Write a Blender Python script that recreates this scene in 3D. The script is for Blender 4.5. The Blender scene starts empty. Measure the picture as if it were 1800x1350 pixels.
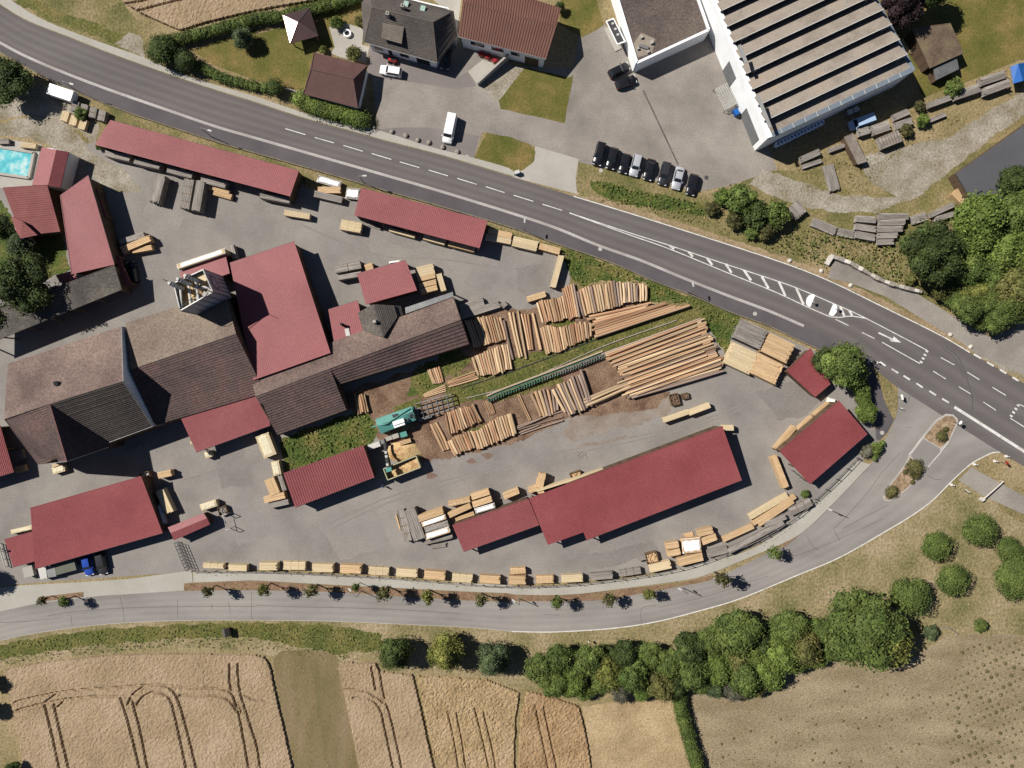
import bpy, math, random
import numpy as np
from mathutils import Vector, Matrix, geometry
random.seed(7); NR = np.random.default_rng(7)
scene = bpy.context.scene
COL = scene.collection
# ------------------------------------------------------------------ camera
HC, SC = 140.0, 0.11                       # flight height in m, ground metres per photograph pixel
cam = bpy.data.objects.new('camera', bpy.data.cameras.new('camera')); COL.objects.link(cam)
cam.location = (0, 0, HC); cam.rotation_euler = (0, 0, 0)
cam.data.sensor_fit = 'HORIZONTAL'; cam.data.sensor_width = 36; cam.data.lens = 36*HC/(1800*SC)
cam.data.clip_start = 1; cam.data.clip_end = 4000
scene.camera = cam
# ------------------------------------------------------------------ sky, sun, exposure
ELEV, SLOPE = math.radians(46), math.radians(24)
to_sun = Vector((-math.cos(SLOPE)*math.cos(ELEV), math.sin(SLOPE)*math.cos(ELEV), math.sin(ELEV)))
world = bpy.data.worlds.new('World'); scene.world = world; world.use_nodes = True
wn = world.node_tree.nodes; wl = world.node_tree.links
sky = wn.new('ShaderNodeTexSky'); sky.sky_type = 'NISHITA'; sky.sun_disc = False
sky.sun_elevation = ELEV; sky.sun_rotation = math.atan2(to_sun.x, to_sun.y); sky.altitude = 800; sky.air_density = .6; sky.dust_density = .3
wn['Background'].inputs[1].default_value = 0.05
wl.new(sky.outputs[0], wn['Background'].inputs[0])
sun = bpy.data.objects.new('sun', bpy.data.lights.new('sun', 'SUN')); COL.objects.link(sun)
sun.data.energy = 5.0; sun.data.angle = math.radians(0.5); sun.data.color = (1.0, 0.95, 0.88)
sun.rotation_euler = to_sun.to_track_quat('Z', 'Y').to_euler(); sun.location = to_sun*200
scene.view_settings.view_transform = 'Standard'; scene.view_settings.look = 'None'
scene.view_settings.gamma = 1; scene.view_settings.use_curve_mapping = False
scene.view_settings.exposure = 0.37
GAIN = 1.55
# ------------------------------------------------------------------ helpers
def W(px, py, z=0.0):
    k = SC*(HC-z)/HC
    return Vector(((px-900)*k, (675-py)*k, z))
OX = (0, 450, 900, 1350); OY = (0, 330, 670, 1010)
def Z(c, r, *pts):                        # enlarged-view coordinates -> photograph pixels
    return [(OX[c]+x/3.971, OY[r]+y/3.971) for x, y in pts]
def lin(v):
    v /= 255.0
    return v/12.92 if v <= .04045 else ((v+.055)/1.055)**2.4
def C(r, g, b):
    return tuple(min(.85, lin(v)/GAIN) for v in (r, g, b))
ORG = {}
def tag(o, label=None, cat=None, group=None, kind=None):
    if label: o['label'] = label
    if cat: o['category'] = cat
    if group: o['group'] = group
    if kind: o['kind'] = kind
    return o
def thing(name, label, cat, loc=(0, 0, 0), rz=0.0, group=None):
    o = bpy.data.objects.new(name, None); COL.objects.link(o)
    o.empty_display_size = .3
    o.location = loc; o.rotation_euler = (0, 0, rz); ORG[o.name] = Vector(loc)
    return tag(o, label, cat, group)
class MB:
    def __init__(s): s.v = []; s.f = []
    def poly(s, pts):
        n = len(s.v); s.v += [tuple(p) for p in pts]; s.f.append(tuple(range(n, n+len(pts)))); return s
    def prism(s, pts, z0, z1):
        n = len(s.v); k = len(pts)
        a = sum(pts[i][0]*pts[(i+1) % k][1]-pts[(i+1) % k][0]*pts[i][1] for i in range(k))
        if a < 0: pts = list(reversed(pts))
        s.v += [(p[0], p[1], z0) for p in pts]+[(p[0], p[1], z1) for p in pts]
        s.f.append(tuple(range(n+k, n+2*k))); s.f.append(tuple(reversed(range(n, n+k))))
        for i in range(k):
            j = (i+1) % k; s.f.append((n+i, n+j, n+k+j, n+k+i))
        return s
    def box(s, c, d, rz=0.0):
        x, y, z = (d[0]/2, d[1]/2, d[2]/2); ca, sa = math.cos(rz), math.sin(rz)
        P = [(c[0]+ca*a-sa*b, c[1]+sa*a+ca*b) for a, b in ((-x, -y), (x, -y), (x, y), (-x, y))]
        return s.prism(P, c[2]-z, c[2]+z)
    def slab(s, pts, t):
        n = len(s.v); k = len(pts); pts = [Vector(p) for p in pts]
        nz = sum(((pts[i].x*pts[(i+1) % k].y-pts[(i+1) % k].x*pts[i].y) for i in range(k)))
        if nz < 0: pts.reverse()
        s.v += [tuple(p-Vector((0, 0, t))) for p in pts]+[tuple(p) for p in pts]
        s.f.append(tuple(range(n+k, n+2*k))); s.f.append(tuple(reversed(range(n, n+k))))
        for i in range(k):
            j = (i+1) % k; s.f.append((n+i, n+j, n+k+j, n+k+i))
        return s
    def wall(s, a, b, za, zb, t=.2, z0=0.0, peak=None):      # upright wall between two ground points
        a = Vector((a[0], a[1], 0)); b = Vector((b[0], b[1], 0)); d = (b-a).normalized(); nn = Vector((-d.y, d.x, 0))*t/2
        prof = [(a, z0), (b, z0), (b, zb)]
        if peak: prof.append((a.lerp(b, peak[0]), peak[1]))
        prof.append((a, za)); k = len(prof); n = len(s.v)
        for sg in (1, -1):
            s.v += [tuple(p+nn*sg+Vector((0, 0, z))) for p, z in prof]
        s.f.append(tuple(reversed(range(n, n+k)))); s.f.append(tuple(range(n+k, n+2*k)))
        for i in range(k):
            j = (i+1) % k; s.f.append((n+i, n+j, n+k+j, n+k+i))
        return s
    def tube(s, p, q, r0, r1=None, n=6):
        p = Vector(p); q = Vector(q); r1 = r0 if r1 is None else r1
        d = (q-p).normalized(); u = d.orthogonal().normalized(); w = d.cross(u); m = len(s.v)
        for c, r in ((p, r0), (q, r1)):
            s.v += [tuple(c+(u*math.cos(6.28318*i/n)+w*math.sin(6.28318*i/n))*r) for i in range(n)]
        for i in range(n):
            j = (i+1) % n; s.f.append((m+i, m+j, m+n+j, m+n+i))
        s.f.append(tuple(reversed(range(m, m+n)))); s.f.append(tuple(range(m+n, m+2*n)))
        return s
    def pipe(s, pts, r, n=6):
        for a, b in zip(pts, pts[1:]): s.tube(a, b, r, r, n)
        return s
    def disc(s, c, r, h, n=12, r1=None):
        r1 = r if r1 is None else r1; m = len(s.v)
        for rr, z in ((r, c[2]), (r1, c[2]+h)):
            s.v += [(c[0]+rr*math.cos(6.28318*i/n), c[1]+rr*math.sin(6.28318*i/n), z) for i in range(n)]
        for i in range(n):
            j = (i+1) % n; s.f.append((m+i, m+j, m+n+j, m+n+i))
        s.f.append(tuple(range(m+n, m+2*n))); s.f.append(tuple(reversed(range(m, m+n))))
        return s
    def build(s, name, mat, parent=None, local=False, smooth=False, kind=None):
        o = Vector((0, 0, 0)); r = parent
        if parent is not None and not local:
            while r.parent is not None: r = r.parent
            o = ORG.get(r.name, Vector((0, 0, 0)))
        me = bpy.data.meshes.new(name)
        me.from_pydata([(a-o.x, b-o.y, c-o.z) for a, b, c in s.v], [], s.f); me.validate()
        if smooth: me.polygons.foreach_set('use_smooth', [True]*len(me.polygons))
        me.materials.append(mat)
        ob = bpy.data.objects.new(name, me); COL.objects.link(ob)
        if parent is not None: ob.parent = parent
        if kind: ob['kind'] = kind
        return ob
def mesh_obj(name, me, parent=None):
    ob = bpy.data.objects.new(name, me); COL.objects.link(ob)
    if parent is not None: ob.parent = parent
    return ob
def center(o, keep_z=False):              # put a single-mesh thing's origin at its base
    me = o.data; n = len(me.vertices); a = np.empty(n*3); me.vertices.foreach_get('co', a); a = a.reshape(-1, 3)
    c = Vector(((a[:, 0].min()+a[:, 0].max())/2, (a[:, 1].min()+a[:, 1].max())/2, a[:, 2].min()))
    a -= np.array(c); me.vertices.foreach_set('co', a.ravel()); o.location = c; me.update()
    return o
def copy_tree(o, parent=None):
    c = o.copy(); COL.objects.link(c); c.parent = parent
    for ch in o.children: copy_tree(ch, c)
    return c
def smooth_line(pts, step=6.0):           # Catmull-Rom through photograph points
    out = []; P = [pts[0]]+list(pts)+[pts[-1]]
    for i in range(1, len(P)-2):
        a, b, c, d = P[i-1], P[i], P[i+1], P[i+2]
        n = max(1, int(math.hypot(c[0]-b[0], c[1]-b[1])/step))
        for j in range(n):
            t = j/n
            out.append(tuple(.5*(2*b[k]+(c[k]-a[k])*t+(2*a[k]-5*b[k]+4*c[k]-d[k])*t*t+(3*b[k]-a[k]-3*c[k]+d[k])*t**3) for k in (0, 1)))
    out.append(tuple(pts[-1])); return out
def offset_line(pts, d):                  # d pixels to the left-hand side (photograph axes)
    out = []
    for i, p in enumerate(pts):
        a = pts[max(0, i-1)]; b = pts[min(len(pts)-1, i+1)]
        l = math.hypot(b[0]-a[0], b[1]-a[1]) or 1
        out.append((p[0]+d*(b[1]-a[1])/l, p[1]-d*(b[0]-a[0])/l))
    return out
def ribbon(mb, pts, w, z):                # flat painted strip w metres wide along photograph points
    h = w/SC/2; a = offset_line(pts, h); b = offset_line(pts, -h)
    for i in range(len(pts)-1):
        mb.poly([W(*b[i]).xy.to_3d()+Vector((0, 0, z)), W(*b[i+1]).xy.to_3d()+Vector((0, 0, z)), W(*a[i+1]).xy.to_3d()+Vector((0, 0, z)), W(*a[i]).xy.to_3d()+Vector((0, 0, z))])
    return mb
def roughen(pts, amp, step=4.5):
    rg = random.Random(int(pts[0][0]*7+pts[-1][1])); out = []; n = len(pts)
    for i in range(n):
        a, b = pts[i], pts[(i+1) % n]; l = math.hypot(b[0]-a[0], b[1]-a[1]) or 1; k = max(1, int(l/step))
        for j in range(k):
            u = j/k; d = rg.uniform(-amp, amp)+amp*.8*math.sin(.11*l*u+i); out.append((a[0]+(b[0]-a[0])*u-(b[1]-a[1])/l*d, a[1]+(b[1]-a[1])*u+(b[0]-a[0])/l*d))
    return out
NATURAL = {'dry_grass': 1.6, 'verge_grass': 1.6, 'lush_grass': 2.2, 'roadside_green': 1.8, 'lawn': .5, 'dry_meadow': 1.6, 'gravel': 1.6, 'bark_litter': 2.0, 'mown_strip': 1.0, 'pale_stubble': 1.0, 'fallow_field': 1.4, 'stained_asphalt': 3.0, 'planting_mulch': .4, 'parched_verge': 1.2}
def sheet(name, pts, z, mat, parent=None, kind='structure'):
    if mat.name in NATURAL: pts = roughen(pts, NATURAL[mat.name])
    w = [W(*p) for p in pts]
    if sum(w[i].x*w[(i+1) % len(w)].y-w[(i+1) % len(w)].x*w[i].y for i in range(len(w))) < 0: w.reverse()
    mb = MB(); tri = geometry.tessellate_polygon([w]); n = [(p.x, p.y, z) for p in w]
    mb.v = n; mb.f = [tuple(t) if (w[t[1]]-w[t[0]]).cross(w[t[2]]-w[t[0]]).z > 0 else tuple(reversed(t)) for t in tri]
    o = mb.build(name, mat, parent)
    if kind: o['kind'] = kind
    return o
def inside(poly, X, Y):
    r = np.zeros(X.shape, bool); n = len(poly)
    for i in range(n):
        x0, y0 = poly[i]; x1, y1 = poly[(i+1) % n]
        if y0 == y1: continue
        c = ((y0 > Y) != (y1 > Y)) & (X < (x1-x0)*(Y-y0)/(y1-y0)+x0); r ^= c
    return r
ORD_OLD = ['first', 'second', 'third', 'fourth', 'fifth', 'sixth', 'seventh', 'eighth', 'ninth', 'tenth', 'eleventh', 'twelfth', 'thirteenth', 'fourteenth', 'fifteenth', 'sixteenth', 'seventeenth', 'eighteenth', 'nineteenth', 'twentieth', 'twenty-first', 'twenty-second', 'twenty-third', 'twenty-fourth', 'twenty-fifth', 'twenty-sixth']
_u = ['', 'first', 'second', 'third', 'fourth', 'fifth', 'sixth', 'seventh', 'eighth', 'ninth', 'tenth', 'eleventh', 'twelfth', 'thirteenth', 'fourteenth', 'fifteenth', 'sixteenth', 'seventeenth', 'eighteenth', 'nineteenth']
ORD = _u[1:]+['twentieth']+['twenty-'+w for w in _u[1:10]]+['thirtieth']+['thirty-'+w for w in _u[1:10]]+['fortieth']+['forty-'+w for w in _u[1:10]]+['fiftieth']
# ------------------------------------------------------------------ materials
MATS = {}
def M(name, cols, s1=.3, s2=6.0, fine=.15, rough=.9, bump=0.0, bdist=.05, rnd=0.0, island=0.0, stretch=None, spec=.2, metal=0.0, rot=0.0, world_co=False, detail=5, trans=0.0):
    if name in MATS: return MATS[name]
    m = bpy.data.materials.new(name); m.use_nodes = True; nt = m.node_tree; N = nt.nodes; L = nt.links
    b = N['Principled BSDF']; b.inputs['Roughness'].default_value = rough
    b.inputs['Specular IOR Level'].default_value = spec; b.inputs['Metallic'].default_value = metal
    tc = N.new('ShaderNodeTexCoord'); src = tc.outputs['Object']
    if world_co:
        ge = N.new('ShaderNodeNewGeometry'); src = ge.outputs['Position']
    if stretch:
        mp = N.new('ShaderNodeMapping'); mp.inputs['Scale'].default_value = stretch; mp.inputs['Rotation'].default_value = (0, 0, rot)
        L.new(src, mp.inputs[0]); src = mp.outputs[0]
    n1 = N.new('ShaderNodeTexNoise'); n1.inputs['Scale'].default_value = s1; n1.inputs['Detail'].default_value = detail; n1.inputs['Roughness'].default_value = .6
    n2 = N.new('ShaderNodeTexNoise'); n2.inputs['Scale'].default_value = s2; n2.inputs['Detail'].default_value = 3
    L.new(src, n1.inputs['Vector']); L.new(src, n2.inputs['Vector'])
    rp = N.new('ShaderNodeValToRGB'); e = rp.color_ramp.elements
    k = len(cols)
    if k == 1: cols = [cols[0], cols[0]]; k = 2
    while len(e) < k: e.new(.5)
    for i, c in enumerate(cols):
        e[i].position = .33+.34*i/(k-1); e[i].color = (*c[:3], 1)
    L.new(n1.outputs[0], rp.inputs[0])
    col = rp.outputs[0]
    def mult(col, fac_out, lo, hi, f0=.3, f1=.7):
        mr = N.new('ShaderNodeMapRange'); mr.inputs[1].default_value = f0; mr.inputs[2].default_value = f1
        mr.inputs[3].default_value = lo; mr.inputs[4].default_value = hi; L.new(fac_out, mr.inputs[0])
        mx = N.new('ShaderNodeVectorMath'); mx.operation = 'SCALE'; L.new(col, mx.inputs[0]); L.new(mr.outputs[0], mx.inputs['Scale'])
        return mx.outputs[0]
    if fine: col = mult(col, n2.outputs[0], 1-fine, 1+fine)
    if rnd:
        oi = N.new('ShaderNodeObjectInfo'); col = mult(col, oi.outputs['Random'], 1-rnd, 1+rnd, 0, 1)
    if island:
        gi = N.new('ShaderNodeNewGeometry'); col = mult(col, gi.outputs['Random Per Island'], 1-island, 1+island, 0, 1)
    L.new(col, b.inputs['Base Color'])
    if bump:
        bp = N.new('ShaderNodeBump'); bp.inputs['Strength'].default_value = bump; bp.inputs['Distance'].default_value = bdist
        L.new(n2.outputs[0], bp.inputs['Height']); L.new(bp.outputs[0], b.inputs['Normal'])
    if trans:
        b.inputs['Transmission Weight'].default_value = trans
    MATS[name] = m; return m
m_terr = M('dry_grass', [C(128, 118, 76), C(162, 145, 106), C(178, 158, 124)], .09, 2.2, .3, bump=.7, bdist=.25, detail=8)
m_verge = M('verge_grass', [C(104, 106, 60), C(140, 130, 86), C(170, 150, 114)], .14, 2.2, .32, bump=.8, bdist=.25, detail=8)
m_roadgreen = M('roadside_green', [C(88, 98, 46), C(112, 112, 60), C(138, 126, 78)], .2, 2.0, .4, bump=.9, bdist=.3, detail=8)
m_lush = M('lush_grass', [C(72, 92, 40), C(94, 106, 50), C(128, 118, 68)], .25, 2.2, .42, bump=.8, bdist=.25)
m_lawn = M('lawn', [C(98, 102, 46), C(118, 112, 58), C(150, 128, 80)], .18, 2.6, .24, bump=.6, bdist=.15, detail=8)
m_road = M('main_asphalt', [C(112, 106, 105), C(122, 116, 114)], .08, 9.0, .1, stretch=(.25, 2.2, 1), rot=math.radians(18), rough=.85)
m_path = M('cycle_path_asphalt', [C(98, 92, 96), C(112, 106, 108)], .15, 9.0, .12)
m_lroad = M('worn_asphalt', [C(148, 143, 138), C(161, 155, 150), C(170, 165, 158)], .1, 7.0, .08, stretch=(.5, 1.4, 1), rot=math.radians(-5))
m_yard = M('yard_asphalt', [C(142, 137, 132), C(157, 151, 145), C(168, 162, 155)], .11, 3.0, .09, detail=10)
m_drive = M('driveway_asphalt', [C(142, 136, 128), C(160, 152, 144), C(174, 167, 157)], .12, 3.0, .12, detail=10)
m_conc = M('pale_concrete', [C(186, 180, 170), C(200, 195, 185)], .2, 6.0, .08)
m_pave = M('pavement', [C(184, 180, 168), C(198, 194, 184)], .15, 6.0, .1)
m_kerb = M('kerbstone', [C(190, 184, 176), C(210, 206, 198)], .4, 5.0, .12)
m_gravel = M('gravel', [C(140, 130, 104), C(166, 157, 140), C(190, 182, 168)], .22, 2.4, .28, bump=.7, bdist=.15, detail=9)
m_dirt = M('bark_litter', [C(112, 86, 70), C(142, 116, 96), C(160, 134, 112)], .3, 3.5, .35, bump=.8, bdist=.15)
m_soil = M('planting_mulch', [C(132, 104, 82), C(154, 124, 100), C(148, 132, 96)], .5, 4.0, .3, bump=.6, bdist=.12)
m_white = M('road_paint', [C(206, 201, 196), C(240, 237, 231), C(252, 250, 246)], .9, 4.0, .12, detail=8)
m_wornwhite = M('worn_gutter_band', [C(176, 168, 164), C(212, 206, 202)], .12, 3.0, .12)
m_tar = M('tar_seam', [C(96, 90, 88), C(116, 110, 106)], .5, 5.0, .2)
m_skid = M('tyre_rubber_marks', [C(92, 88, 88), C(104, 99, 99)], .5, 5.0, .1)
m_wheat = M('ripe_wheat', [C(166, 144, 114), C(179, 156, 126), C(191, 168, 140)], .12, 2.6, .16, bump=.5, bdist=.2)
m_wheat2 = M('golden_oats', [C(164, 141, 104), C(184, 159, 121), C(192, 167, 134)], .2, 2.2, .2, bump=.6, bdist=.2)
m_wheat3 = M('brown_barley', [C(158, 130, 94), C(178, 148, 112), C(188, 160, 124)], .2, 2.2, .2, bump=.6, bdist=.2)
m_stub = M('mown_strip', [C(118, 110, 70), C(138, 122, 88), C(150, 131, 102)], .1, 3.0, .2, bump=.4, bdist=.1, stretch=(2.5, .5, 1), rot=math.radians(-14))
m_stub2 = M('pale_stubble', [C(164, 142, 108), C(188, 164, 126), C(206, 182, 144)], .16, 2.6, .2, bump=.7, bdist=.2, detail=8)
m_fallow = M('fallow_field', [C(150, 133, 103), C(168, 151, 122), C(184, 166, 136)], .12, 2.6, .26, bump=.9, bdist=.25, detail=9, stretch=(.7, 2.0, 1), rot=math.radians(15))
m_red = M('red_sheet_metal', [C(151, 82, 84), C(161, 91, 93), C(170, 99, 100)], .10, 3.2, .12, detail=9, rough=.55, spec=.3, bump=.25, bdist=.03)
m_reddk = M('dark_red_sheet_metal', [C(149, 75, 77), C(159, 83, 85), C(167, 91, 92)], .10, 3.2, .12, detail=9, rough=.55, spec=.3, bump=.25, bdist=.03)
m_redtile = M('red_clay_tiles', [C(142, 84, 83), C(156, 98, 95)], .4, 5.0, .14, rough=.8)
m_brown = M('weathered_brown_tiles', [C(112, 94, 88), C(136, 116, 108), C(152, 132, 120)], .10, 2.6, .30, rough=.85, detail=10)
m_shadeslope = M('shaded_slope_tiles', [C(82, 75, 72), C(100, 91, 86)], .14, 2.8, .3, rough=.85, detail=10)  # brown tiles with the steep south slope's shade put into the colour
m_meadow = M('dry_meadow', [C(124, 120, 78), C(158, 144, 106), C(180, 161, 130)], .12, 2.0, .3, bump=.8, bdist=.25, detail=8)
m_coping = M('blue_grey_coping', [C(132, 144, 156), C(142, 154, 166)], .5, 4, .06, rough=.5)
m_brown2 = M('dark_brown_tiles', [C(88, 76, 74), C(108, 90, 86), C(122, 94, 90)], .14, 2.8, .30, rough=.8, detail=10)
m_dark = M('charcoal_tiles', [C(92, 86, 82), C(110, 102, 96)], .2, 2.8, .24, rough=.75, detail=8)
m_brsheet = M('brown_ribbed_sheet', [C(124, 88, 78), C(136, 98, 86)], .2, 6.0, .1, rough=.6)
m_gloss = M('glossy_brown_shingle', [C(112, 88, 84), C(124, 98, 92)], .5, 6.0, .15, rough=.28, spec=1.0, metal=.6)
m_hutroof = M('smooth_brown_tiles', [C(104, 78, 74), C(118, 88, 82)], .4, 5.0, .12, rough=.65)
m_greyroof = M('old_grey_roof', [C(88, 84, 80), C(108, 102, 96), C(124, 118, 108)], .2, 2.8, .34, rough=.9, detail=9)
m_flat = M('gravel_flat_roof', [C(98, 88, 84), C(112, 101, 95), C(124, 113, 102)], .15, 2.8, .32, rough=.95, bump=.4)
m_eternit = M('mossy_concrete_roof', [C(148, 137, 125), C(168, 157, 145), C(174, 159, 142)], .2, 3.5, .14, rough=.9)
m_bitumen = M('slate_blue_felt', [C(96, 96, 100), C(104, 104, 108)], .15, 8.0, .1, rough=.8)
m_wallw = M('white_render', [(.76, .77, .77), (.84, .85, .85)], .4, 6.0, .05)
m_wallg = M('grey_panel_wall', [C(150, 150, 150), C(165, 165, 163)], .4, 6.0, .06)
m_wood = M('weathered_timber_wall', [C(96, 78, 62), C(126, 104, 84)], .3, 5.0, .25, stretch=(4, 4, .4))
m_post = M('post_timber', [C(112, 92, 72), C(150, 126, 98)], .5, 4.0, .2)
m_dirtyglass = M('dusty_north_light_glass', [C(66, 62, 60), C(92, 86, 80)], .5, 3, .2, rough=.5)
m_imulch = M('island_mulch', [C(146, 124, 100), C(172, 146, 118), C(186, 166, 138)], .8, 2.5, .35, bump=.8, bdist=.15)
m_glass = M('window_glass', [(.02, .025, .03)], .5, 4, 0, rough=.08, spec=.6)
m_steel = M('galvanised_steel', [C(150, 150, 150), C(180, 180, 178)], .5, 5.0, .12, rough=.45, metal=.5)
m_pale = M('bright_steel', [C(214, 212, 206), C(232, 230, 224)], .5, 5.0, .08, rough=.5)
m_black = M('black_rubber', [(.015, .015, .016)], .5, 4, 0, rough=.8)
m_dsteel = M('dark_steel', [C(70, 70, 72), C(92, 90, 90)], .5, 4, .2, rough=.6)
m_teal = M('teal_machine_paint', [C(92, 158, 150), C(108, 172, 162)], .4, 5.0, .12, rough=.55)
m_olive = M('olive_container_paint', [C(128, 124, 84), C(156, 152, 112)], .4, 5.0, .15, rough=.6)
m_chip = M('wood_chips', [C(176, 128, 90), C(224, 190, 138), C(236, 206, 156)], .6, 5.0, .3, bump=.8, bdist=.15)
m_saw = M('fresh_sawn_wood', [C(214, 178, 134), C(228, 192, 148), C(238, 208, 168)], .7, 5.0, .08, island=.12, rnd=.08, stretch=(.6, 4, 4))
m_sawp = M('pale_sawn_wood', [C(228, 204, 162), C(242, 222, 184)], .7, 5.0, .08, island=.1, rnd=.06, stretch=(.6, 4, 4))
m_grey = M('silvered_timber', [C(138, 130, 122), C(166, 158, 150), C(184, 176, 168)], .7, 5.0, .15, island=.22, rnd=.12, stretch=(.6, 4, 4))
m_film = M('white_foil', [(.8, .8, .79), (.85, .85, .84)], .5, 5.0, .03, rough=.4)
m_cream = M('cream_foil', [C(238, 226, 190), C(248, 238, 208)], .5, 5.0, .04, rough=.5)
m_log = M('debarked_log', [C(186, 148, 112), C(206, 170, 134), C(222, 192, 158)], .8, 3.0, .14, rnd=.3, stretch=(.25, 2, 2), world_co=False)
m_logp = M('pale_log', [C(206, 172, 132), C(222, 192, 154), C(232, 208, 174)], .8, 3.0, .14, rnd=.3, stretch=(.25, 2, 2))
m_logr = M('reddish_log', [C(172, 130, 100), C(194, 150, 116), C(208, 170, 134)], .8, 3.0, .16, rnd=.3, stretch=(.25, 2, 2))
m_logb = M('bark_covered_log', [C(140, 118, 106), C(166, 144, 130), C(190, 170, 154)], .8, 3.0, .2, rnd=.3, stretch=(.25, 2, 2))
m_logend = M('log_end_grain', [C(226, 190, 140), C(240, 214, 170)], 2, 6.0, .1, rnd=.1)
m_stone = M('field_stone', [C(150, 142, 132), C(186, 178, 166)], 1.0, 5.0, .2, bump=.4)
m_whstone = M('whitewashed_stone', [C(220, 210, 196), C(244, 238, 228)], 1.0, 5.0, .1)
m_water = M('pool_water', [(.03, .30, .36), (.09, .42, .46), (.40, .54, .54)], .55, 3.0, .12, rough=.4, spec=.03, bump=.4, bdist=.08)
m_blue = M('blue_tarpaulin', [C(28, 96, 176), C(40, 112, 196)], .6, 4.0, .1, rough=.45)
m_bluew = M('blue_white_plastic', [(.35, .5, .85), (.8, .85, .9), (.25, .4, .85)], 1.5, 6.0, .15, rough=.5)
m_skin = M('skin', [C(196, 146, 120)], 1, 4, .05)
m_denim = M('blue_workwear', [(.10, .13, .30)], 1, 6, .15)
m_hair = M('dark_hair', [(.03, .02, .015)], 1, 6, .2)
m_redp = M('red_paint', [C(190, 50, 48)], 1, 6, .1, rough=.5)
m_flower = M('red_flowers', [C(190, 44, 66), C(214, 80, 90)], 2, 6, .3, island=.3)
def leafmat(name, cols, s1=.25, island=.5, rnd=.12):
    m = M(name, cols, s1, 4.0, .2, rough=.75, spec=.25, island=island, rnd=rnd, world_co=True)
    return m
LEAF = {
 'dark': leafmat('dark_green_leaves', [C(60, 76, 36), C(86, 100, 50)]),
 'mid': leafmat('mid_green_leaves', [C(82, 102, 46), C(112, 126, 62)]),
 'light': leafmat('light_green_leaves', [C(92, 114, 48), C(120, 136, 64)]),
 'yellow': leafmat('yellow_green_leaves', [C(108, 114, 52), C(134, 134, 68)]),
 'blue': leafmat('blue_green_leaves', [C(76, 92, 58), C(100, 114, 76)]),
 'purple': leafmat('dark_purple_leaves', [C(48, 34, 38), C(66, 48, 50)]),
 'autumn': leafmat('rusty_leaves', [C(100, 104, 54), C(124, 120, 68)]),
 'grey': leafmat('grey_twiggy_leaves', [C(92, 92, 76), C(116, 114, 96)]),
 'sapling': leafmat('sapling_leaves', [C(104, 98, 66), C(126, 118, 82)]),
 'olive': leafmat('olive_leaves', [C(84, 84, 48), C(108, 104, 62)]),
}
m_grassblade = leafmat('grass_blades', [C(90, 110, 50), C(118, 126, 64), C(156, 144, 92)], .25, .35)
m_dryblade = leafmat('dry_grass_blades', [C(150, 136, 92), C(186, 166, 124)], .25, .3)
m_bark = M('bark', [C(82, 68, 56), C(112, 96, 80)], 1, 4, .25)
# ================================================================== ground and roads
g = MB().poly([(-1500, -1500, 0), (1500, -1500, 0), (1500, 1500, 0), (-1500, 1500, 0)]).build('ground', m_terr); tag(g, kind='structure')
TOP = [(-260, -150), (-80, -45), (0, 8), (50, 38), (126, 68), (189, 93), (252, 116), (315, 138), (378, 159), (450, 181), (526, 206), (601, 227), (677, 248), (777, 274), (900, 311), (1008, 345), (1139, 385), (1350, 453), (1451, 491), (1551, 539), (1652, 589), (1705, 620), (1788, 667), (1950, 762), (2150, 880)]
BAND = [(-260, -78), (-80, 30), (0, 75), (50, 101), (126, 133), (201, 161), (302, 196), (378, 222), (450, 243), (576, 279), (677, 308), (777, 337), (900, 375), (975, 400), (1051, 431), (1127, 458), (1202, 489), (1278, 519), (1350, 546), (1413, 573), (1501, 616)]
LOW = [(-260, -62), (-80, 48), (0, 92), (50, 120), (108, 151), (164, 174), (227, 199), (302, 224), (378, 249), (450, 270), (563, 302), (641, 325), (692, 340), (780, 365), (900, 401), (975, 428), (1076, 463), (1152, 496), (1215, 519), (1278, 547), (1350, 573), (1400, 597), (1443, 616)]
top_s = smooth_line(TOP); band_s = smooth_line(BAND); low_s = smooth_line(LOW)
# verges and lawns (sheets a few mm apart)
sheet('grass_verge', [(-100, -60), (15, -10), (85, 38), (150, 66), (205, 85), (250, 105), (262, 60), (215, 5), (200, -60)], .004, m_verge)
sheet('grass_verge', [(108, 152), (227, 200), (450, 272), (692, 342), (860, 395), (990, 436), (985, 452), (860, 410), (620, 345), (540, 325), (300, 262), (190, 222), (140, 205)], .020, m_verge)
sheet('grass_verge', [(1012, 352), (1139, 391), (1350, 459), (1451, 497), (1551, 545), (1652, 595), (1705, 625), (1760, 600), (1640, 515), (1800, 480), (1900, 400), (1900, 250), (1700, 250), (1560, 300), (1365, 300), (1230, 345), (1020, 285)], .004, m_verge)
sheet('grass_verge', [(-100, 1140), (0, 1126), (76, 1110), (176, 1098), (302, 1091), (450, 1090), (575, 1092), (702, 1097), (826, 1103), (900, 1108), (1000, 1105), (1076, 1098), (1151, 1082), (1226, 1055), (1302, 1032), (1350, 1010), (1404, 1000), (1476, 980), (1551, 937), (1602, 907), (1640, 880), (1680, 850), (1720, 830), (1760, 900), (1900, 960), (1900, 1140), (1700, 1110), (1500, 1190), (1230, 1215), (900, 1210), (650, 1180), (470, 1150), (180, 1152), (0, 1180), (-100, 1190)], .004, m_meadow)
sheet('lush_strip', Z(0, 3, (-200, 560), (0, 490), (300, 430), (700, 385), (1200, 350), (1787, 335))+Z(1, 3, (500, 350), (870, 410), (900, 520), (560, 560), (0, 440))+Z(0, 3, (1787, 430), (1200, 450), (600, 500), (0, 590), (-200, 640)), .008, m_roadgreen)
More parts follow.
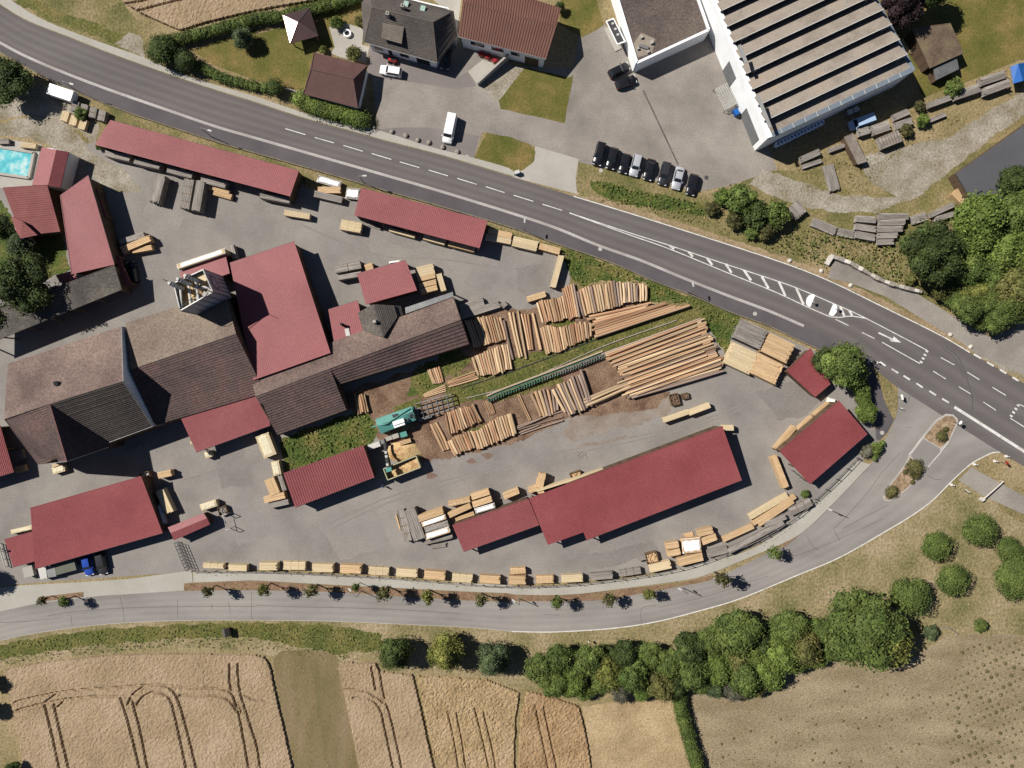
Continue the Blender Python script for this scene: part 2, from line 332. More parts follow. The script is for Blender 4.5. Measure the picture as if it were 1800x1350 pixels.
sheet('lawn', Z(0, 0, (1330, 350), (1787, 200))+Z(1, 0, (0, 240), (780, 40), (750, 330), (520, 330), (430, 350), (330, 640), (0, 560))+Z(0, 0, (1787, 560), (1500, 460)), .008, m_lawn)
sheet('lawn', Z(1, 0, (780, 45), (1150, -60), (0, -60), (430, 150)), .006, m_lawn)
sheet('grass_corner', Z(2, 0, (340, -80), (560, -80), (640, 180), (490, 260), (330, 170)), .03, m_lawn)
sheet('wide_meadow', Z(3, 0, (800, -80), (2200, -80), (2200, 420), (1750, 420), (1350, 590), (1080, 680), (900, 230)), .006, m_lawn)
sheet('green_bank', Z(0, 0, (90, 10), (320, 115), (620, 235), (810, 305), (850, 240), (700, 170), (420, 90), (200, -40)), .008, m_roadgreen)
sheet('trodden_patch', Z(0, 0, (800, 310), (900, 225), (990, 250), (1000, 330), (1010, 400), (900, 350)), .010, m_gravel)
sheet('dry_roadside_strip', offset_line(smooth_line([p for p in TOP if 1000 < p[0] < 1720]), 11)+list(reversed(offset_line(smooth_line([p for p in TOP if 1000 < p[0] < 1720]), 1.5))), .009, M('parched_verge', [C(150, 130, 98), C(170, 148, 116), C(186, 164, 132)], .2, 2.4, .3, bump=.7, bdist=.2, detail=8))
sheet('lush_bank', Z(2, 0, (545, 1270), (620, 1255), (800, 1310), (1000, 1350))+Z(2, 1, (1380, 130), (1420, 180), (1330, 200), (1000, 150), (800, 110), (600, 50)), .013, m_lush)
# fields that are bare soil or mown
sheet('mown_strip', Z(1, 3, (120, 590), (170, 530), (480, 525), (570, 580), (720, 1350), (800, 1700), (400, 1700), (270, 1350), (130, 700)), .012, m_stub)
sheet('pale_stubble_field', Z(2, 3, (490, 920), (800, 880), (1110, 860), (1240, 1350), (1330, 1700), (640, 1700), (560, 1350)), .012, m_stub2)
sheet('fallow_field', Z(2, 3, (1250, 830), (1787, 790))+Z(3, 3, (500, 560), (600, 660), (900, 650), (1100, 530), (1250, 420), (1787, 420), (2400, 430), (2400, 1800), (0, 1800))+Z(2, 3, (1330, 1700)), .012, m_fallow)
# yard asphalt, gravel and bark
YARD = [(-160, 300), (60, 262), (170, 250), (300, 275), (560, 335), (700, 372), (860, 412), (990, 446), (1003, 480), (1000, 510), (1300, 560), (1450, 625), (1500, 690), (1548, 772), (1470, 868), (1382, 935), (1300, 972), (1200, 1000), (1101, 1012), (988, 1024), (900, 1027), (777, 1019), (677, 1010), (550, 1004), (450, 1001), (330, 1004), (290, 1008), (40, 1026), (-160, 1045)]
yard = sheet('yard_paving', YARD, .014, m_yard)
sheet('gravel_track', Z(0, 0, (-300, 900), (0, 860), (240, 810), (420, 850), (540, 930), (660, 1080), (880, 1190), (1000, 1350), (740, 1330), (600, 1150), (480, 1080), (200, 960), (0, 950), (-300, 980)), .022, m_gravel)
sheet('gravel_apron', Z(0, 0, (-300, 620), (300, 590), (700, 870), (660, 1000), (540, 900), (240, 800), (-300, 870)), .010, m_gravel)
track = Z(3, 0, (2300, 500), (1787, 640), (1560, 760), (1280, 950), (860, 1040), (640, 1100), (700, 1260), (900, 1380), (500, 1360), (-40, 1180), (-140, 1290), (150, 1420), (440, 1480), (760, 1480), (1050, 1370), (1330, 1150), (1560, 960), (1787, 810), (2300, 660))
sheet('gravel_track', track, .018, m_gravel)
sheet('gravel_wedge', Z(3, 1, (1787, 850), (2400, 500), (2400, 1500), (1900, 1380), (1730, 1300), (1740, 1180), (1787, 1110))+Z(3, 1, (1787, 1340), (1430, 1160), (1560, 1060), (1740, 960)), .016, m_gravel)
sheet('side_lane', Z(3, 1, (415, 630), (460, 500), (560, 530), (760, 640), (1040, 740), (1300, 900), (1560, 1050), (1760, 960), (2000, 850), (2000, 1300), (1787, 1310), (1440, 1150), (1350, 1080), (1100, 930), (820, 760), (560, 660)), .022, m_drive)
bark = sheet('bark_covered_ground', [(600, 690), (760, 640), (830, 560), (880, 545), (960, 540), (1040, 500), (1140, 505), (1130, 540), (1050, 560), (1060, 600), (1090, 640), (1110, 690), (1180, 690), (1150, 720), (1000, 735), (915, 775), (800, 803), (745, 812), (700, 800), (655, 760), (620, 730)], .022, m_dirt)
sheet('rail_grass_strip', Z(2, 1, (-500, 1500), (-440, 1330), (0, 1190), (560, 1040), (900, 930), (1250, 800), (1350, 720), (1520, 900), (1480, 960), (1330, 920), (700, 1130), (0, 1420), (-400, 1520)), .028, m_roadgreen)
sheet('grass_triangle', Z(2, 1, (330, 420), (400, 420), (700, 535), (1000, 665), (1500, 865), (1650, 930), (1560, 960), (1500, 1180), (1420, 1060), (1330, 900), (1250, 805), (960, 790), (930, 660), (640, 650), (480, 690), (420, 640)), .024, m_lush)
sheet('machine_grass_patch', Z(1, 2, (170, 400), (620, 240), (760, 200), (850, 330), (800, 440), (760, 455), (200, 640)), .024, m_lush)
sheet('weed_patch', Z(1, 1, (1080, 1330), (1200, 1210), (1310, 1190), (1330, 1310), (1280, 1420), (1060, 1460)), .026, m_lush)
sheet('worn_bark_stain', Z(2, 2, (420, 420), (600, 370), (900, 300), (1090, 220), (1150, 150), (1080, 100), (820, 130), (560, 210), (430, 260), (330, 360)), .018, M('stained_asphalt', [C(138, 124, 112), C(156, 142, 130), C(168, 158, 148)], .2, 5.0, .16))
sheet('shaded_backyard', Z(0, 1, (-300, 60), (20, 80), (130, 330), (430, 330), (490, 560), (300, 660), (-300, 900)), .024, m_lush)
for pts in ([(770, 625), (800, 610), (830, 635), (800, 660), (775, 655)], [(868, 690), (930, 668), (985, 655), (990, 672), (930, 690), (880, 705)], [(800, 768), (830, 752), (852, 745), (850, 757), (815, 775)], [(955, 566), (1000, 558), (1015, 568), (985, 576)], [(690, 715), (740, 700), (745, 715), (700, 730)], [(735, 640), (755, 645), (760, 690), (740, 700), (725, 670)], [(905, 640), (950, 620), (960, 630), (910, 650)]):
    sheet('weed_patch', pts, .027, m_roadgreen)
# driveway north of the road
sheet('forecourt_paving', Z(1, 0, (790, 320), (1290, 230), (1600, 200), (1787, 460))+Z(2, 0, (430, 480), (470, 220), (640, 170), (900, 300), (1400, 200), (1800, 1050), (1850, 1180), (1540, 1290), (1300, 1340), (460, 1130), (160, 1020))+Z(1, 0, (1700, 980), (1580, 920), (1520, 1105), (1200, 1020), (850, 910)), .016, m_drive)
sheet('forecourt_paving', Z(1, 0, (1150, -80), (1440, -80), (1400, 260), (1290, 230), (1350, 100)), .018, m_conc)
sheet('dark_forecourt_patch', Z(1, 0, (850, 905), (1000, 890), (1200, 890), (1400, 920), (1560, 950), (1520, 1100), (1200, 1018)), .020, M('newer_asphalt', [C(138, 130, 127), C(148, 140, 136)], .2, 6, .1))
sheet('dark_garage_drive', Z(1, 0, (790, 320), (1250, 460), (1400, 540), (1480, 500), (1540, 600), (1400, 620), (1000, 560), (780, 540)), .021, MATS['newer_asphalt'])
sheet('concrete_apron', Z(2, 0, (160, 1020), (465, 1110), (445, 1250), (455, 1355), (0, 1235), (70, 1190), (155, 1110)), .020, m_conc)
sheet('concrete_ramp', Z(1, 0, (1480, 500), (1600, 400), (1740, 420), (1550, 595)), .026, m_conc)
sheet('garden_paving', Z(1, 0, (510, 190), (620, 160), (750, 200), (740, 310), (790, 330), (770, 440), (590, 400), (520, 370), (550, 330)), .016, m_conc)
sheet('lawn_square', Z(2, 0, (90, 470), (400, 540), (430, 520), (365, 860), (330, 850), (-80, 760), (-90, 700)), .030, m_lawn)
sheet('sand_strip', Z(1, 0, (1560, 595), (1787, 470))+Z(2, 0, (90, 470), (-80, 740))+Z(1, 0, (1700, 720)), .027, m_gravel)
sheet('lawn_wedge', Z(1, 0, (1610, 925), (1787, 960))+Z(2, 0, (130, 1010), (165, 1060), (150, 1130), (80, 1185), (20, 1195))+Z(1, 0, (1787, 1185), (1520, 1105)), .028, m_lawn)
sheet('weed_bank', Z(2, 0, (465, 1125), (1250, 1360))+Z(2, 1, (1400, 60), (1500, 0), (1787, 0), (1787, 260), (1300, 190), (1000, 140), (700, 60), (480, 60), (460, -20)), .010, m_verge)
# fence-side soil strips of the pavement
# -------- roads
def resample(pts, n):
    p = np.array(pts); s = np.r_[0, np.cumsum(np.hypot(*np.diff(p, axis=0).T))]; t = np.linspace(0, s[-1], n)
    return list(zip(np.interp(t, s, p[:, 0]), np.interp(t, s, p[:, 1])))
def between(a, b, z, name, mat):
    return sheet(name, list(a)+list(reversed(b)), z, mat)
def lane_mesh(name, a, b, z, mat, prof, n=220, m=28):
    A, B = resample(a, n), resample(b, n); mb = MB(); wv = []
    for i in range(n):
        for j in range(m+1):
            p = (A[i][0]+(B[i][0]-A[i][0])*j/m, A[i][1]+(B[i][1]-A[i][1])*j/m); w_ = W(*p); mb.v.append((w_.x, w_.y, z)); wv.append(prof(j/m))
    for i in range(n-1):
        for j in range(m): k = i*(m+1)+j; mb.f.append((k, k+m+1, k+m+2, k+1))
    o = mb.build(name, mat); tag(o, kind='structure'); at = o.data.attributes.new('wear', 'FLOAT', 'POINT'); at.data.foreach_set('value', wv); return o
def wear_mat(mat, amount):
    N, L = mat.node_tree.nodes, mat.node_tree.links; b = N['Principled BSDF']; src = b.inputs['Base Color'].links[0].from_socket
    at = N.new('ShaderNodeAttribute'); at.attribute_name = 'wear'; mr = N.new('ShaderNodeMapRange'); mr.inputs[3].default_value = 1-amount; mr.inputs[4].default_value = 1+amount; L.new(at.outputs['Fac'], mr.inputs[0])
    sc = N.new('ShaderNodeVectorMath'); sc.operation = 'SCALE'; L.new(src, sc.inputs[0]); L.new(mr.outputs[0], sc.inputs['Scale']); L.new(sc.outputs[0], b.inputs['Base Color'])
wear_mat(m_road, .14); wear_mat(m_lroad, .07)
def tracks(cs, wd): return lambda u: min(1, max(0, .25+sum(.75*math.exp(-((u-c)/wd)**2) for c in cs)))
road = lane_mesh('main_road', top_s, band_s+[(1560, 668), (1578, 681), (1753, 792), (1900, 880), (2100, 1010)], .034, m_road, tracks((.17, .37, .62, .84), .055))
cyc = between(band_s+[(1526, 640), (1544, 667), (1552, 695), (1559, 715), (1572, 738), (1560, 760), (1545, 775)], low_s+[(1490, 640), (1530, 680), (1534, 715), (1538, 750), (1540, 772)], .030, 'cycle_path', m_path)
LT = Z(3, 2, (905, 40), (905, 100), (880, 275), (810, 420), (720, 575), (480, 830), (250, 1050), (0, 1195))+Z(2, 3, (1400, 32), (1200, 77), (900, 132), (600, 180), (0, 187))+Z(1, 3, (1500, 182), (1000, 152), (500, 120), (0, 110))+Z(0, 3, (1280, 115), (700, 150), (270, 200), (0, 260), (-500, 380))
LB = Z(3, 2, (1900, 560), (1787, 515), (1600, 495), (1500, 530), (1400, 590), (1270, 710), (1150, 830), (1000, 940), (800, 1060), (500, 1230), (215, 1350))+Z(2, 3, (1600, 165), (1300, 255), (1000, 330), (700, 375), (300, 400), (0, 397))+Z(1, 3, (1500, 370), (1000, 345), (500, 325), (0, 318))+Z(0, 3, (1200, 322), (700, 350), (300, 400), (0, 460), (-500, 600))
lt_s = smooth_line(LT); lb_s = smooth_line(LB)
lroad = lane_mesh('lower_road', lt_s, lb_s, .028, m_lroad, tracks((.2, .4, .62, .82), .06))
sheet('side_path', Z(3, 2, (1330, 690), (1420, 600), (1600, 700), (1787, 800), (2200, 1010), (2200, 1140), (1787, 930), (1500, 800)), .020, m_drive)
# pavements: raised slabs with kerbs
def raised(name, a, b, mat, h=.12):
    w = [W(*p) for p in a]+[W(*p) for p in reversed(b)]
    n = len(a); mb = MB()
    for i in range(n-1):
        mb.prism([w[i].xy, w[i+1].xy, w[2*n-2-i].xy, w[2*n-1-i].xy], -.05, h)
    o = mb.build(name, mat); tag(o, kind='structure'); return o
def resample(pts, n):
    p = np.array(pts); s = np.r_[0, np.cumsum(np.hypot(*np.diff(p, axis=0).T))]; t = np.linspace(0, s[-1], n)
    return list(zip(np.interp(t, s, p[:, 0]), np.interp(t, s, p[:, 1])))
OUT = [(-260, -185), (-80, -80), (20, 0), (76, 35), (151, 65), (201, 83), (252, 101), (315, 128), (378, 149), (450, 170), (520, 194), (576, 209), (664, 229), (752, 257), (833, 278), (880, 291), (903, 299), (905, 304)]
INN = [p for p in TOP if p[0] < 890]+[(903, 311.5)]
npv = 90
pav_n = raised('upper_pavement', resample(smooth_line(OUT), npv), resample(offset_line(smooth_line(INN), 1.2), npv), m_pave, .12)
PT = Z(3, 2, (620, 555), (400, 805), (300, 880), (150, 1005), (0, 1110))+Z(2, 2, (1600, 1200), (1300, 1275))+Z(2, 3, (1000, 2), (800, 32), (400, 72), (0, 82))+Z(1, 3, (1787, 72), (1300, 52), (900, 18))+[(550, 1008), (450, 1005), (340, 1006)]
PB = Z(3, 2, (715, 580), (478, 828), (248, 1048), (60, 1150), (-60, 1200))+Z(2, 3, (1380, -8), (1200, 38), (800, 92), (400, 138), (0, 138))+Z(1, 3, (1787, 130), (1500, 118), (1000, 93), (500, 68), (0, 40))+Z(0, 3, (1787, 38), (1350, 55))
pav_s = raised('lower_pavement', resample(smooth_line(PT), npv), resample(smooth_line(PB), npv), m_pave, .12)
sheet('entry_paving', Z(0, 3, (-500, 290), (-500, 150), (150, 75), (600, 50), (900, 30), (1340, -30), (1345, 55), (1290, 62), (1285, 112), (700, 148), (270, 198), (0, 258)), .033, m_pave)
# planted strip beside the lower pavement
ST = Z(2, 3, (1400, 5), (1200, 50), (800, 100), (400, 142), (0, 140))+Z(1, 3, (1787, 132), (1500, 122), (1000, 97), (500, 72), (0, 42))+Z(0, 3, (1787, 40), (1285, 62))
SB = Z(2, 3, (1400, 30), (1200, 75), (900, 128), (600, 178), (0, 184))+Z(1, 3, (1787, 184), (1500, 179), (1000, 148), (500, 116), (0, 108))+Z(0, 3, (1787, 106), (1285, 110))
strip = raised('planting_strip', resample(smooth_line(ST), 60), resample(smooth_line(SB), 60), m_soil, .10)
strip2 = raised('planting_strip', Z(3, 2, (195, 1060), (110, 1100), (20, 1140)), Z(3, 2, (205, 1085), (120, 1150), (30, 1185)), m_soil, .1)
strip3 = raised('planting_strip', Z(0, 3, (265, 158), (430, 138), (580, 120)), Z(0, 3, (272, 190), (430, 172), (582, 155)), m_soil, .1)
raised('grass_median', Z(3, 2, (790, -10), (850, 20), (905, 100), (905, 180), (885, 268)), Z(3, 2, (788, 0), (815, 90), (828, 170), (850, 220), (880, 272)), m_verge, .1)
# road paint: children of the road, a few mm above it
def paint(parent, name, pts, w, z, mat=None, sm=True):
    return ribbon(MB(), smooth_line(pts) if sm and len(pts) > 2 else pts, w, z).build(name, mat or m_white, parent)
zr = .039
paint(road, 'gutter_band', BAND[:-1], .52, zr, m_wornwhite)
paint(road, 'edge_line', [p for p in TOP if 1005 < p[0] < 1710], .2, zr)
for c, r, x0, y0, x1, y1 in [(1, 0, 205, 898, 345, 940), (1, 0, 410, 960, 545, 998), (1, 0, 610, 1015, 745, 1056), (1, 0, 808, 1072, 945, 1113), (1, 0, 1003, 1130, 1140, 1170), (1, 0, 1205, 1187, 1340, 1228), (1, 0, 1405, 1245, 1540, 1287), (1, 0, 1605, 1303, 1735, 1345), (2, 1, 10, 52, 148, 95), (2, 1, 212, 115, 350, 158), (3, 1, 470, 918, 562, 962), (3, 1, 655, 1010, 742, 1052), (3, 1, 1205, 1185, 1300, 1237), (3, 1, 1152, 1280, 1240, 1335), (3, 1, 1390, 1287, 1475, 1340), (3, 2, 1330, 38, 1415, 90), (3, 2, 1565, 42, 1660, 100), (3, 2, 1502, 145, 1590, 203)]:
    paint(road, 'lane_dash', Z(c, r, (x0, y0), (x1, y1)), .17, zr)
for c, r, x0, y0, x1, y1 in [(3, 1, 780, 1215, 820, 1243), (3, 1, 862, 1265, 908, 1293), (3, 1, 945, 1312, 990, 1340), (3, 2, 1035, 15, 1080, 45), (3, 2, 1125, 68, 1172, 98), (3, 2, 1215, 122, 1262, 150), (3, 1, 1435, 1162, 1487, 1192), (3, 1, 1528, 1217, 1575, 1245), (3, 1, 1617, 1268, 1662, 1297), (3, 1, 1705, 1322, 1748, 1348)]:
    paint(road, 'edge_block', Z(c, r, (x0, y0), (x1, y1)), .32, zr)
paint(road, 'wide_line', Z(3, 2, (1300, 180), (1787, 490), (2100, 690)), .55, zr, sm=False)
paint(road, 'hatch_border', Z(2, 1, (400, 175), (800, 308), (1100, 403), (1450, 520), (1787, 630))+Z(3, 1, (200, 700), (460, 810), (680, 910), (1110, 1135)), .17, zr)
paint(road, 'hatch_border', Z(2, 1, (402, 177), (800, 322), (1100, 428), (1500, 592), (1787, 707))+Z(3, 1, (110, 755), (280, 835), (430, 900)), .17, zr+.002)
paint(road, 'hatch_border', Z(3, 1, (430, 900), (500, 905), (580, 896), (680, 912)), .17, zr+.004)
for a in [(2, 1, 1102, 405, 1130, 428), (2, 1, 1232, 447, 1262, 482), (2, 1, 1362, 492, 1398, 540), (2, 1, 1492, 532, 1532, 594), (2, 1, 1618, 575, 1668, 647), (2, 1, 1742, 618, 1790, 702), (3, 1, 75, 655, 122, 758), (3, 1, 197, 702, 248, 815), (3, 1, 502, 828, 532, 895), (3, 1, 567, 858, 587, 893)]:
    paint(road, 'hatch_bar', Z(a[0], a[1], (a[2], a[3]), (a[4], a[5])), .45, zr+.006)
paint(road, 'turn_lane_line', Z(3, 1, (795, 1078), (1060, 1228)), .17, zr)
for i in range(4):
    t = .1+.27*i; x = 1062+50*t; y = 1226-92*t
    paint(road, 'give_way_block', Z(3, 1, (x-8, y-6), (x+10, y+5)), .34, zr+.002)
    x = 1690+60*t; y = 252-90*t
    paint(road, 'give_way_block', Z(3, 2, (x-8, y-6), (x+10, y+5)), .34, zr+.002)
paint(road, 'turn_lane_line', Z(3, 2, (1690, 258), (1900, 390)), .17, zr)
paint(road, 'turn_lane_line', Z(3, 2, (1752, 160), (1900, 235)), .17, zr)
ar = MB()
ribbon(ar, Z(3, 1, (770, 1012), (872, 1060)), .28, zr)
ribbon(ar, Z(3, 1, (850, 1064), (890, 1050)), .3, zr+.001)
ar.poly([W(*p).xy.to_3d()+Vector((0, 0, zr+.002)) for p in reversed(Z(3, 1, (878, 1038), (928, 1080), (858, 1074)))])
ar.build('turn_arrow', m_white, road)
# tyre marks and tar seams
paint(road, 'skid_mark', Z(3, 1, (1240, 1110), (1330, 1190), (1390, 1340))+Z(3, 2, (1425, 120), (1425, 200)), .16, zr+.001, m_skid)
paint(road, 'skid_mark', Z(3, 1, (1215, 1120), (1310, 1200), (1368, 1330)), .12, zr+.001, m_skid)
paint(lroad, 'edge_line', Z(3, 2, (1787, 515), (1600, 495), (1500, 530), (1400, 590), (1270, 710), (1150, 830), (1000, 940), (800, 1060), (500, 1230), (215, 1350))+Z(2, 3, (1600, 165), (1300, 255), (1000, 330), (700, 375), (300, 400), (0, 397)), .19, .033)
paint(lroad, 'edge_line', Z(2, 3, (0, 397))+Z(1, 3, (1500, 370), (1000, 345), (500, 325), (0, 318))+Z(0, 3, (1200, 322), (700, 350), (300, 400), (0, 460)), .09, .033, m_kerb)
seams = [Z(3, 2, (920, 500), (820, 610), (770, 670), (700, 770), (560, 930), (460, 1030)), Z(3, 2, (850, 860), (650, 960), (520, 1030)), Z(3, 2, (460, 1040), (500, 1110)), Z(3, 2, (180, 1220), (330, 1170), (480, 1110), (800, 960)), Z(3, 2, (270, 1080), (320, 1160), (350, 1180)), Z(3, 2, (1110, 655), (1160, 685), (1210, 685)), Z(3, 2, (970, 320), (1000, 322)), Z(3, 2, (990, 100), (980, 150)),
 Z(2, 3, (230, 278), (330, 282)), Z(2, 3, (905, 340), (905, 235), (1010, 215)), Z(2, 3, (1020, 230), (1200, 190), (1400, 140), (1787, 10)), Z(2, 3, (635, 190), (640, 250)),
 Z(0, 3, (835, 150), (865, 270), (865, 325)), Z(0, 3, (1240, 180), (1240, 300)), Z(0, 3, (1595, 190), (1610, 275)), Z(0, 3, (1757, 125), (1757, 310)), Z(0, 3, (1480, 200), (1480, 245)), Z(0, 3, (330, 290), (500, 260), (900, 232), (1380, 222), (1787, 222)), Z(1, 3, (0, 215), (300, 225), (900, 240), (1430, 272)), Z(0, 3, (0, 335), (200, 325), (440, 300)), Z(0, 3, (495, 285), (505, 360))]
for s_ in seams: paint(lroad, 'tar_seam', s_, .07, .032, m_tar)
drv = bpy.data.objects['forecourt_paving']
paint(drv, 'drain_channel', Z(2, 0, (915, 630), (1010, 830), (1160, 1150)), .28, .024, m_tar)
paint(yard, 'tar_seam', Z(3, 2, (440, 130), (640, 360)), .07, .018, m_tar)
for pts in (Z(2, 2, (430, 470), (520, 440), (640, 430), (800, 380)),): paint(yard, 'tyre_trail', pts, .5, .019, MATS['stained_asphalt'])
for x, y, r in ((1505, 557, 5), (1615, 523, 6), (1220, 660, 6)):
    px, py = Z(1, 2, (x, y))[0]; c = W(px, py)
    MB().poly([(c.x+r*.11*(1+.4*math.sin(3*a+x))*1.6*math.cos(a), c.y+r*.11*math.sin(a), .02) for a in [i*.5236 for i in range(12)]]).build('oil_stain', M('rusty_stain', [C(132, 108, 98), C(146, 124, 112)], 1, 6, .1), yard)
m_patch1 = M('older_asphalt', [C(140, 134, 129), C(152, 146, 141)], .3, 3, .12, detail=8); m_patch2 = M('pale_asphalt', [C(154, 148, 143), C(165, 159, 152)], .3, 3, .1, detail=8)
NATURAL.update({'older_asphalt': 2.0, 'pale_asphalt': 2.0})
for pts, m_ in (([(905, 470), (960, 462), (985, 500), (950, 530), (915, 515)], m_patch1), ([(1330, 690), (1390, 670), (1450, 690), (1420, 730), (1370, 740)], m_patch1), ([(400, 900), (470, 870), (480, 940), (420, 960)], m_patch2), ([(560, 925), (660, 890), (690, 960), (600, 985)], m_patch2), ([(640, 425), (760, 440), (800, 480), (740, 490), (660, 450)], m_patch2), ([(270, 330), (330, 380), (300, 420), (250, 380)], m_patch2), ([(380, 800), (430, 790), (450, 850), (390, 860)], m_patch1), ([(1000, 985), (1080, 965), (1150, 950), (1160, 970), (1060, 1000)], m_patch1)):
    sheet('asphalt_patch', pts, .0165 if m_ is m_patch1 else .0155, m_, yard, None)
for pts in (Z(2, 2, (300, 500), (700, 420), (1100, 330), (1500, 210), (1750, 60)), Z(2, 2, (280, 530), (700, 450), (1110, 355), (1520, 230), (1770, 80)), Z(1, 2, (500, 1000), (900, 820), (1300, 700), (1780, 560)), Z(1, 2, (520, 1030), (920, 850), (1320, 725), (1780, 590)), Z(0, 2, (1250, 700), (1500, 620), (1650, 500), (1750, 480)), Z(1, 1, (300, 250), (600, 380), (900, 480), (1300, 500), (1700, 560))):
    paint(yard, 'tyre_trail', pts, .3, .0185, M('faint_tyre_trail', [C(146, 140, 134), C(158, 152, 146)], .4, 3, .12, detail=8))
# manhole covers
for px, py in Z(2, 0, (1357, 1240), (620, 1190))+Z(1, 0, (1472, 1095))+Z(2, 1, (615, 428), (1695, 880))+Z(3, 2, (795, 360), (245, 975)):
    mb = MB().disc(W(px, py)+Vector((0, 0, .036)), .4, .1 if px > 1200 and py > 500 else .02, 14)
    o = mb.build('manhole_cover', m_kerb if (px, py) != Z(2, 0, (1357, 1240))[0] else m_dsteel); center(o)
    MH = globals().setdefault('MHC', []); MH.append((px, py, o))
mh_lab = ['dark manhole cover beside the last parked car', 'manhole cover in the dry verge below the parked cars', 'pale round cover on the upper pavement near the white van', 'pale round cover on the cycle path above the pale log pile', 'pale round cover on the cycle path near the board stacks', 'pale round cover on dark path beside the red office-side shed', 'pale round cover on the lower pavement below the beam stacks']
for (px, py, o), l in zip(MHC, mh_lab): tag(o, l, 'manhole cover')
# traffic island
ISL = Z(3, 2, (1240, 228), (1290, 232), (1322, 262), (1325, 290), (1260, 430), (1200, 500), (1100, 600), (1040, 690), (930, 790), (850, 838), (815, 835), (800, 815), (850, 720), (950, 590), (990, 510), (1080, 380), (1170, 270))
w = [W(*p).xy for p in ISL]
isl = MB().prism(w, .0, .13).build('traffic_island', m_kerb); tag(isl, kind='structure')
sheet('island_paving', Z(3, 2, (1082, 400), (1198, 470), (1200, 495), (1105, 590), (1080, 575), (1000, 530), (995, 515)), .137, m_lroad, isl, None)
sheet('island_mulch', Z(3, 2, (1242, 240), (1285, 243), (1310, 268), (1312, 290), (1255, 420), (1200, 465), (1085, 395), (1172, 285)), .137, m_imulch, isl, None)
sheet('island_mulch', Z(3, 2, (990, 535), (1085, 585), (1095, 600), (1030, 688), (925, 782), (848, 828), (818, 826), (812, 812), (858, 722), (955, 595)), .137, m_imulch, isl, None)
paint(isl, 'edge_line', Z(3, 2, (1262, 420), (1200, 500), (1115, 600)), .14, .139)
paint(isl, 'edge_line', Z(3, 2, (1062, 405), (1000, 490), (978, 515)), .14, .139)
# ---------------------------------------------------------------- crops as relief
def crop(name, poly, tracks, mat, h=.5, cell=.2, rough=.038, tw=.22, label=None):
    P = [(W(*p).x, W(*p).y) for p in poly]; xs = [p[0] for p in P]; ys = [p[1] for p in P]
    gx = np.arange(min(xs)-cell, max(xs)+2*cell, cell); gy = np.arange(min(ys)-cell, max(ys)+2*cell, cell)
    X, Y = np.meshgrid(gx, gy); ins = inside(P, X, Y)
    nx = NR.normal(0, 1, X.shape)
    k = np.array([.25, .5, .25])
    sm = nx.copy()
    for ax in (0, 1): sm = np.apply_along_axis(lambda r: np.convolve(r, k, 'same'), ax, sm)
    Zz = h+rough*sm*1.3+rough*.55*nx
    for t, wd in tracks:
        tp = [W(*p) for p in smooth_line(t)]
        for a, b in zip(tp, tp[1:]):
            dx, dy = b.x-a.x, b.y-a.y; l2 = dx*dx+dy*dy or 1
            u = np.clip(((X-a.x)*dx+(Y-a.y)*dy)/l2, 0, 1); D = np.hypot(X-a.x-u*dx, Y-a.y-u*dy)
            Zz = np.where(D < wd, np.minimum(Zz, .04+.95*h*np.clip((D/wd), 0, 1)**3), Zz)
    edge = ins.copy(); edge[1:-1, 1:-1] = ins[1:-1, 1:-1] & ins[:-2, 1:-1] & ins[2:, 1:-1] & ins[1:-1, :-2] & ins[1:-1, 2:]
    Zz = np.where(edge, np.maximum(Zz, .05), .0)
    jx = NR.uniform(-.3, .3, X.shape)*cell; jy = NR.uniform(-.3, .3, X.shape)*cell
    cells = ins[:-1, :-1] & ins[1:, :-1] & ins[:-1, 1:] & ins[1:, 1:]
    ny, nxx = X.shape; idx = np.arange(ny*nxx).reshape(ny, nxx)
    q = np.stack([idx[:-1, :-1][cells], idx[:-1, 1:][cells], idx[1:, 1:][cells], idx[1:, :-1][cells]], 1)
    used, inv = np.unique(q, return_inverse=True); q = inv.reshape(q.shape)
    V = np.stack([(X+jx).ravel()[used], (Y+jy).ravel()[used], Zz.ravel()[used]], 1)
    me = bpy.data.meshes.new(name); me.from_pydata(V.tolist(), [], q.tolist()); me.materials.append(mat)
    o = mesh_obj(name, me); tag(o, label, 'crop', kind='stuff'); center(o); return o
tw = .23
T1 = [Z(0, 3, (110, 885), (300, 840), (500, 805), (850, 780), (1100, 765), (1300, 785), (1560, 795), (1640, 850), (1690, 960)),
      Z(0, 3, (130, 940), (330, 890), (600, 850), (850, 845), (960, 840)), Z(0, 3, (1260, 838), (1500, 840), (1600, 870), (1650, 940)), Z(0, 3, (1700, 830), (1787, 870), (1900, 880)),
      Z(0, 3, (318, 890), (370, 1100), (425, 1360), (470, 1600)), Z(0, 3, (385, 900), (440, 1140), (490, 1360), (540, 1600)),
      Z(0, 3, (850, 860), (910, 1050), (985, 1360), (1040, 1600)), Z(0, 3, (930, 870), (990, 1100), (1040, 1360), (1090, 1600)),
      Z(0, 3, (900, 900), (935, 830), (1030, 770), (1150, 770), (1230, 830), (1290, 1000), (1380, 1360), (1430, 1600)),
      Z(0, 3, (960, 910), (1000, 850), (1080, 815), (1150, 830), (1200, 880), (1250, 1080), (1310, 1360), (1370, 1600)),
      Z(0, 3, (1608, 620), (1615, 780), (1680, 1000), (1745, 1360), (1800, 1600)), Z(0, 3, (1665, 620), (1680, 800), (1740, 1000), (1800, 1200), (1830, 1400), (1870, 1600)),
      Z(0, 3, (330, 880), (400, 830)), Z(0, 3, (400, 930), (470, 860))]
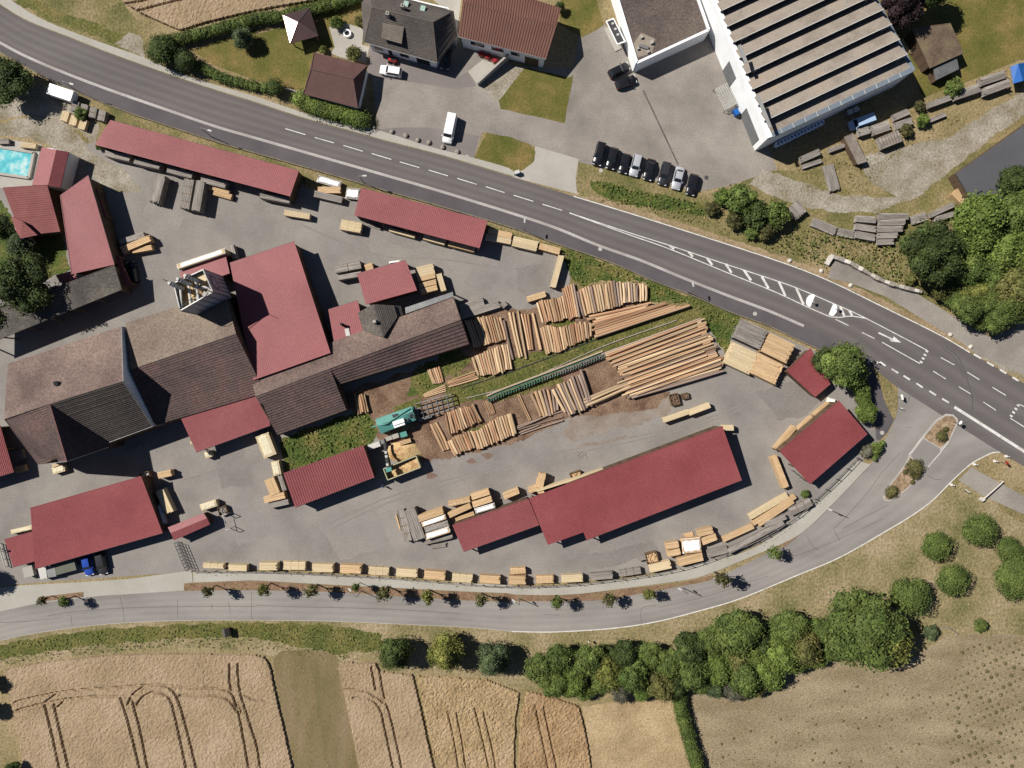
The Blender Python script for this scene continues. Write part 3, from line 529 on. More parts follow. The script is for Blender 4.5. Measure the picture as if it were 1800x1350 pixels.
crop('wheat_crop', Z(0, 3, (30, 655), (130, 630), (400, 590), (800, 550), (1200, 540), (1787, 550))+Z(1, 3, (70, 570), (110, 640), (140, 800), (200, 1050), (265, 1350), (330, 1700))+Z(0, 3, (260, 1700), (170, 1350), (80, 900)), [(t, tw) for t in T1], m_wheat, label='ripe wheat with looping wheel tracks left of the mown strip')
T2 = [Z(1, 3, (808, 640), (840, 800)), Z(1, 3, (862, 640), (900, 850), (935, 960), (980, 1150), (1025, 1360), (1100, 1700)), Z(1, 3, (870, 920), (910, 1100), (965, 1360), (1040, 1700)), Z(1, 3, (610, 798), (720, 800), (830, 830), (900, 880), (935, 960)), Z(1, 3, (680, 855), (780, 860), (840, 890), (880, 960)), Z(1, 3, (790, 820), (860, 860), (890, 890))]
crop('wheat_crop', Z(1, 3, (568, 640), (620, 600), (840, 610), (870, 665), (1100, 690), (1150, 900), (1200, 1130), (1250, 1350), (1330, 1700), (800, 1700), (715, 1350), (640, 960)), [(t, tw) for t in T2], m_wheat, label='pinkish wheat with one branching wheel track right of the mown strip')
T3 = [(Z(1, 3, (1340, 950), (1380, 1130), (1420, 1360), (1480, 1650)), .2), (Z(1, 3, (1400, 960), (1440, 1160), (1470, 1360), (1530, 1650)), .2), (Z(1, 3, (1530, 930), (1580, 1130), (1630, 1360), (1690, 1650)), .24), (Z(1, 3, (1590, 960), (1650, 1200), (1680, 1360), (1740, 1650)), .24)]
crop('oat_crop', Z(1, 3, (1120, 695), (1600, 720), (1787, 790))+Z(2, 3, (60, 820), (30, 1000), (20, 1350), (30, 1700))+Z(1, 3, (1340, 1700), (1255, 1350), (1160, 900)), T3, m_wheat2, h=.45, rough=.07, label='golden oat field with thin ragged tracks below the round trees')
T4 = [(Z(2, 3, (165, 910), (200, 1090), (258, 1360), (310, 1650)), .24), (Z(2, 3, (222, 920), (260, 1100), (318, 1360), (370, 1650)), .24)]
crop('barley_crop', Z(2, 3, (100, 800), (300, 850), (470, 910), (520, 1100), (560, 1350), (640, 1700), (50, 1700), (40, 1350), (50, 1000)), T4, m_wheat3, h=.45, rough=.07, label='brown barley field beside the pale stubble')
T5 = [(Z(0, 0, (800, 45), (1000, 15), (1100, -20)), tw), (Z(0, 0, (960, 85), (1150, 35), (1320, -5)), tw)]
crop('wheat_crop', Z(0, 0, (850, 20), (950, -120), (2900, -150), (2600, 0), (2250, 5), (1787, 85), (1450, 165), (1260, 225), (1180, 190), (1000, 110)), T5, m_wheat, label='ripe wheat field above the clipped hedge at the top')
UZ = Vector((0, 0, 1))
# ================================================================== buildings
def roof_plane(mb, A, B, Cc, D, mode='rib', pitch=.42, hh=.05, t=.14):
    A, B, Cc, D = Vector(A), Vector(B), Vector(Cc), Vector(D)
    nrm = (B-A).cross(D-A)
    if nrm.length < 1e-6: nrm = (B-A).cross(Cc-A)
    nrm.normalize()
    if nrm.z < 0: nrm = -nrm
    up = nrm
    if mode == 'rib':
        n = max(2, int(max((B-A).length, (Cc-D).length)/pitch)); base = len(mb.v); rows = []
        prof = ((0, 0), (.5, 0), (.62, 1), (.88, 1))
        us = [(i+f)/n for i in range(n) for f, _ in prof]+[1.0]; hs = [h for i in range(n) for _, h in prof]+[0]
        for u, h in zip(us, hs):
            mb.v.append(tuple(A.lerp(B, u)+up*h*hh)); mb.v.append(tuple(D.lerp(Cc, u)+up*h*hh))
        for i in range(len(us)-1):
            a = base+2*i; mb.f.append((a, a+2, a+3, a+1))
    elif mode == 'tile':
        n = max(2, int(max((D-A).length, (Cc-B).length)/pitch)); base = len(mb.v)
        for i in range(n):
            l0, l1, r0, r1 = A.lerp(D, i/n), A.lerp(D, (i+1)/n), B.lerp(Cc, i/n), B.lerp(Cc, (i+1)/n)
            k = len(mb.v); jit = hh*random.uniform(.8, 1.3)
            mb.v += [tuple(l0), tuple(r0), tuple(l0+up*jit), tuple(r0+up*jit), tuple(l1+up*.004), tuple(r1+up*.004)]
            mb.f += [(k, k+1, k+3, k+2), (k+2, k+3, k+5, k+4)]
    pts = [A, B, Cc, D]
    if (Cc-D).length < 1e-3: pts = [A, B, Cc]
    elif (B-A).length < 1e-3: pts = [A, Cc, D]
    dz = -.004 if mode in ('rib', 'tile') else 0
    mb.slab([p+up*dz for p in pts], t)
def WP(p): return W(*p)
def inset(pts, d=.35):
    c = sum((Vector((p.x, p.y, 0)) for p in pts), Vector())/len(pts); out = []
    for p in pts:
        v = Vector((p.x, p.y, 0))-c; out.append(c+v*(1-d*1.3/max(v.length, 1)))
    return out
def window(parent, a, b, t0, t1, z0, z1, name='window', fm=None, pm=None, d=.06):
    a = Vector((a[0], a[1], 0)); b = Vector((b[0], b[1], 0)); dr = (b-a).normalized(); nn = Vector((dr.y, -dr.x, 0))
    p = a.lerp(b, t0)+nn*.11; q = a.lerp(b, t1)+nn*.11
    f = MB().wall(p, q, z1, z1, d*2, z0).build(name, fm or m_wallw, parent)
    w = (q-p).length; e = .08/max(w, .3)
    MB().wall(p.lerp(q, e)+nn*d, p.lerp(q, 1-e)+nn*d, z1-.08, z1-.08, .03, z0+.08).build('pane', pm or m_glass, f)
    return f
def shed(name, label, quad, zs, mode='rib', rmat=None, walls=(), wmat=None, posts=True, pitch=.34, cat='shed', ov=.35, hh=.012, group=None):
    """quad: eave start, eave end, high end, high start in photograph pixels; zs: their heights"""
    R = [W(p[0], p[1], z) for p, z in zip(quad, zs)]
    G = inset(R, ov)
    c = sum(G, Vector())/4
    t = thing(name, label, cat, c, group=group)
    mb = MB(); roof_plane(mb, *R, mode=mode, pitch=pitch, hh=hh); mb.build('roof', rmat or m_red, t)
    for i in range(4):
        a, b = G[i], G[(i+1) % 4]; za, zb = zs[i]-.2, zs[(i+1) % 4]-.2
        if i in walls: MB().wall(a, b, za, zb, .16).build('wall', wmat or m_wood, t)
        if posts:
            n = max(1, round((b-a).length/5)); open_side = i not in walls
            for k in range(n):
                if not open_side and k > 0: continue
                p = a.lerp(b, k/n); z = za+(zb-za)*k/n
                MB().box((p.x, p.y, z/2+.03), (.2, .2, z), math.atan2((b-a).y, (b-a).x)).build('post', m_post, t)
        if i not in walls and posts:
            MB().tube(a+Vector((0, 0, za-.02)), b+Vector((0, 0, zb-.02)), .1, .1, 4).build('beam', m_post, t)
    lo_, hi_ = MB(), MB()
    lo_.tube(R[0]-UZ*.08, R[1]-UZ*.08, .08, .08, 5); lo_.build('gutter', m_dsteel, t)
    hi_.tube(R[3]+UZ*.02, R[2]+UZ*.02, .06, .06, 4); hi_.build('ridge_flashing', rmat or m_red, t)
    return t
def edge_trim(t, pts, mat, w=.12, h=.1):
    mb = MB()
    for a, b in zip(pts, pts[1:]): mb.tube(Vector(a)+Vector((0, 0, h/2)), Vector(b)+Vector((0, 0, h/2)), w/2, w/2, 4)
    return mb
# --- open timber sheds of the sawmill
shed('timber_shed', 'long red mono-pitch timber shed along the main road, upper left', [(194, 211), (525.5, 300), (510, 345), (167, 254)], (3.9, 3.9, 4.6, 4.6), walls=(0, 1, 3), wmat=m_wood)
shed('timber_shed', 'shorter red mono-pitch timber shed along the main road, right of the long one', [(635, 330), (857, 388), (843, 436), (622.5, 378)], (3.7, 3.7, 4.3, 4.3), walls=(0, 3))
shed('timber_shed', 'ribbed red shed between the sawdust container and the yard entrance', [(519, 892), (658.5, 839), (639, 783), (498, 832)], (3.6, 3.6, 4.5, 4.5), walls=(1, 2, 3), hh=.07, pitch=.46)
t17 = shed('timber_shed', 'large dark red open shed in the middle of the lower yard', [(1031, 949.5), (1304, 844), (1270, 749), (993, 852.5)], (3.6, 3.6, 4.7, 4.7), rmat=m_reddk, walls=(2, 1))
mb = MB(); roof_plane(mb, W(963, 958, 3.72), W(1026, 935.5, 3.75), W(993, 852.5, 4.7), W(930, 876, 4.7), pitch=.34, hh=.012); mb.build('roof', m_reddk, t17)
for p in ((966, 953, 3.5), (990, 945, 3.5), (1018, 934, 3.5), (936, 878, 4.4), (948, 908, 4.0)):
    w_ = W(*p); MB().box((w_.x, w_.y, p[2]/2), (.2, .2, p[2]), .35).build('post', m_post, t17)
shed('lean_to_shed', 'lower red shed joined to the left end of the large open shed', [(815, 970), (948, 923), (929, 877), (795, 923)], (3.3, 3.3, 3.9, 3.9), walls=(2,))
shed('timber_shed', 'red hall beside the road junction at the right end of the yard', [(1424, 851), (1525, 763), (1475, 704), (1370, 793)], (3.6, 3.6, 4.6, 4.6), rmat=m_reddk, walls=(0, 1, 2))
shed('garden_shed', 'small dark red shed half under the junction tree', [(1433, 698), (1460, 675), (1425, 612), (1383, 652)], (2.4, 2.4, 2.9, 2.9), rmat=m_reddk, walls=(0, 2, 3))
shed('machine_shed', 'large red shed at the lower left, two cars parked below it', [(62, 1000), (286, 937), (248, 837), (53, 893)], (2.9, 2.9, 4.4, 4.4), rmat=m_reddk, walls=(1, 2, 3))
shed('lean_to_shed', 'low red lean-to on the left end of the lower left shed', [(23, 997), (74, 983), (63, 933), (7.5, 948)], (2.4, 2.4, 2.9, 2.9), rmat=m_reddk, walls=(2, 3))
shed('mill_annex', 'big pink-red sheet roof hall in the middle of the sawmill', [(404, 462), (517, 424), (581, 620), (445, 668)], (4.0, 4.0, 5.4, 5.4), walls=(0, 1, 3), posts=False, cat='hall')
shed('mill_annex', 'small red roof behind the pipe silo, white foil pack on its edge', [(316, 478), (396, 446), (404, 480), (318, 510)], (3.4, 3.4, 3.8, 3.8), walls=(2, 3), cat='annex')
shed('mill_annex', 'square red roof with sawn stacks on its right side', [(627.5, 481), (713, 457), (733, 510), (643, 535)], (3.7, 3.7, 4.3, 4.3), walls=(2, 3), cat='annex')
t10 = shed('mill_annex', 'small red roof with a black flue beside the mill dormer', [(577, 544), (629, 528), (640, 582), (587, 601)], (3.4, 3.4, 3.9, 3.9), walls=(0, 1), posts=False, cat='annex')
c = W(608, 574, 3.7); MB().tube(c, c+Vector((-.6, .4, 1.3)), .28, .28, 10).build('flue', m_black, t10)
c = W(611, 584, 3.8); MB().box((c.x, c.y, c.z+.1), (.8, 1.4, .2), .2).build('roof_hatch', m_pale, t10)
shed('loading_canopy', 'red canopy over the loading bay left of the brown mill roof', [(345, 795), (475, 748), (465, 690), (317, 733)], (3.3, 3.3, 4.1, 4.1), walls=(2,), cat='canopy')
shed('mill_annex', 'red roof cut by the left edge of the picture', [(24, 830), (-80, 862), (-104, 780), (0, 748)], (3.2, 3.2, 4.0, 4.0), walls=(1, 2), hh=.07, rmat=m_reddk, cat='annex')
def complex_b(name, label, cat, planes, walls, rmat, wmat, pitch=.42, hh=.075, loc=None):
    P = [W(*p) for pl in planes for p in pl[:4]]
    c = sum((Vector((p.x, p.y, 0)) for p in P), Vector())/len(P)
    t = thing(name, label, cat, loc or c)
    for pl in planes:
        mb = MB(); mode = pl[4] if len(pl) > 4 else 'tile'; mt = pl[5] if len(pl) > 5 else rmat
        roof_plane(mb, *[W(*p) for p in pl[:4]], mode=mode, pitch=pl[6] if len(pl) > 6 else pitch, hh=pl[7] if len(pl) > 7 else (hh if mode != 'rib' or hh == .08 else .012))
        mb.build('roof', mt, t)
    for wl_ in walls:
        a, b, za, zb = W(*wl_[0]), W(*wl_[1]), wl_[2], wl_[3]
        pk = wl_[4] if len(wl_) > 4 else None; mt = wl_[5] if len(wl_) > 5 else wmat
        MB().wall(a, b, za, zb, .2, 0, pk).build('wall', mt, t)
    return t
def gnd(p): 
    w = W(*p); return (900+w.x/SC, 675-w.y/SC)       # ground pixel straight below a traced roof point
def ginset(pts, d=.4):
    g = inset([W(*p) for p in pts], d); return [(900+v.x/SC, 675-v.y/SC) for v in g]
# hut with slight gable beside the lower left shed
q = [(295, 927, 2.4), (358, 902, 2.4), (369, 922, 2.4), (306, 950, 2.4)]; gi = ginset(q, .3)
complex_b('yard_hut', 'tiny red gabled hut by the sliding yard gate', 'hut', [(q[0], q[1], (364, 911, 2.8), (300, 937, 2.8), 'rib'), (q[2], q[3], (300, 937, 2.8), (364, 911, 2.8), 'rib')], [(gi[i], gi[(i+1) % 4], 2.25, 2.25) for i in range(4)], m_red, m_wood)
# B5 house with east gable and south wing
N0, N1 = (14, 640, 5.5), (214, 574, 5.5); R0, R1 = (7.5, 737, 12), (217, 670, 12)
S1 = (269, 749, 5.3); SV = (190, 778, 5.3); Wr = (88, 710, 11.95); We = (118, 811, 11.3); Wl = (68, 817, 5.9); Wx = (191, 786, 5.2)
g_ne, g_se = gnd((212, 574.5, 5.5)), gnd((266.5, 749.5, 5.3))
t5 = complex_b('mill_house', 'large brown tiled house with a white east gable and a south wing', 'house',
    [(N1, N0, R0, R1), (SV, S1, R1, Wr, 'tile', m_shadeslope, .42, .1), (Wl, We, Wr, R0, 'tile', m_brown2), (Wx, SV, Wr, We, 'tile', m_brown2)],
    [(g_ne, g_se, 5.35, 5.15, (.545, 11.7)), (gnd(N0), g_ne, 5.2, 5.2, None, m_wood), (g_se, gnd(SV), 5.0, 5.0, None, m_wood), (gnd(Wl), gnd(Wx), 5.5, 4.9, (.42, 10.6), m_wood), (gnd((20, 745, 5.9)), gnd(Wl), 5.5, 5.5, None, m_wood), (gnd(Wx), gnd(SV), 4.9, 5.0, None, m_wood), (gnd(N0), gnd((20, 745, 5.9)), 5.2, 5.5, None, m_wood)], m_brown, m_wallw)
edge_trim(t5, [W(*R1), W(*Wr), W(*R0)], m_dark).build('ridge_cap', m_dark, t5)
edge_trim(t5, [W(*Wr), W(*We)], m_dark).build('ridge_cap', m_redtile, t5)
edge_trim(t5, [W(*N1), W(*R1), W(*S1)], m_dark, .2).build('verge_board', m_steel, t5)
edge_trim(t5, [W(*S1), W(*SV)], m_dark, .18).build('gutter', m_steel, t5)
edge_trim(t5, [W(*Wl), W(*We), W(*Wx)], m_dark, .18).build('gutter', m_steel, t5)
c = W(105, 674, 9.3); ch = MB().box((c.x, c.y, c.z+.3), (.6, .6, 1.6), .3).build('chimney', m_dark, t5)
MB().box((c.x, c.y, c.z+1.15), (.75, .75, .1), .3).build('chimney_cap', m_black, ch)
# B6 middle barn
q6 = [(221, 568, 4.6), (395, 512, 4.6), (415, 587, 8.0), (230, 650, 8.0), (274, 747, 4.3), (466, 690, 4.3)]
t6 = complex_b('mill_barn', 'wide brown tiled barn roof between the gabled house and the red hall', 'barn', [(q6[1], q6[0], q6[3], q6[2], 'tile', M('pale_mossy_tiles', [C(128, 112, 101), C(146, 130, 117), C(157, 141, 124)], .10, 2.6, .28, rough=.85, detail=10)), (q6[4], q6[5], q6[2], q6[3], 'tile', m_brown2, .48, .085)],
    [(gnd(q6[0]), gnd(q6[1]), 4.3, 4.3), (gnd(q6[0]), gnd(q6[4]), 4.2, 4.0, (.45, 7.6)), (gnd(q6[1]), gnd(q6[5]), 4.2, 4.0, (.45, 7.6)), (gnd(q6[4]), gnd(q6[5]), 4.0, 4.0)], m_brown, m_wood)
edge_trim(t6, [W(*q6[2]), W(*q6[3])], m_dark).build('ridge_cap', m_dark, t6)
# B9 long mill
e = [(583, 601, 4.1), (797, 523, 4.1), (810, 562, 5.9), (449, 697, 5.9), (824, 604, 3.6), (592, 676, 3.9), (609, 720, 2.7), (488, 764, 2.7)]
b0 = (440, 655, 4.1)
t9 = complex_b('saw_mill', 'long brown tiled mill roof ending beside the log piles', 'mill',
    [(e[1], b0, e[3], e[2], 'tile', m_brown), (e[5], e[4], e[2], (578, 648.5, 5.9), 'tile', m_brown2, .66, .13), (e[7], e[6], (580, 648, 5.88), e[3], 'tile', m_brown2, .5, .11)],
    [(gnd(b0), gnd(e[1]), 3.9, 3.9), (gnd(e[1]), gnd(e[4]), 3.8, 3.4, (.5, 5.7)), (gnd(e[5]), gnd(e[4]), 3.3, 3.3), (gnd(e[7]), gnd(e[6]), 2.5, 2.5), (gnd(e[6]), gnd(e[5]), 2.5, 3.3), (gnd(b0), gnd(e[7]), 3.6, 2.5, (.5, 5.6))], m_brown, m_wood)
edge_trim(t9, [W(*e[2]), W(*e[3])], m_dark).build('ridge_cap', m_dark, t9)
# skylight battens across the mill roof
for a, b in (((595, 665, 5.15), (730, 618, 4.9)),):
    pass
# cross gable of the mill
dr = [(629, 550, 4.4), (656, 535, 5.9), (674, 593, 6.1), (639, 581, 4.6), (692, 537, 4.5), (698, 558, 4.5)]
td = complex_b('mill_dormer', 'grey cross gable with a small chimney on the brown mill roof', 'dormer', [(dr[0], dr[3], dr[2], dr[1], 'tile', m_greyroof), (dr[5], dr[4], dr[1], dr[2], 'tile', m_dark)], [(gnd(dr[0]), gnd(dr[4]), 4.2, 4.2, (.45, 5.7))], m_greyroof, m_wood)
for ch in [o for o in td.children]:
    ch.parent = t9; ch.matrix_parent_inverse = Matrix.Identity(4)
    ch.data.transform(Matrix.Translation(td.location-t9.location))
    ch.name = 'dormer_roof' if ch.name.startswith('roof') else 'dormer_wall'
bpy.data.objects.remove(td)
c = W(660, 566, 5.6); MB().box((c.x, c.y, c.z+.5), (.55, .55, 1.5), .35).build('chimney', m_conc, t9)
shed('mill_porch', 'little dark tiled porch roof right of the mill dormer', [(709, 555), (704, 538), (692, 537), (699, 557)], (3.4, 3.4, 4.2, 4.2), mode='tile', rmat=m_dark, walls=(), cat='porch', ov=.2)
shed('mill_porch', 'narrow pale sheet canopy along the back of the mill', [(712, 541), (796, 513), (797, 521), (713, 551)], (3.0, 3.0, 3.5, 3.5), rmat=m_steel, walls=(2,), cat='canopy', ov=.15)
# B4 long grey shed at the left
shed('grey_shed', 'long grey weathered roof running out at the left edge under a tree', [(-40, 612), (214, 509), (201, 466), (-50, 562)], (4.5, 4.5, 5.2, 5.2), mode='tile', rmat=m_greyroof, walls=(1, 2))
shed('narrow_canopy', 'narrow red canopy strip beside a dark car', [(231, 500), (222, 503.5), (202, 452), (209, 450)], (2.8, 2.8, 3.0, 3.0), walls=(), cat='canopy', ov=.15)
shed('narrow_canopy', 'narrow red canopy strip on the right of the long red house', [(187, 381), (178, 384), (161, 333), (170, 331)], (2.8, 2.8, 3.0, 3.0), walls=(), cat='canopy', ov=.15)
# red house group at the left
lr = [(147, 306), (108, 341), (104, 416), (127, 482), (200, 465), (161, 330)]
ra, rb = (134, 322, 4.9), (160, 474, 4.9)
shed('red_house', 'long red house roof stepping down towards the grey shed', [(201, 465), (155, 308), (106, 343), (126, 482)], (4.5, 4.5, 4.9, 4.9), walls=(0, 1, 2, 3), posts=False, cat='house')
shed('red_house_annex', 'short red roof piece above the grey shed at the left', [(98, 484), (132, 475), (136, 492), (105, 496)], (2.8, 2.8, 3.1, 3.1), walls=(), cat='annex', ov=.2)
q3 = [(37, 414, 3.6), (106, 407, 3.6), (83, 325, 4.4), (5, 330, 4.4)]
shed('square_house', 'square red tiled house with a small hipped bay at the lower left', [p[:2] for p in q3], [p[2] for p in q3], mode='tile', rmat=m_redtile, walls=(0, 1, 2, 3), wmat=m_wood, posts=False, cat='house', pitch=.42, hh=.05)
q3b = [(20, 380, 4.5), (40, 389, 4.9), (66, 413, 4.6), (37, 419, 4.2), (28, 404, 4.0)]
complex_b('bay_roof', 'small hipped red bay with a white ridge on the square house', 'bay', [(q3b[4], q3b[3], q3b[1], q3b[0], 'tile'), (q3b[3], q3b[2], q3b[1], q3b[1], 'tile')], [(gnd(q3b[4]), gnd(q3b[3]), 4.0, 4.0), (gnd(q3b[0]), gnd(q3b[4]), 4.2, 4.0)], m_redtile, m_wallw)
qp = [(121, 267, 3.4), (73, 259, 3.4), (57, 325, 3.4), (104, 330, 3.4)]
complex_b('pool_house', 'red gabled pool house right of the swimming pool', 'house', [((73, 259, 3.4), (57, 325, 3.4), (84, 327, 4.3), (99, 263, 4.3), 'rib'), ((106, 330, 3.4), (121, 267, 3.4), (99, 263, 4.3), (84, 327, 4.3), 'rib')], [(gnd((104, 328, 3.4)), gnd((120, 268, 3.4)), 3.2, 3.2), (gnd((58, 325, 3.4)), gnd((104, 328, 3.4)), 3.2, 3.2, (.5, 4.0)), (gnd((74, 260, 3.4)), gnd((120, 268, 3.4)), 3.2, 3.2, (.5, 4.0)), (gnd((74, 260, 3.4)), gnd((58, 325, 3.4)), 3.2, 3.2)], m_red, m_wallw)
# pool
tp = thing('swimming_pool', 'turquoise swimming pool at the left edge beside the red pool house', 'pool', W(20, 285))
a, b, c, d = [W(*p) for p in Z(0, 0, (-250, 990), (245, 1070), (208, 1245), (-250, 1180))]
MB().prism([v.xy for v in (a, b, c, d)], .0, .28).build('water', m_water, tp)
for p, q2 in ((a, b), (b, c), (c, d)): MB().wall(p, q2, .5, .5, .5).build('coping', m_conc, tp)
sheet('pool_terrace', Z(0, 0, (-300, 920), (290, 1010), (215, 1330), (-300, 1290)), .03, m_conc)
# --- north side houses
# gazebo
q = [(497, 26, 2.5), (544, 14, 2.5), (559.5, 63, 2.5), (510, 77, 2.5)]; ap = (524, 39, 3.17); gi = ginset(q, .5)
tg = complex_b('garden_pavilion', 'garden pavilion with a four sided pointed roof, one side glaring white', 'pavilion', [(q[1], q[0], ap, ap, 'flat'), (q[2], q[1], ap, ap, 'flat'), (q[3], q[2], ap, ap, 'flat'), (q[0], q[3], ap, ap, 'flat')], [], m_gloss, m_wood)
for p in gi: 
    g0 = W(*p); MB().box((g0.x, g0.y, 1.25), (.18, .18, 2.5), .3).build('post', m_post, tg)
for p in q: edge_trim(tg, [W(*p), W(*ap)], m_dark, .1).build('hip_cap', m_dark, tg)
# garage
q = [(533, 165, 2.9), (552, 92, 2.9), (646, 115, 2.9), (629, 190, 2.9)]; r0, r1 = (547, 122, 4.9), (621, 139, 4.9); gi = ginset(q, .4)
tg = complex_b('hipped_garage', 'brown hip roofed garage beside the flowering hedge', 'garage', [(q[2], q[1], r0, r1, 'flat'), (q[0], q[3], r1, r0, 'flat'), (q[1], q[0], r0, r0, 'flat'), (q[3], q[2], r1, r1, 'flat')], [(gi[i], gi[(i+1) % 4], 2.75, 2.75) for i in range(4)], m_hutroof, m_wallw)
edge_trim(tg, [W(*r0), W(*r1)], m_dark).build('ridge_cap', m_brown2, tg)
for p, r in ((q[0], r0), (q[1], r0), (q[2], r1), (q[3], r1)): edge_trim(tg, [W(*p), W(*r)], m_dark, .1).build('hip_cap', m_brown2, tg)
a, b = W(*gi[3]), W(*gi[2])
for k in range(2): window(tg, b, a, .08+.47*k, .45+.47*k, .1, 2.3, 'garage_door', m_wallg, m_wallg)
# dark house
A, B, Cc, D = (640, 75, 3.5), (768.5, 111, 3.5), (761, 39, 7.2), (654, 13, 7.2)
F = (655, -30, 4.6); E = (790, 23, 5.6); G = (775, 72, 3.6); Hh = (806, 60, 3.6)
th = complex_b('dark_house', 'white house under a charcoal tiled hip roof with a dormer and two chimneys', 'house', [(A, B, Cc, D), (E, (650, -14, 5.4), D, Cc), (B, (803, 62, 3.6), E, Cc), ((803, 62, 3.6), (797, 20, 3.6), (790, 23, 5.6), E), ((797, 20, 3.6), (645, -20, 3.6), (650, -14, 5.4), (790, 23, 5.6)), ((636, 5, 3.6), A, D, (650, -14, 5.4))],
    [], m_dark, m_wallw)
gw = ginset([A, B, (800, 60, 3.5), (795, 10, 3.5), (640, -25, 3.5)], .7)
for i in range(5): MB().wall(W(*gw[i]), W(*gw[(i+1) % 5]), 3.4, 3.4, .25).build('wall', m_wallw, th)
edge_trim(th, [W(*D), W(*Cc), W(*E)], m_dark, .16).build('ridge_cap', M('ridge_tiles', [C(128, 118, 108)], 1, 5, .15), th)
edge_trim(th, [W(*A), W(*B)], m_dark, .16).build('gutter', m_steel, th)
edge_trim(th, [W(*B), W(*Cc)], m_dark, .12).build('hip_cap', MATS['ridge_tiles'], th)
edge_trim(th, [W(*A), W(*D)], m_dark, .12).build('hip_cap', MATS['ridge_tiles'], th)
a, b = W(*gw[0]), W(*gw[1])
for t0, t1, z0, z1 in ((.05, .2, 1.0, 2.4), (.27, .34, .1, 2.3), (.45, .6, 1.0, 2.4), (.7, .92, .1, 2.4)):
    window(th, a, b, t0, t1, z0, z1)
dm = [(670, 67, 5.3), (706, 77, 5.3), (710, 47.5, 6.3), (673, 40, 6.3)]
mb = MB(); roof_plane(mb, *[W(*p) for p in dm], mode='tile', pitch=.36); dmr = mb.build('dormer', M('dormer_tiles', [C(122, 112, 104), C(140, 130, 120)], .4, 4, .18), th)
a, b = W(*gnd(dm[0])), W(*gnd(dm[1])); a2, b2 = a.lerp(b, .06), a.lerp(b, .94); up = Vector((.1, .35, 0))
MB().wall(a2+up, b2+up, 5.1, 5.1, .15, 3.9).build('dormer_wall', m_wallw, th)
MB().wall(a2.lerp(b2, .12)+up*.6, a2.lerp(b2, .88)+up*.6, 4.95, 4.95, .08, 4.2).build('dormer_window', m_glass, th)
for px, py, z, h in ((682, 27, 6.2, 1.7), (708, 12, 6.6, 1.2)):
    c = W(px, py, z+h*.5); cb = MB().box((c.x, c.y, z+h/2-.3), (.6, .6, h+.6), -.25).build('chimney', m_conc, th)
    MB().box((c.x, c.y, z+h+.02), (.26, .26, .06), -.25).build('flue', m_black, cb)
for px, py in ((714, 8), (743.5, 16)):
    c = W(px, py, 6.0); MB().box((c.x, c.y, 6.1), (.9, 1.0, .5), -.25).build('roof_window', M('pale_skylight', [C(186, 214, 204)], 1, 4, .05, rough=.15), th)
# balcony with railing
bl = thing('balcony_terrace', 'small entrance balcony with a white rail right of the dark house', 'balcony', W(785, 68))
MB().prism([W(*p).xy for p in Z(1, 0, (1300, 232), (1385, 255), (1415, 290), (1400, 330), (1290, 290))], 0, 2.4).build('deck', m_conc, bl)
for p, q2 in zip(Z(1, 0, (1300, 232), (1385, 255)), Z(1, 0, (1385, 255), (1415, 290))):
    MB().wall(W(*p), W(*q2), 3.2, 3.2, .1, 2.4).build('railing', m_wallw, bl)
# brown ribbed hall
A, B, Cc, D = (805, 65, 4.5), (960, 104.5, 4.5), (978, 47, 6.5), (813, 4, 6.5)
E, F = (986, 14, 4.5), (815, -40, 4.5)
tb = complex_b('ribbed_hall', 'brown ribbed sheet hall with white walls right of the dark house', 'hall', [(A, B, Cc, D, 'rib'), (E, F, D, Cc, 'rib')], [], m_brsheet, m_wallw, pitch=.5, hh=.08)
gw = ginset([A, B, E, F], .6)
MB().wall(W(*gw[0]), W(*gw[1]), 4.3, 4.3, .2).build('wall', m_wallw, tb); MB().wall(W(*gw[1]), W(*gw[2]), 4.2, 4.2, .2, 0, (.55, 6.3)).build('wall', m_wallw, tb)
MB().wall(W(*gw[2]), W(*gw[3]), 4.3, 4.3, .2).build('wall', m_wallw, tb); MB().wall(W(*gw[3]), W(*gw[0]), 4.2, 4.2, .2, 0, (.45, 6.3)).build('wall', m_wallw, tb)
a, b = W(*gw[0]), W(*gw[1])
for t0, t1 in ((.1, .28), (.36, .52), (.6, .72)): window(tb, a, b, t0, t1, 2.2, 3.6)
window(tb, a, b, .78, .95, .1, 2.9, 'gate', m_wood, m_wood)
edge_trim(tb, [W(*A), W(*B)], m_dark, .16).build('gutter', m_steel, tb)
# ramp wall
o = MB().wall(W(*Z(1, 0, (1548, 596))[0]), W(*Z(1, 0, (1760, 415))[0]), 1.3, 2.2, .35).build('retaining_wall', m_conc); center(o); tag(o, 'slanting concrete retaining wall in front of the ribbed hall', 'wall')
# office building
o4 = [W(*p, 3.9) for p in ((1078, -30), (1120, 110), (1246, 52), (1212, -45))]
to = thing('office_building', 'white flat roofed office building with gravel roof left of the factory', 'building', W(1160, 30))
MB().slab([v-Vector((0, 0, .25)) for v in o4], .3).build('roof', m_flat, to)
for i in range(3):
    a, b = o4[i], o4[i+1]; MB().wall(a, b, 3.95, 3.95, .45).build('wall', m_wallw, to)
a, b = o4[1], o4[2]
window(to, a, b, .03, .9, 2.0, 2.9, 'window_band', m_wallg, m_glass); window(to, a, b, .86, .99, .1, 2.5, 'door', m_wallg, m_glass)
a, b = o4[0], o4[1]; window(to, a, b, .3, .96, 1.2, 2.2, 'window_band', m_wallg, m_glass)
cp = MB().prism([W(*p, 2.8).xy for p in Z(2, 0, (655, 145), (710, 125), (795, 290), (735, 312))], 2.5, 2.8).build('canopy', m_wallw, to)
MB().prism([W(*p, 2.85).xy for p in Z(2, 0, (664, 150), (707, 134), (782, 285), (737, 302))], 2.75, 2.82).build('canopy_felt', m_dsteel, cp)
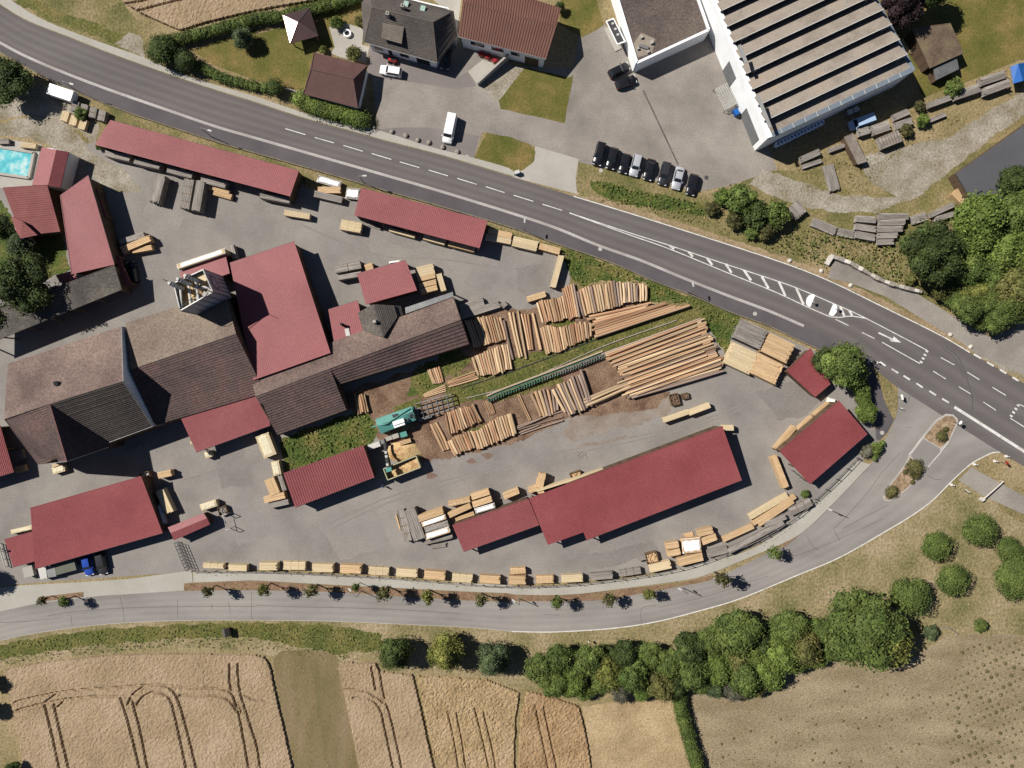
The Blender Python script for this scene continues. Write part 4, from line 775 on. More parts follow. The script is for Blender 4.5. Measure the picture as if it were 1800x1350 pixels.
for p in Z(2, 0, (705, 165), (723, 203), (740, 242)): MB().disc(W(*p, 2.82), .28, .15, 10, .2).build('skylight_dome', m_pale, cp)
MB().prism([W(*p).xy for p in Z(2, 0, (640, 200), (680, 190), (765, 340), (720, 362))], 0, .2).build('entrance_step', m_conc, to)
for px, py, s in [(x, y, s) for (x, y), s in zip(Z(2, 0, (905, 258), (975, 295), (880, 338), (950, 360)), (.5, .6, .4, .45))]:
    c = W(px, py, 3.9); MB().box((c.x, c.y, 3.85), (s, s, .5), .4).build('roof_vent', m_conc, to)
c = W(*Z(2, 0, (920, 325))[0], 3.9); MB().box((c.x, c.y, 3.85), (1.8, .6, .35), -.3).build('air_unit', m_steel, to)
sheet('lichen_patch', Z(2, 0, (830, 330), (900, 230), (1000, 270), (980, 370), (880, 400)), 3.0, m_eternit, None, None)
lp = bpy.data.objects['lichen_patch']; me = lp.data
for v in me.vertices: v.co = v.co*(HC-3.66)/HC; v.co.z = 3.662
lp.parent = to; me.transform(Matrix.Translation(-to.location))
# saw-tooth factory
tf = thing('sawtooth_factory', 'white saw-tooth roofed factory with dark north lights, upper right', 'factory', W(1400, 90))
zf = 6.6
FL = W(1247, -20, zf), W(1352, 243, zf); FR = W(1524, -20, zf), W(1602, 126, zf)
# extend edges so that both reach the same tooth direction
ex = (FR[1]-FL[1]); tooth = ex.normalized(); back = (FL[0]-FL[1]).normalized()
n_t = 10; dep = 3.08
nb = Vector((-tooth.y, tooth.x, 0)); sk = 1/back.dot(nb)
rb = (FR[0]-FR[1]).normalized(); skr = 1/rb.dot(nb)
MB().wall(FL[1], FR[1], zf, zf, .3).build('wall', m_wallw, tf)
wl0 = FL[1]+back*sk*dep*n_t; wr0 = FR[1]+rb*skr*dep*n_t
MB().wall(wl0, FL[1], 7.15, 7.15, .9).build('wall', m_wallw, tf)
MB().wall(FR[1], wr0, zf-.6, zf-.6, .3).build('wall', m_wallg, tf)
MB().wall(wl0, wr0, zf, zf, .3).build('wall', m_wallw, tf)
for k in range(n_t):
    A = FL[1]+back*sk*dep*k; B = FR[1]+rb*skr*dep*k; A2 = FL[1]+back*sk*dep*(k+1); B2 = FR[1]+rb*skr*dep*(k+1)
    hi = Vector((0, 0, 1.4)) if k else Vector((0, 0, .35)); lo = Vector((0, 0, -.1))
    mb = MB(); roof_plane(mb, B2+lo, A2+lo, A+hi, B+hi, mode='flat', t=.12); rp = mb.build('roof_slope', m_eternit, tf)
    if k:
        MB().wall(A, B, zf+1.35, zf+1.35, .12, zf-.12).build('glazing', m_dirtyglass, tf)
        mb = MB(); L_ = (B-A).length; m_ = int(L_/1.6)
        for i in range(m_+1):
            p = A.lerp(B, i/m_)-nb*.09; mb.box((p.x, p.y, zf+.6), (.06, .08, 1.35), math.atan2(tooth.y, tooth.x))
        mb.build('mullions', kind='stuff', parent=tf, mat=M('dark_mullion', [C(120, 112, 106)], 1, 5, .1))
        MB().tube(A+hi-nb*.1, B+hi-nb*.1, .09, .09, 4).build('top_rail', m_pale, tf)
        # stepped gable end on the right
        MB().poly([B+Vector((0, 0, -.7)), B+hi+tooth*.0, B2+lo, B2+Vector((0, 0, -.7))]).build('gable_panel', m_wallg, tf)
        if k in (1, 3, 4, 5, 6, 7):
            for e_, s_ in ((A, 1), (B, -1)):
                if (k % 2) == (s_ > 0): continue
                p = e_+tooth*s_*1.6-nb*.25
                MB().pipe([p+Vector((0, 0, -.05)), p+Vector((0, 0, 1.1)), p+Vector((0, 0, 1.3))+tooth*.9], .06, 5).build('roof_ladder', m_pale, tf)
    
p0 = FL[1]-nb*.1; p1 = FR[1]-nb*.1
par = MB().slab([p0+UZ*.5+nb*.75, p1+UZ*.5+nb*.75, p1+UZ*.42-nb*.12, p0+UZ*.42-nb*.12], .6).build('parapet', m_coping, tf)
for i in range(1, 12):
    p = p0.lerp(p1, i/12); MB().tube(p+nb*.75+UZ*.5, p-nb*.12+UZ*.42, .07, .07, 4).build('parapet_joint', m_pale, par)
par2 = MB()
q0 = FR[1]; q1 = wr0
par2.wall(q0+tooth*.5, q1+tooth*.5, zf-.2, zf-.2, 1.0, zf-.8); par2.build('parapet', m_coping, tf)
c = W(*Z(3, 0, (625, 30))[0], 6.0); MB().tube(c-Vector((0, 0, .8)), c+Vector((0, 0, 1.2)), .35, .35, 10).tube(c+Vector((0, 0, 1.2)), c+Vector((.9, .4, 1.5)), .35, .3, 10).build('roof_exhaust', m_steel, tf)
# recessed loading bays in the left wall
a, b = wl0, FL[1]; L_ = (b-a).length
for t0, t1, z1 in ((.46, .57, 4.2), (.76, .965, 3.6)):
    p = a.lerp(b, t0); q2 = a.lerp(b, t1); nn = Vector(((b-a).y, -(b-a).x, 0)).normalized()
    MB().wall(p+nn*.5, q2+nn*.5, z1, z1, .12, .02).build('bay_door', M('roller_door', [C(126, 128, 128), C(138, 140, 140)], .5, 4, .06), tf)
    MB().slab([p+nn*.45+Vector((0, 0, z1+.15)), q2+nn*.45+Vector((0, 0, z1+.15)), q2+nn*1.0+Vector((0, 0, z1)), p+nn*1.0+Vector((0, 0, z1))], .12).build('bay_canopy', m_wallg, tf)
# far right buildings
ts = shed('field_barn', 'small brown tiled barn by the meadow at the upper right', [(1694, 93), (1634.5, 120), (1603, 50), (1671, 41)], (3.0, 3.0, 4.2, 4.2), mode='tile', rmat=M('mossy_brown_tiles', [C(108, 92, 78), C(132, 114, 96), C(140, 128, 94)], .35, 4, .22), walls=(0, 1, 2, 3), posts=False, cat='barn')
shed('barn_lean_to', 'white sheet lean-to below the small brown barn', [(1645, 141), (1686, 121), (1682, 102), (1641, 121)], (2.0, 2.0, 2.5, 2.5), rmat=m_steel, walls=(1, 3), cat='lean-to', ov=.2)
shed('flat_hall', 'plain slate grey roof cut by the right edge', [(1711, 358), (1755, 353), (1900, 240), (1850, 190)], (3.2, 3.2, 3.8, 3.8), mode='flat', rmat=m_bitumen, walls=(0, 1, 2, 3), posts=False, cat='hall')
bpy.data.objects.remove(bpy.data.objects['flat_hall'].children[0]) if False else None
tfh = bpy.data.objects['flat_hall']
for ch in list(tfh.children): bpy.data.objects.remove(ch)
P6 = [W(*p, 3.4) for p in ((1681, 305), (1711, 357), (1753, 353), (1870, 265), (1900, 150))]
MB().slab(P6, .3).build('roof', m_bitumen, tfh); gi = inset(P6, .4)
for v in tfh.children[0].data.vertices: v.co += (ORG[tfh.name]-Vector(tfh.location))
for i in range(5): MB().wall(gi[i], gi[(i+1) % 5], 3.1, 3.1, .2).build('wall', m_wood, tfh)
tt = thing('blue_tarp_shelter', 'bright blue tarpaulin shelter at the right edge', 'shelter', W(1795, 130))
P = [W(1776, 117, 2.2), W(1800, 110, 2.2), W(1812, 138, 2.2), W(1781, 147, 2.2), W(1790, 112, 2.9), W(1798, 142, 2.9)]
MB().slab([P[0], P[4], P[5], P[3]], .06).build('tarpaulin', m_blue, tt); MB().slab([P[4], P[1], P[2], P[5]], .06).build('tarpaulin', m_blue, tt)
for p in P[:4]: MB().box((p.x*.995, p.y*.99, 1.05), (.1, .1, 2.1)).build('post', m_post, tt)
# old barrel-roofed wood store and grey gable store at the right
shed('wood_store', 'small grey gabled store lying in the grass below the factory', [(1508, 289), (1524, 284), (1500, 234), (1484, 241)], (1.5, 1.5, 1.9, 1.9), mode='rib', rmat=M('grey_weathered_sheet', [C(136, 124, 116), C(168, 158, 146)], .4, 4, .2), walls=(0, 1, 2, 3), posts=False, cat='store', ov=.15)
# retaining wall along the side lane
tw_ = thing('stone_wall', 'pale stone retaining wall along the side lane', 'wall', W(1530, 490))
WL = smooth_line(Z(3, 1, (425, 480), (560, 530), (760, 640), (900, 690), (1060, 730)), 8)
for i in range(len(WL)-1):
    a, b = W(*WL[i]), W(*WL[i+1])
    MB().wall(a.lerp(b, .02), a.lerp(b, .98), 1.0+random.uniform(-.12, .12), 1.0+random.uniform(-.12, .12), .7+random.uniform(-.15, .15)).build('stone', m_stone if i % 3 else m_whstone, tw_)
a, b = [W(*p) for p in Z(3, 1, (430, 485), (400, 540))]; MB().wall(a, b, 1.0, .7, .8).build('end_stone', m_whstone, tw_)
# ================================================================== logs and timber
def make_log(mat, bend, seed):
    rg = random.Random(seed); n, k = 9, 6; mb = MB(); 
    for j in range(k):
        u = j/(k-1); x = u-.5; r = .5*(1.06-.2*u); ox = bend*math.sin(u*3.14)
        for i in range(n):
            a = 6.28318*i/n; rr = r*(1+rg.uniform(-.05, .05)); mb.v.append((x, ox+rr*math.cos(a), rr*math.sin(a)))
    for j in range(k-1):
        for i in range(n):
            a = j*n+i; b = j*n+(i+1) % n; mb.f.append((a, b, b+n, a+n))
    e0 = len(mb.f); mb.f.append(tuple(reversed(range(n)))); mb.f.append(tuple(range((k-1)*n, k*n)))
    me = bpy.data.meshes.new('log'); me.from_pydata(mb.v, [], mb.f); me.materials.append(mat); me.materials.append(m_logend)
    for p in me.polygons:
        p.use_smooth = p.index < e0; p.material_index = 0 if p.index < e0 else 1
    return me
LOGM = {k: [make_log(m, b, s) for b, s in ((0, 1), (.25, 2), (-.3, 3), (.12, 4))] for k, m in (('o', m_log), ('p', m_logp), ('r', m_logr), ('b', m_logb))}
UNDER = MB()
def put_log(p, q, d, z, kind, label, group):
    a, b = W(p[0], p[1], z), W(q[0], q[1], z); c = (a+b)/2; v = b-a
    o = bpy.data.objects.new('log', random.choice(LOGM[kind])); COL.objects.link(o)
    if random.random() < .35: v = -v
    o.location = c; o.scale = (v.length, d, d); o.rotation_euler = (random.choice((0, 1.2, 2.5, 4)), 0, math.atan2(v.y, v.x))
    return tag(o, label, 'log', group)
def pile(tops, bots, n, kinds, label, group, d=.45, base=True, jit=2.0, z=None, fix=None):
    A = resample(tops, n); B = resample(bots, n)
    gap = sum(math.hypot(A[i+1][0]-A[i][0], A[i+1][1]-A[i][1])+math.hypot(B[i+1][0]-B[i][0], B[i+1][1]-B[i][1]) for i in range(n-1))/max(1, 2*(n-1))*SC
    dv = (B[0][0]-A[0][0], B[0][1]-A[0][1]); av = (A[-1][0]-A[0][0], A[-1][1]-A[0][1]); sn = abs(dv[0]*av[1]-dv[1]*av[0])/((math.hypot(*dv)*math.hypot(*av)) or 1); gap *= max(.5, sn)
    d = fix or min(.62, max(d*.8, gap*1.04))
    for i in range(n):
        dd = d*random.uniform(.8, 1.15); dx = B[i][0]-A[i][0]; dy = B[i][1]-A[i][1]; l = math.hypot(dx, dy)
        j0, j1 = random.uniform(-jit, jit)/l, random.uniform(-jit, jit)/l
        s = random.uniform(-.5, .5)
        p = (A[i][0]+dx*j0+s, A[i][1]+dy*j0); q = (B[i][0]+dx*j1+s*.3, B[i][1]+dy*j1)
        zz = (d*1.25 if base else d*.5)+random.uniform(-.06, .08) if z is None else z+random.uniform(-.05, .08)
        put_log(p, q, dd, zz, random.choice(kinds), label, group)
        if base and i < n-1:
            m0 = W((A[i][0]+A[i+1][0])/2+dx*.02, (A[i][1]+A[i+1][1])/2+dy*.02); m1 = W((B[i][0]+B[i+1][0])/2-dx*.02, (B[i][1]+B[i+1][1])/2-dy*.02)
            UNDER.tube(m0+Vector((0, 0, d*.5)), m1+Vector((0, 0, d*.5)), d*.5, d*.45, 7)
z1 = lambda *p: [(750+x/7.104, 490+y/7.104) for x, y in p]
z2 = lambda *p: [(740+x/7.2, 650+y/7.2) for x, y in p]
z3 = lambda *p: [(900+x/6.752, 480+y/6.752) for x, y in p]
z4 = lambda *p: [(1040+x/6.923, 540+y/6.923) for x, y in p]
pile([(818, 564), (847, 557), (878, 556)], [(834, 610), (862, 603), (889, 598)], 14, 'oorp', 'short log in the pile half shaded by the brown mill', 'logs beside the mill end')
pile(z1((580, 985), (780, 880), (1010, 820)), z1((655, 1215), (860, 1195), (1060, 1125)), 15, 'oorp', 'short log in the lower pile just above the grass strip with rails', 'logs above the rail strip')
for p, q, k in zip(z1((960, 520), (1035, 420), (1080, 420), (1140, 400), (1185, 440), (1225, 440), (1265, 440), (1325, 430)), z1((1080, 1010), (1165, 985), (1195, 970), (1245, 1000), (1280, 890), (1300, 888), (1325, 885), (1425, 885)), 'bppporro'):
    put_log(p, q, random.uniform(.42, .6), .3, k, 'long thick log lying loose between the two short log piles', 'loose long logs')
pile(z3((300, 345), (440, 310), (600, 275)), z3((370, 595), (500, 570), (655, 545)), 11, 'oopr', 'log in the pile below the small banded lath pack', 'logs below the lath pack')
pile(z3((600, 185), (660, 150), (730, 130)), z3((685, 560), (735, 520), (800, 520)), 6, 'orb', 'longer log standing out beside the pale log pile', 'longer logs by the pale pile', jit=1)
pile(z3((785, 220), (850, 170), (980, 140), (1080, 130), (1190, 100), (1340, 115), (1590, 145)), z3((850, 510), (1000, 470), (1090, 440), (1190, 430), (1340, 360), (1590, 330)), 25, 'pppob', 'pale log in the high pile at the top of the log yard', 'pale high log pile', d=.5)
pile(z3((345, 640), (480, 620), (600, 650), (740, 590), (920, 590)), z3((415, 955), (560, 930), (680, 870), (800, 825), (935, 760)), 22, 'oorp', 'log in the middle pile along the upper edge of the rail strip', 'middle log pile')
L = z3((935, 515), (940, 570), (950, 640), (990, 755)); Rr = [(1150, 531), (1130, 541), (1172, 534), (1180, 540), (1212, 537)]
pile(L, Rr, 10, 'oorr', 'long orange pole pointing right below the pale log pile', 'long orange poles', d=.38, jit=9)
pile([(1063, 621), (1088, 646), (1094, 664), (1103, 679), (1106, 701)], [(1231, 560), (1242, 577), (1250, 592), (1257, 612), (1269, 640), (1271, 652)], 34, 'oropb', 'very long orange trunk in the big fan-shaped stack', 'trunks in the fan-shaped stack', d=.45, jit=7, z=.8, fix=.4)
pile([(1070, 625), (1092, 650), (1100, 678), (1108, 698)], [(1226, 565), (1240, 585), (1250, 612), (1262, 642)], 12, 'orop', 'very long orange trunk in the big fan-shaped stack', 'trunks in the fan-shaped stack', d=.44, jit=14, z=1.12, base=False, fix=.4)
pile([(1026, 703), (1028, 709), (1031, 713)], [(1104, 671), (1107, 674), (1109, 678)], 3, 'p', 'pale squared trunk crossing in front of the fan-shaped stack', 'pale crossing trunks', d=.6, jit=1)
pile([(1045, 711), (1047, 713)], [(1086, 691), (1088, 693)], 2, 'o', 'short yellow tapered log below the pale crossing trunks', 'yellow tapered logs', d=.5, base=False)
pile([(972, 684), (995, 668), (1022, 653)], [(995, 727), (1022, 722), (1040, 712)], 11, 'bbp', 'crooked grey-brown log in the untidy heap beside the green conveyor', 'crooked logs by the conveyor', d=.36, jit=4)
pile(Z(2, 2, (40, 92), (50, 92)), Z(2, 2, (122, 275), (134, 275)), 2, 'op', 'thin lone log on the bark ground between the piles', 'thin lone logs', d=.3, base=False, jit=1)
pile(Z(2, 2, (135, 85), (230, 60), (310, 60)), Z(2, 2, (205, 250), (265, 240), (320, 205)), 7, 'bopo', 'log in the loose row left of the crooked heap', 'loose row of logs', d=.5, base=False)
pile(z2((310, 550), (440, 505), (660, 440)), z2((365, 815), (520, 760), (765, 655)), 14, 'oorp', 'log in the upper short pile right of the green machine', 'upper short pile')
pile(z2((345, 890), (600, 790), (740, 760), (960, 600), (1130, 545)), z2((435, 1075), (640, 1000), (790, 985), (950, 920), (1205, 820)), 26, 'ooppr', 'log in the long lower pile along the paved yard', 'long lower pile')
pile(z2((130, 685), (185, 660)), z2((290, 1030), (350, 1005)), 3, 'oo', 'lone long log left of the lower pile', 'lone long logs', d=.45, base=False, jit=1)
pile(z2((795, 395), (865, 380)), z2((870, 580), (938, 550)), 5, 'or', 'log in the tiny bunch at the end of the green conveyor', 'tiny bunch of logs', d=.36, base=False, jit=1)
for p, q in zip(z2((1205, 720), (1225, 760), (1240, 800), (1260, 820), (1220, 740)), z2((1800, 520), (1790, 600), (1500, 700), (1800, 640), (1640, 560))):
    put_log(p, q, .3, random.uniform(.2, .6), 'b', 'long thin grey pole at the bottom edge of the bark ground', 'thin grey poles')
pile(z2((345, 150), (350, 215)), z2((690, 20), (715, 110)), 5, 'or', 'long log lying level along the bark patch beneath the mill', 'level logs below the mill', d=.42, base=False)
pile(z2((85, 0), (225, -40)), z2((165, 190), (280, 150)), 6, 'por', 'log in the small bunch under the mill eave', 'small bunch under the eave', d=.4, base=False)
pile(z2((30, 310), (40, 350)), z2((310, 190), (325, 265)), 4, 'op', 'log lying level above the grey roller frame', 'logs above the roller frame', d=.4, base=False)
pile(Z(1, 2, (690, 95), (755, 85)), Z(1, 2, (715, 230), (785, 215)), 5, 'or', 'log in the short stack just below the mill extension', 'logs by the mill extension', d=.42)
# other log-like heaps on the right of the road
o = UNDER.build('log_pile_base', m_logr); tag(o, 'lower layer of logs hidden under the piles in the log yard', 'logs', kind='stuff'); center(o)
# ---- timber bundles
def bundle(p, q, wpx, h, kind='saw', label='', group=None, z0=0.12, board=.22, ragged=.12, cover=None, straps=0, name='timber_bundle', cat='timber bundle', layers=None):
    """centre line p-q of the top face in photograph pixels, width in pixels, height in metres"""
    top = z0+h; a, b = W(p[0], p[1], top), W(q[0], q[1], top); c = (a+b)/2; v = b-a; L = v.length; wd = wpx*SC*(HC-top)/HC; rz = math.atan2(v.y, v.x)
    mt = {'saw': m_saw, 'pale': m_sawp, 'grey': m_grey}[kind]
    base = top-h-z0
    t = thing(name, label, cat, (c.x, c.y, base), rz, group)
    mb = MB(); nb = max(2, int(round(wd/board))); bw = wd/nb; ly = layers or max(1, int(round(h/.22))); lh = h/ly
    for k in range(ly):
        zc = z0+lh*(k+.5)
        if k < ly-1:
            mb.box((0, 0, zc), (L*(1-random.uniform(.01, .03)), wd*.97, lh*.8))
            for sy in (-1, 1): mb.box((random.uniform(-ragged, ragged)*.5, sy*(wd/2-.05), zc), (L*(1-random.uniform(0, .02)), .1, lh*.9))
        else:
            for i in range(nb):
                dl = random.uniform(-ragged, ragged); mb.box((dl*.5, -wd/2+bw*(i+.5), zc+random.uniform(-.012, .012)), (L-abs(dl), bw*random.uniform(.84, .93), lh*.92))
    mb.build('boards', mt, t, local=True, kind='stuff')
    if z0 > .05:
        for s in (-.38, 0, .38) if L > 4 else (-.35, .35):
            MB().box((s*L, 0, z0/2), (.14, wd*.98, z0)).build('bearer', m_post, t, local=True)
    for s in range(straps):
        x = L*((s+1)/(straps+1)-.5); MB().box((x, 0, z0+h/2), (.1, wd+.05, h+.06)).build('strap', m_post if kind == 'grey' else m_sawp, t, local=True)
    if cover:
        cm = {'white': m_film, 'cream': m_cream, 'steel': m_grey}[cover]
        cb = MB(); nx, ny = 8, 4
        for j in range(ny+1):
            for i in range(nx+1):
                e_ = (i in (0, nx)) or (j in (0, ny)); cb.v.append(((i/nx-.5)*(L+.1)+random.uniform(-.03, .03), (j/ny-.5)*(wd+.12), z0+h+.04+(random.uniform(0, .06) if not e_ else -.25*random.uniform(.6, 1))))
        for j in range(ny):
            for i in range(nx):
                k0 = j*(nx+1)+i; cb.f.append((k0, k0+1, k0+nx+2, k0+nx+1))
        cb.build('cover_sheet', cm, t, local=True)
    return t
B = bundle
# row along the lower fence, left to right
FR_ = [(355, 994, 396, 995.5, 9, 'pale'), (399, 998, 436, 999, 11, 'pale'), (454, 996, 490, 996, 13, 'pale'), (496, 994.5, 539, 995, 14, 'pale'), (547, 998, 588, 999, 15, 'pale'), (596, 1000, 637, 1001.5, 14, 'saw'), (646, 1003, 686, 1005, 14, 'pale'), (695, 1006, 736, 1008.5, 14, 'pale'), (744, 1010, 785, 1013, 14, 'saw'), (793, 1015, 833, 1018, 14, 'pale'), (842, 1018, 882, 1020, 14, 'saw'), (893, 1020, 927, 1020.5, 14, 'saw'), (941, 1019, 976, 1018.5, 13, 'saw'), (986, 1018, 1027, 1016, 13, 'pale'), (1037, 1015, 1080, 1011.5, 11, 'grey'), (1087, 1009, 1129, 1003, 11, 'grey'), (1141, 1000, 1182, 992, 14, 'pale'), (1191, 989, 1238, 978.5, 14, 'saw')]
for i, (x0, y0, x1, y1, w_, k) in enumerate(FR_):
    B((x0+1.5, y0), (x1-2.5, y1), w_, 1.2+.3*((i*7) % 3), k, '%s timber bundle, %s from the left in the row along the lower fence' % ({'pale': 'pale sawn', 'saw': 'orange sawn', 'grey': 'grey weathered'}[k], ORD[i]), 'timber bundles along the lower fence', straps=2 if i % 3 == 0 else 0, ragged=.3, board=.18)
B((897, 1004), (924, 1003), 10, 1.3, 'saw', 'single yellow bundle standing just above the fence row', straps=1)
# near large shed top left of it
zz = lambda *p: [(690+x/9.0, 840+y/9.0) for x, y in p]
def BZ(p, q, w_, h, k, lab, **kw):
    a, b = zz(p, q); return B(a, b, w_/9.0, h, k, lab, **kw)
BZ((410, 650), (800, 520), 110, 2.2, 'saw', 'orange beam bundle nearest the grey board rack at the low shed')
BZ((465, 745), (840, 620), 65, 2.1, 'saw', 'white covered bundle below the first orange beam bundle', cover='white')
BZ((510, 830), (880, 720), 90, 1.9, 'grey', 'bundle with a grey ribbed sheet and battens on top', cover='steel', straps=3)
BZ((520, 940), (900, 820), 90, 2.0, 'saw', 'white covered bundle above the low grey slats', cover='white')
BZ((500, 1030), (950, 920), 70, .9, 'grey', 'low pile of grey slats at the end of the low shed', ragged=.3)
BZ((600, 1090), (850, 1060), 60, .35, 'grey', 'loose grey trestle boards on the asphalt below the low shed', ragged=.5, z0=.06)
BZ((880, 420), (1225, 345), 80, 2.0, 'saw', 'strapped orange beam bundle in the upper row at the low shed', straps=2)
BZ((885, 600), (1235, 440), 85, 2.2, 'saw', 'orange beam bundle in the second row beside the low shed')
BZ((990, 660), (1290, 560), 60, 1.4, 'saw', 'dull reddish bundle tucked against the low shed roof')
BZ((1245, 310), (1530, 220), 90, 2.3, 'saw', 'orange beam bundle at the right end of the upper row')
BZ((1265, 430), (1570, 330), 95, 2.3, 'saw', 'orange beam bundle at the right end of the second row')
BZ((1310, 530), (1620, 440), 80, 2.1, 'grey', 'white covered bundle against the low shed roof', cover='white')
B(*zz((120, 510), (250, 1000)), 13, 1.5, 'grey', 'openwork rack of pale crates beside dark grey boards', ragged=.1, straps=3, board=.35)
B(*zz((255, 500), (430, 980)), 22, 2.2, 'grey', 'wide stack of dark grey boards left of the covered bundles', board=.4)
B(*zz((50, 580), (120, 820)), 2.5, .25, 'saw', 'single orange plank leaning by the crate rack', z0=.03)
# beside the large shed
B((929, 863), (949, 855), 11, 1.6, 'saw', 'pair of orange packs end to end on the upper side of the large shed', straps=1)
B((945, 864), (956, 862), 9, 2.2, 'saw', 'short upright pack next to the large shed edge')
B((885, 873), (912, 862), 11, 1.7, 'saw', 'orange pack at the left corner of the large shed')
B((948, 858), (951, 842), 13, 2.0, 'saw', 'short orange pack set across beside the large shed')
B((952, 843), (954, 832), 12, 2.0, 'saw', 'topmost short orange pack set across beside the large shed')
B((943, 863), (1062, 826), 4, 2.4, 'pale', 'long pale plank row under the upper eave of the large shed', board=.15)
B((1271, 752), (1290, 752), 10, 1.6, 'pale', 'pale pack at the upper right corner of the large shed')
B((1167, 739), (1211, 723.5), 9, 1.5, 'pale', 'pale beam pack lying free in the yard, left half')
B((1211, 726), (1248, 712), 10, 1.6, 'pale', 'pale beam pack lying free in the yard, right half')
# right end of the yard
zr_ = lambda *p: [(1100+x/5.143, 850+y/5.143) for x, y in p]
def BR(p, q, w_, h, k, lab, **kw):
    a, b = zr_(p, q); return B(a, b, w_/5.143, h, k, lab, **kw)
BR((1120, 305), (1465, 105), 52, .9, 'pale', 'pale slatted frame stack with open gaps at the yard edge', straps=7, board=.4)
BR((1150, 365), (1535, 115), 40, 1.0, 'saw', 'very long orange beams below the slatted frame stack')
BR((1200, 375), (1515, 160), 40, 1.0, 'saw', 'second row of very long orange beams by the slatted frames')
BR((880, 510), (1155, 385), 45, 1.0, 'saw', 'long orange beam stack left of the slatted frames')
BR((655, 455), (790, 420), 60, 1.7, 'saw', 'upper pack of the orange pair right of the white covered pack')
BR((690, 530), (820, 480), 60, 1.7, 'saw', 'lower pack of the orange pair right of the white covered pack')
BR((515, 570), (680, 555), 130, 1.9, 'saw', 'square pack under a white sheet near the lower fence', cover='white')
BR((365, 570), (480, 550), 60, 1.6, 'saw', 'upper pack of the small pair left of the white covered pack')
BR((380, 640), (495, 615), 55, 1.6, 'saw', 'lower pack of the small pair left of the white covered pack')
BR((520, 475), (610, 455), 40, .3, 'saw', 'loose orange boards above the white covered pack', ragged=.4, z0=.04)
BR((740, 640), (920, 595), 65, 1.0, 'grey', 'grey weathered stack right of the fence row end')
BR((930, 620), (1430, 350), 45, 1.5, 'grey', 'very long grey plank stack along the fence curve', board=.3)
BR((1260, 375), (1450, 300), 45, 1.2, 'grey', 'reddish grey stack beside the long grey planks')
BR((1490, 260), (1680, 165), 70, 1.3, 'grey', 'grey stack at the right end of the yard fence', straps=2)
BR((110, 680), (180, 660), 50, 1.0, 'grey', 'small heap of offcuts beside a crate of firewood')
for i, (p, q, w_) in enumerate((((1364, 790), (1398, 750), 8), ((1402, 757), (1429, 733), 7), ((1431, 731), (1459, 709), 7))):
    B(p, q, w_, 1.4, 'saw', 'orange pack, %s from below along the hall by the junction' % ORD[i], 'packs along the junction hall')
B((1360, 802), (1382, 857), 11, 1.5, 'saw', 'long orange pack standing free left of the junction hall', straps=2)
B(*Z(3, 2, (415, 130), (470, 145)), 8, .6, 'pale', 'white wrapped pack at the top corner of the junction hall', cover='white')
# big board stacks at the right of the log yard
BS = 'tall ragged board stack'
def across(cx, cy, dx, dy): return (cx-dx/2, cy-dy/2), (cx+dx/2, cy+dy/2)
B(*across(1321, 588, 45, 21), 36, 2.2, 'grey', 'greyed upper half of the left big board stack beside the cycle path', board=.16, ragged=.7)
B(*across(1303, 630, 45, 21), 40, 1.9, 'pale', 'pale lower half of the left big board stack beside the cycle path', board=.16, ragged=.8)
B(*across(1368, 612, 45, 22), 36, 2.3, 'saw', 'upper half of the right big board stack beside the cycle path', board=.16, ragged=.7)
B(*across(1348, 648, 45, 22), 38, 2.0, 'saw', 'lower half of the right big board stack beside the cycle path', board=.16, ragged=.8)
# upper yard
B((808, 409), (859, 412), 9, 1.2, 'saw', 'x') if False else None
def BU(c, r, p, q, w_, h, k, lab, **kw):
    a, b = Z(c, r, p, q); return B(a, b, w_/3.971, h, k, lab, **kw)
BU(1, 1, (195, 172), (375, 200), 40, 1.2, 'pale', 'single pale beam pack in front of the long timber shed')
BU(1, 1, (590, 255), (735, 280), 72, 1.5, 'pale', 'pale banded pack left of the shorter timber shed', straps=2)
BU(1, 1, (1620, 300), (1787, 335), 40, 1.2, 'saw', 'orange pack right behind the shorter timber shed')
BU(1, 1, (1600, 340), (1780, 375), 40, 1.2, 'pale', 'pale pack in front of the orange one right of the shorter timber shed')
BU(2, 1, (5, 370), (178, 410), 70, 1.4, 'pale', 'wide pale pack in the row running to the right of the shorter shed')
BU(2, 1, (190, 405), (335, 445), 45, 1.1, 'saw', 'last small strapped pack of the row beside the kerb', straps=2)
BU(2, 1, (345, 470), (285, 695), 42, 1.6, 'pale', 'pale pack standing crosswise at the end of the upper yard')
BU(2, 1, (105, 780), (235, 740), 40, 1.0, 'saw', 'small banded lath pack above the log piles', straps=2, board=.12)
for i, (y, k, c_) in enumerate(((575, 'pale', None), (610, 'pale', None), (640, 'saw', None), (685, 'saw', None), (725, 'saw', None))):
    BU(1, 1, (1110+9*i, y), (1240+6*i, y-30), 36, 1.9, k, '%s sawn pack from the top in the column right of the square red roof' % ORD[i], group='packs right of the square red roof')
BU(1, 1, (1275, 600), (1310, 720), 38, 1.9, 'pale', 'pale narrow pack set upright right of the column of packs')
BU(1, 1, (550, 570), (730, 535), 55, 1.6, 'grey', 'upper grey pack left of the square red roof', straps=1)
BU(1, 1, (570, 630), (735, 600), 35, 1.6, 'grey', 'lower grey pack left of the square red roof')
BU(1, 1, (760, 560), (815, 545), 45, 1.2, 'saw', 'small upright lath bundle by the square red roof', board=.12)
BU(1, 1, (930, 522), (1010, 512), 12, 2.6, 'pale', 'white strip pack on the upper side of the square red roof', cover='white')
BU(1, 1, (1420, 845), (1590, 790), 55, 1.0, 'grey', 'grey boards partly shaded by the mill gable, upper stack', board=.35)
BU(1, 1, (1430, 895), (1700, 810), 50, 1.0, 'grey', 'grey boards partly shaded by the mill gable, lower stack', board=.35)
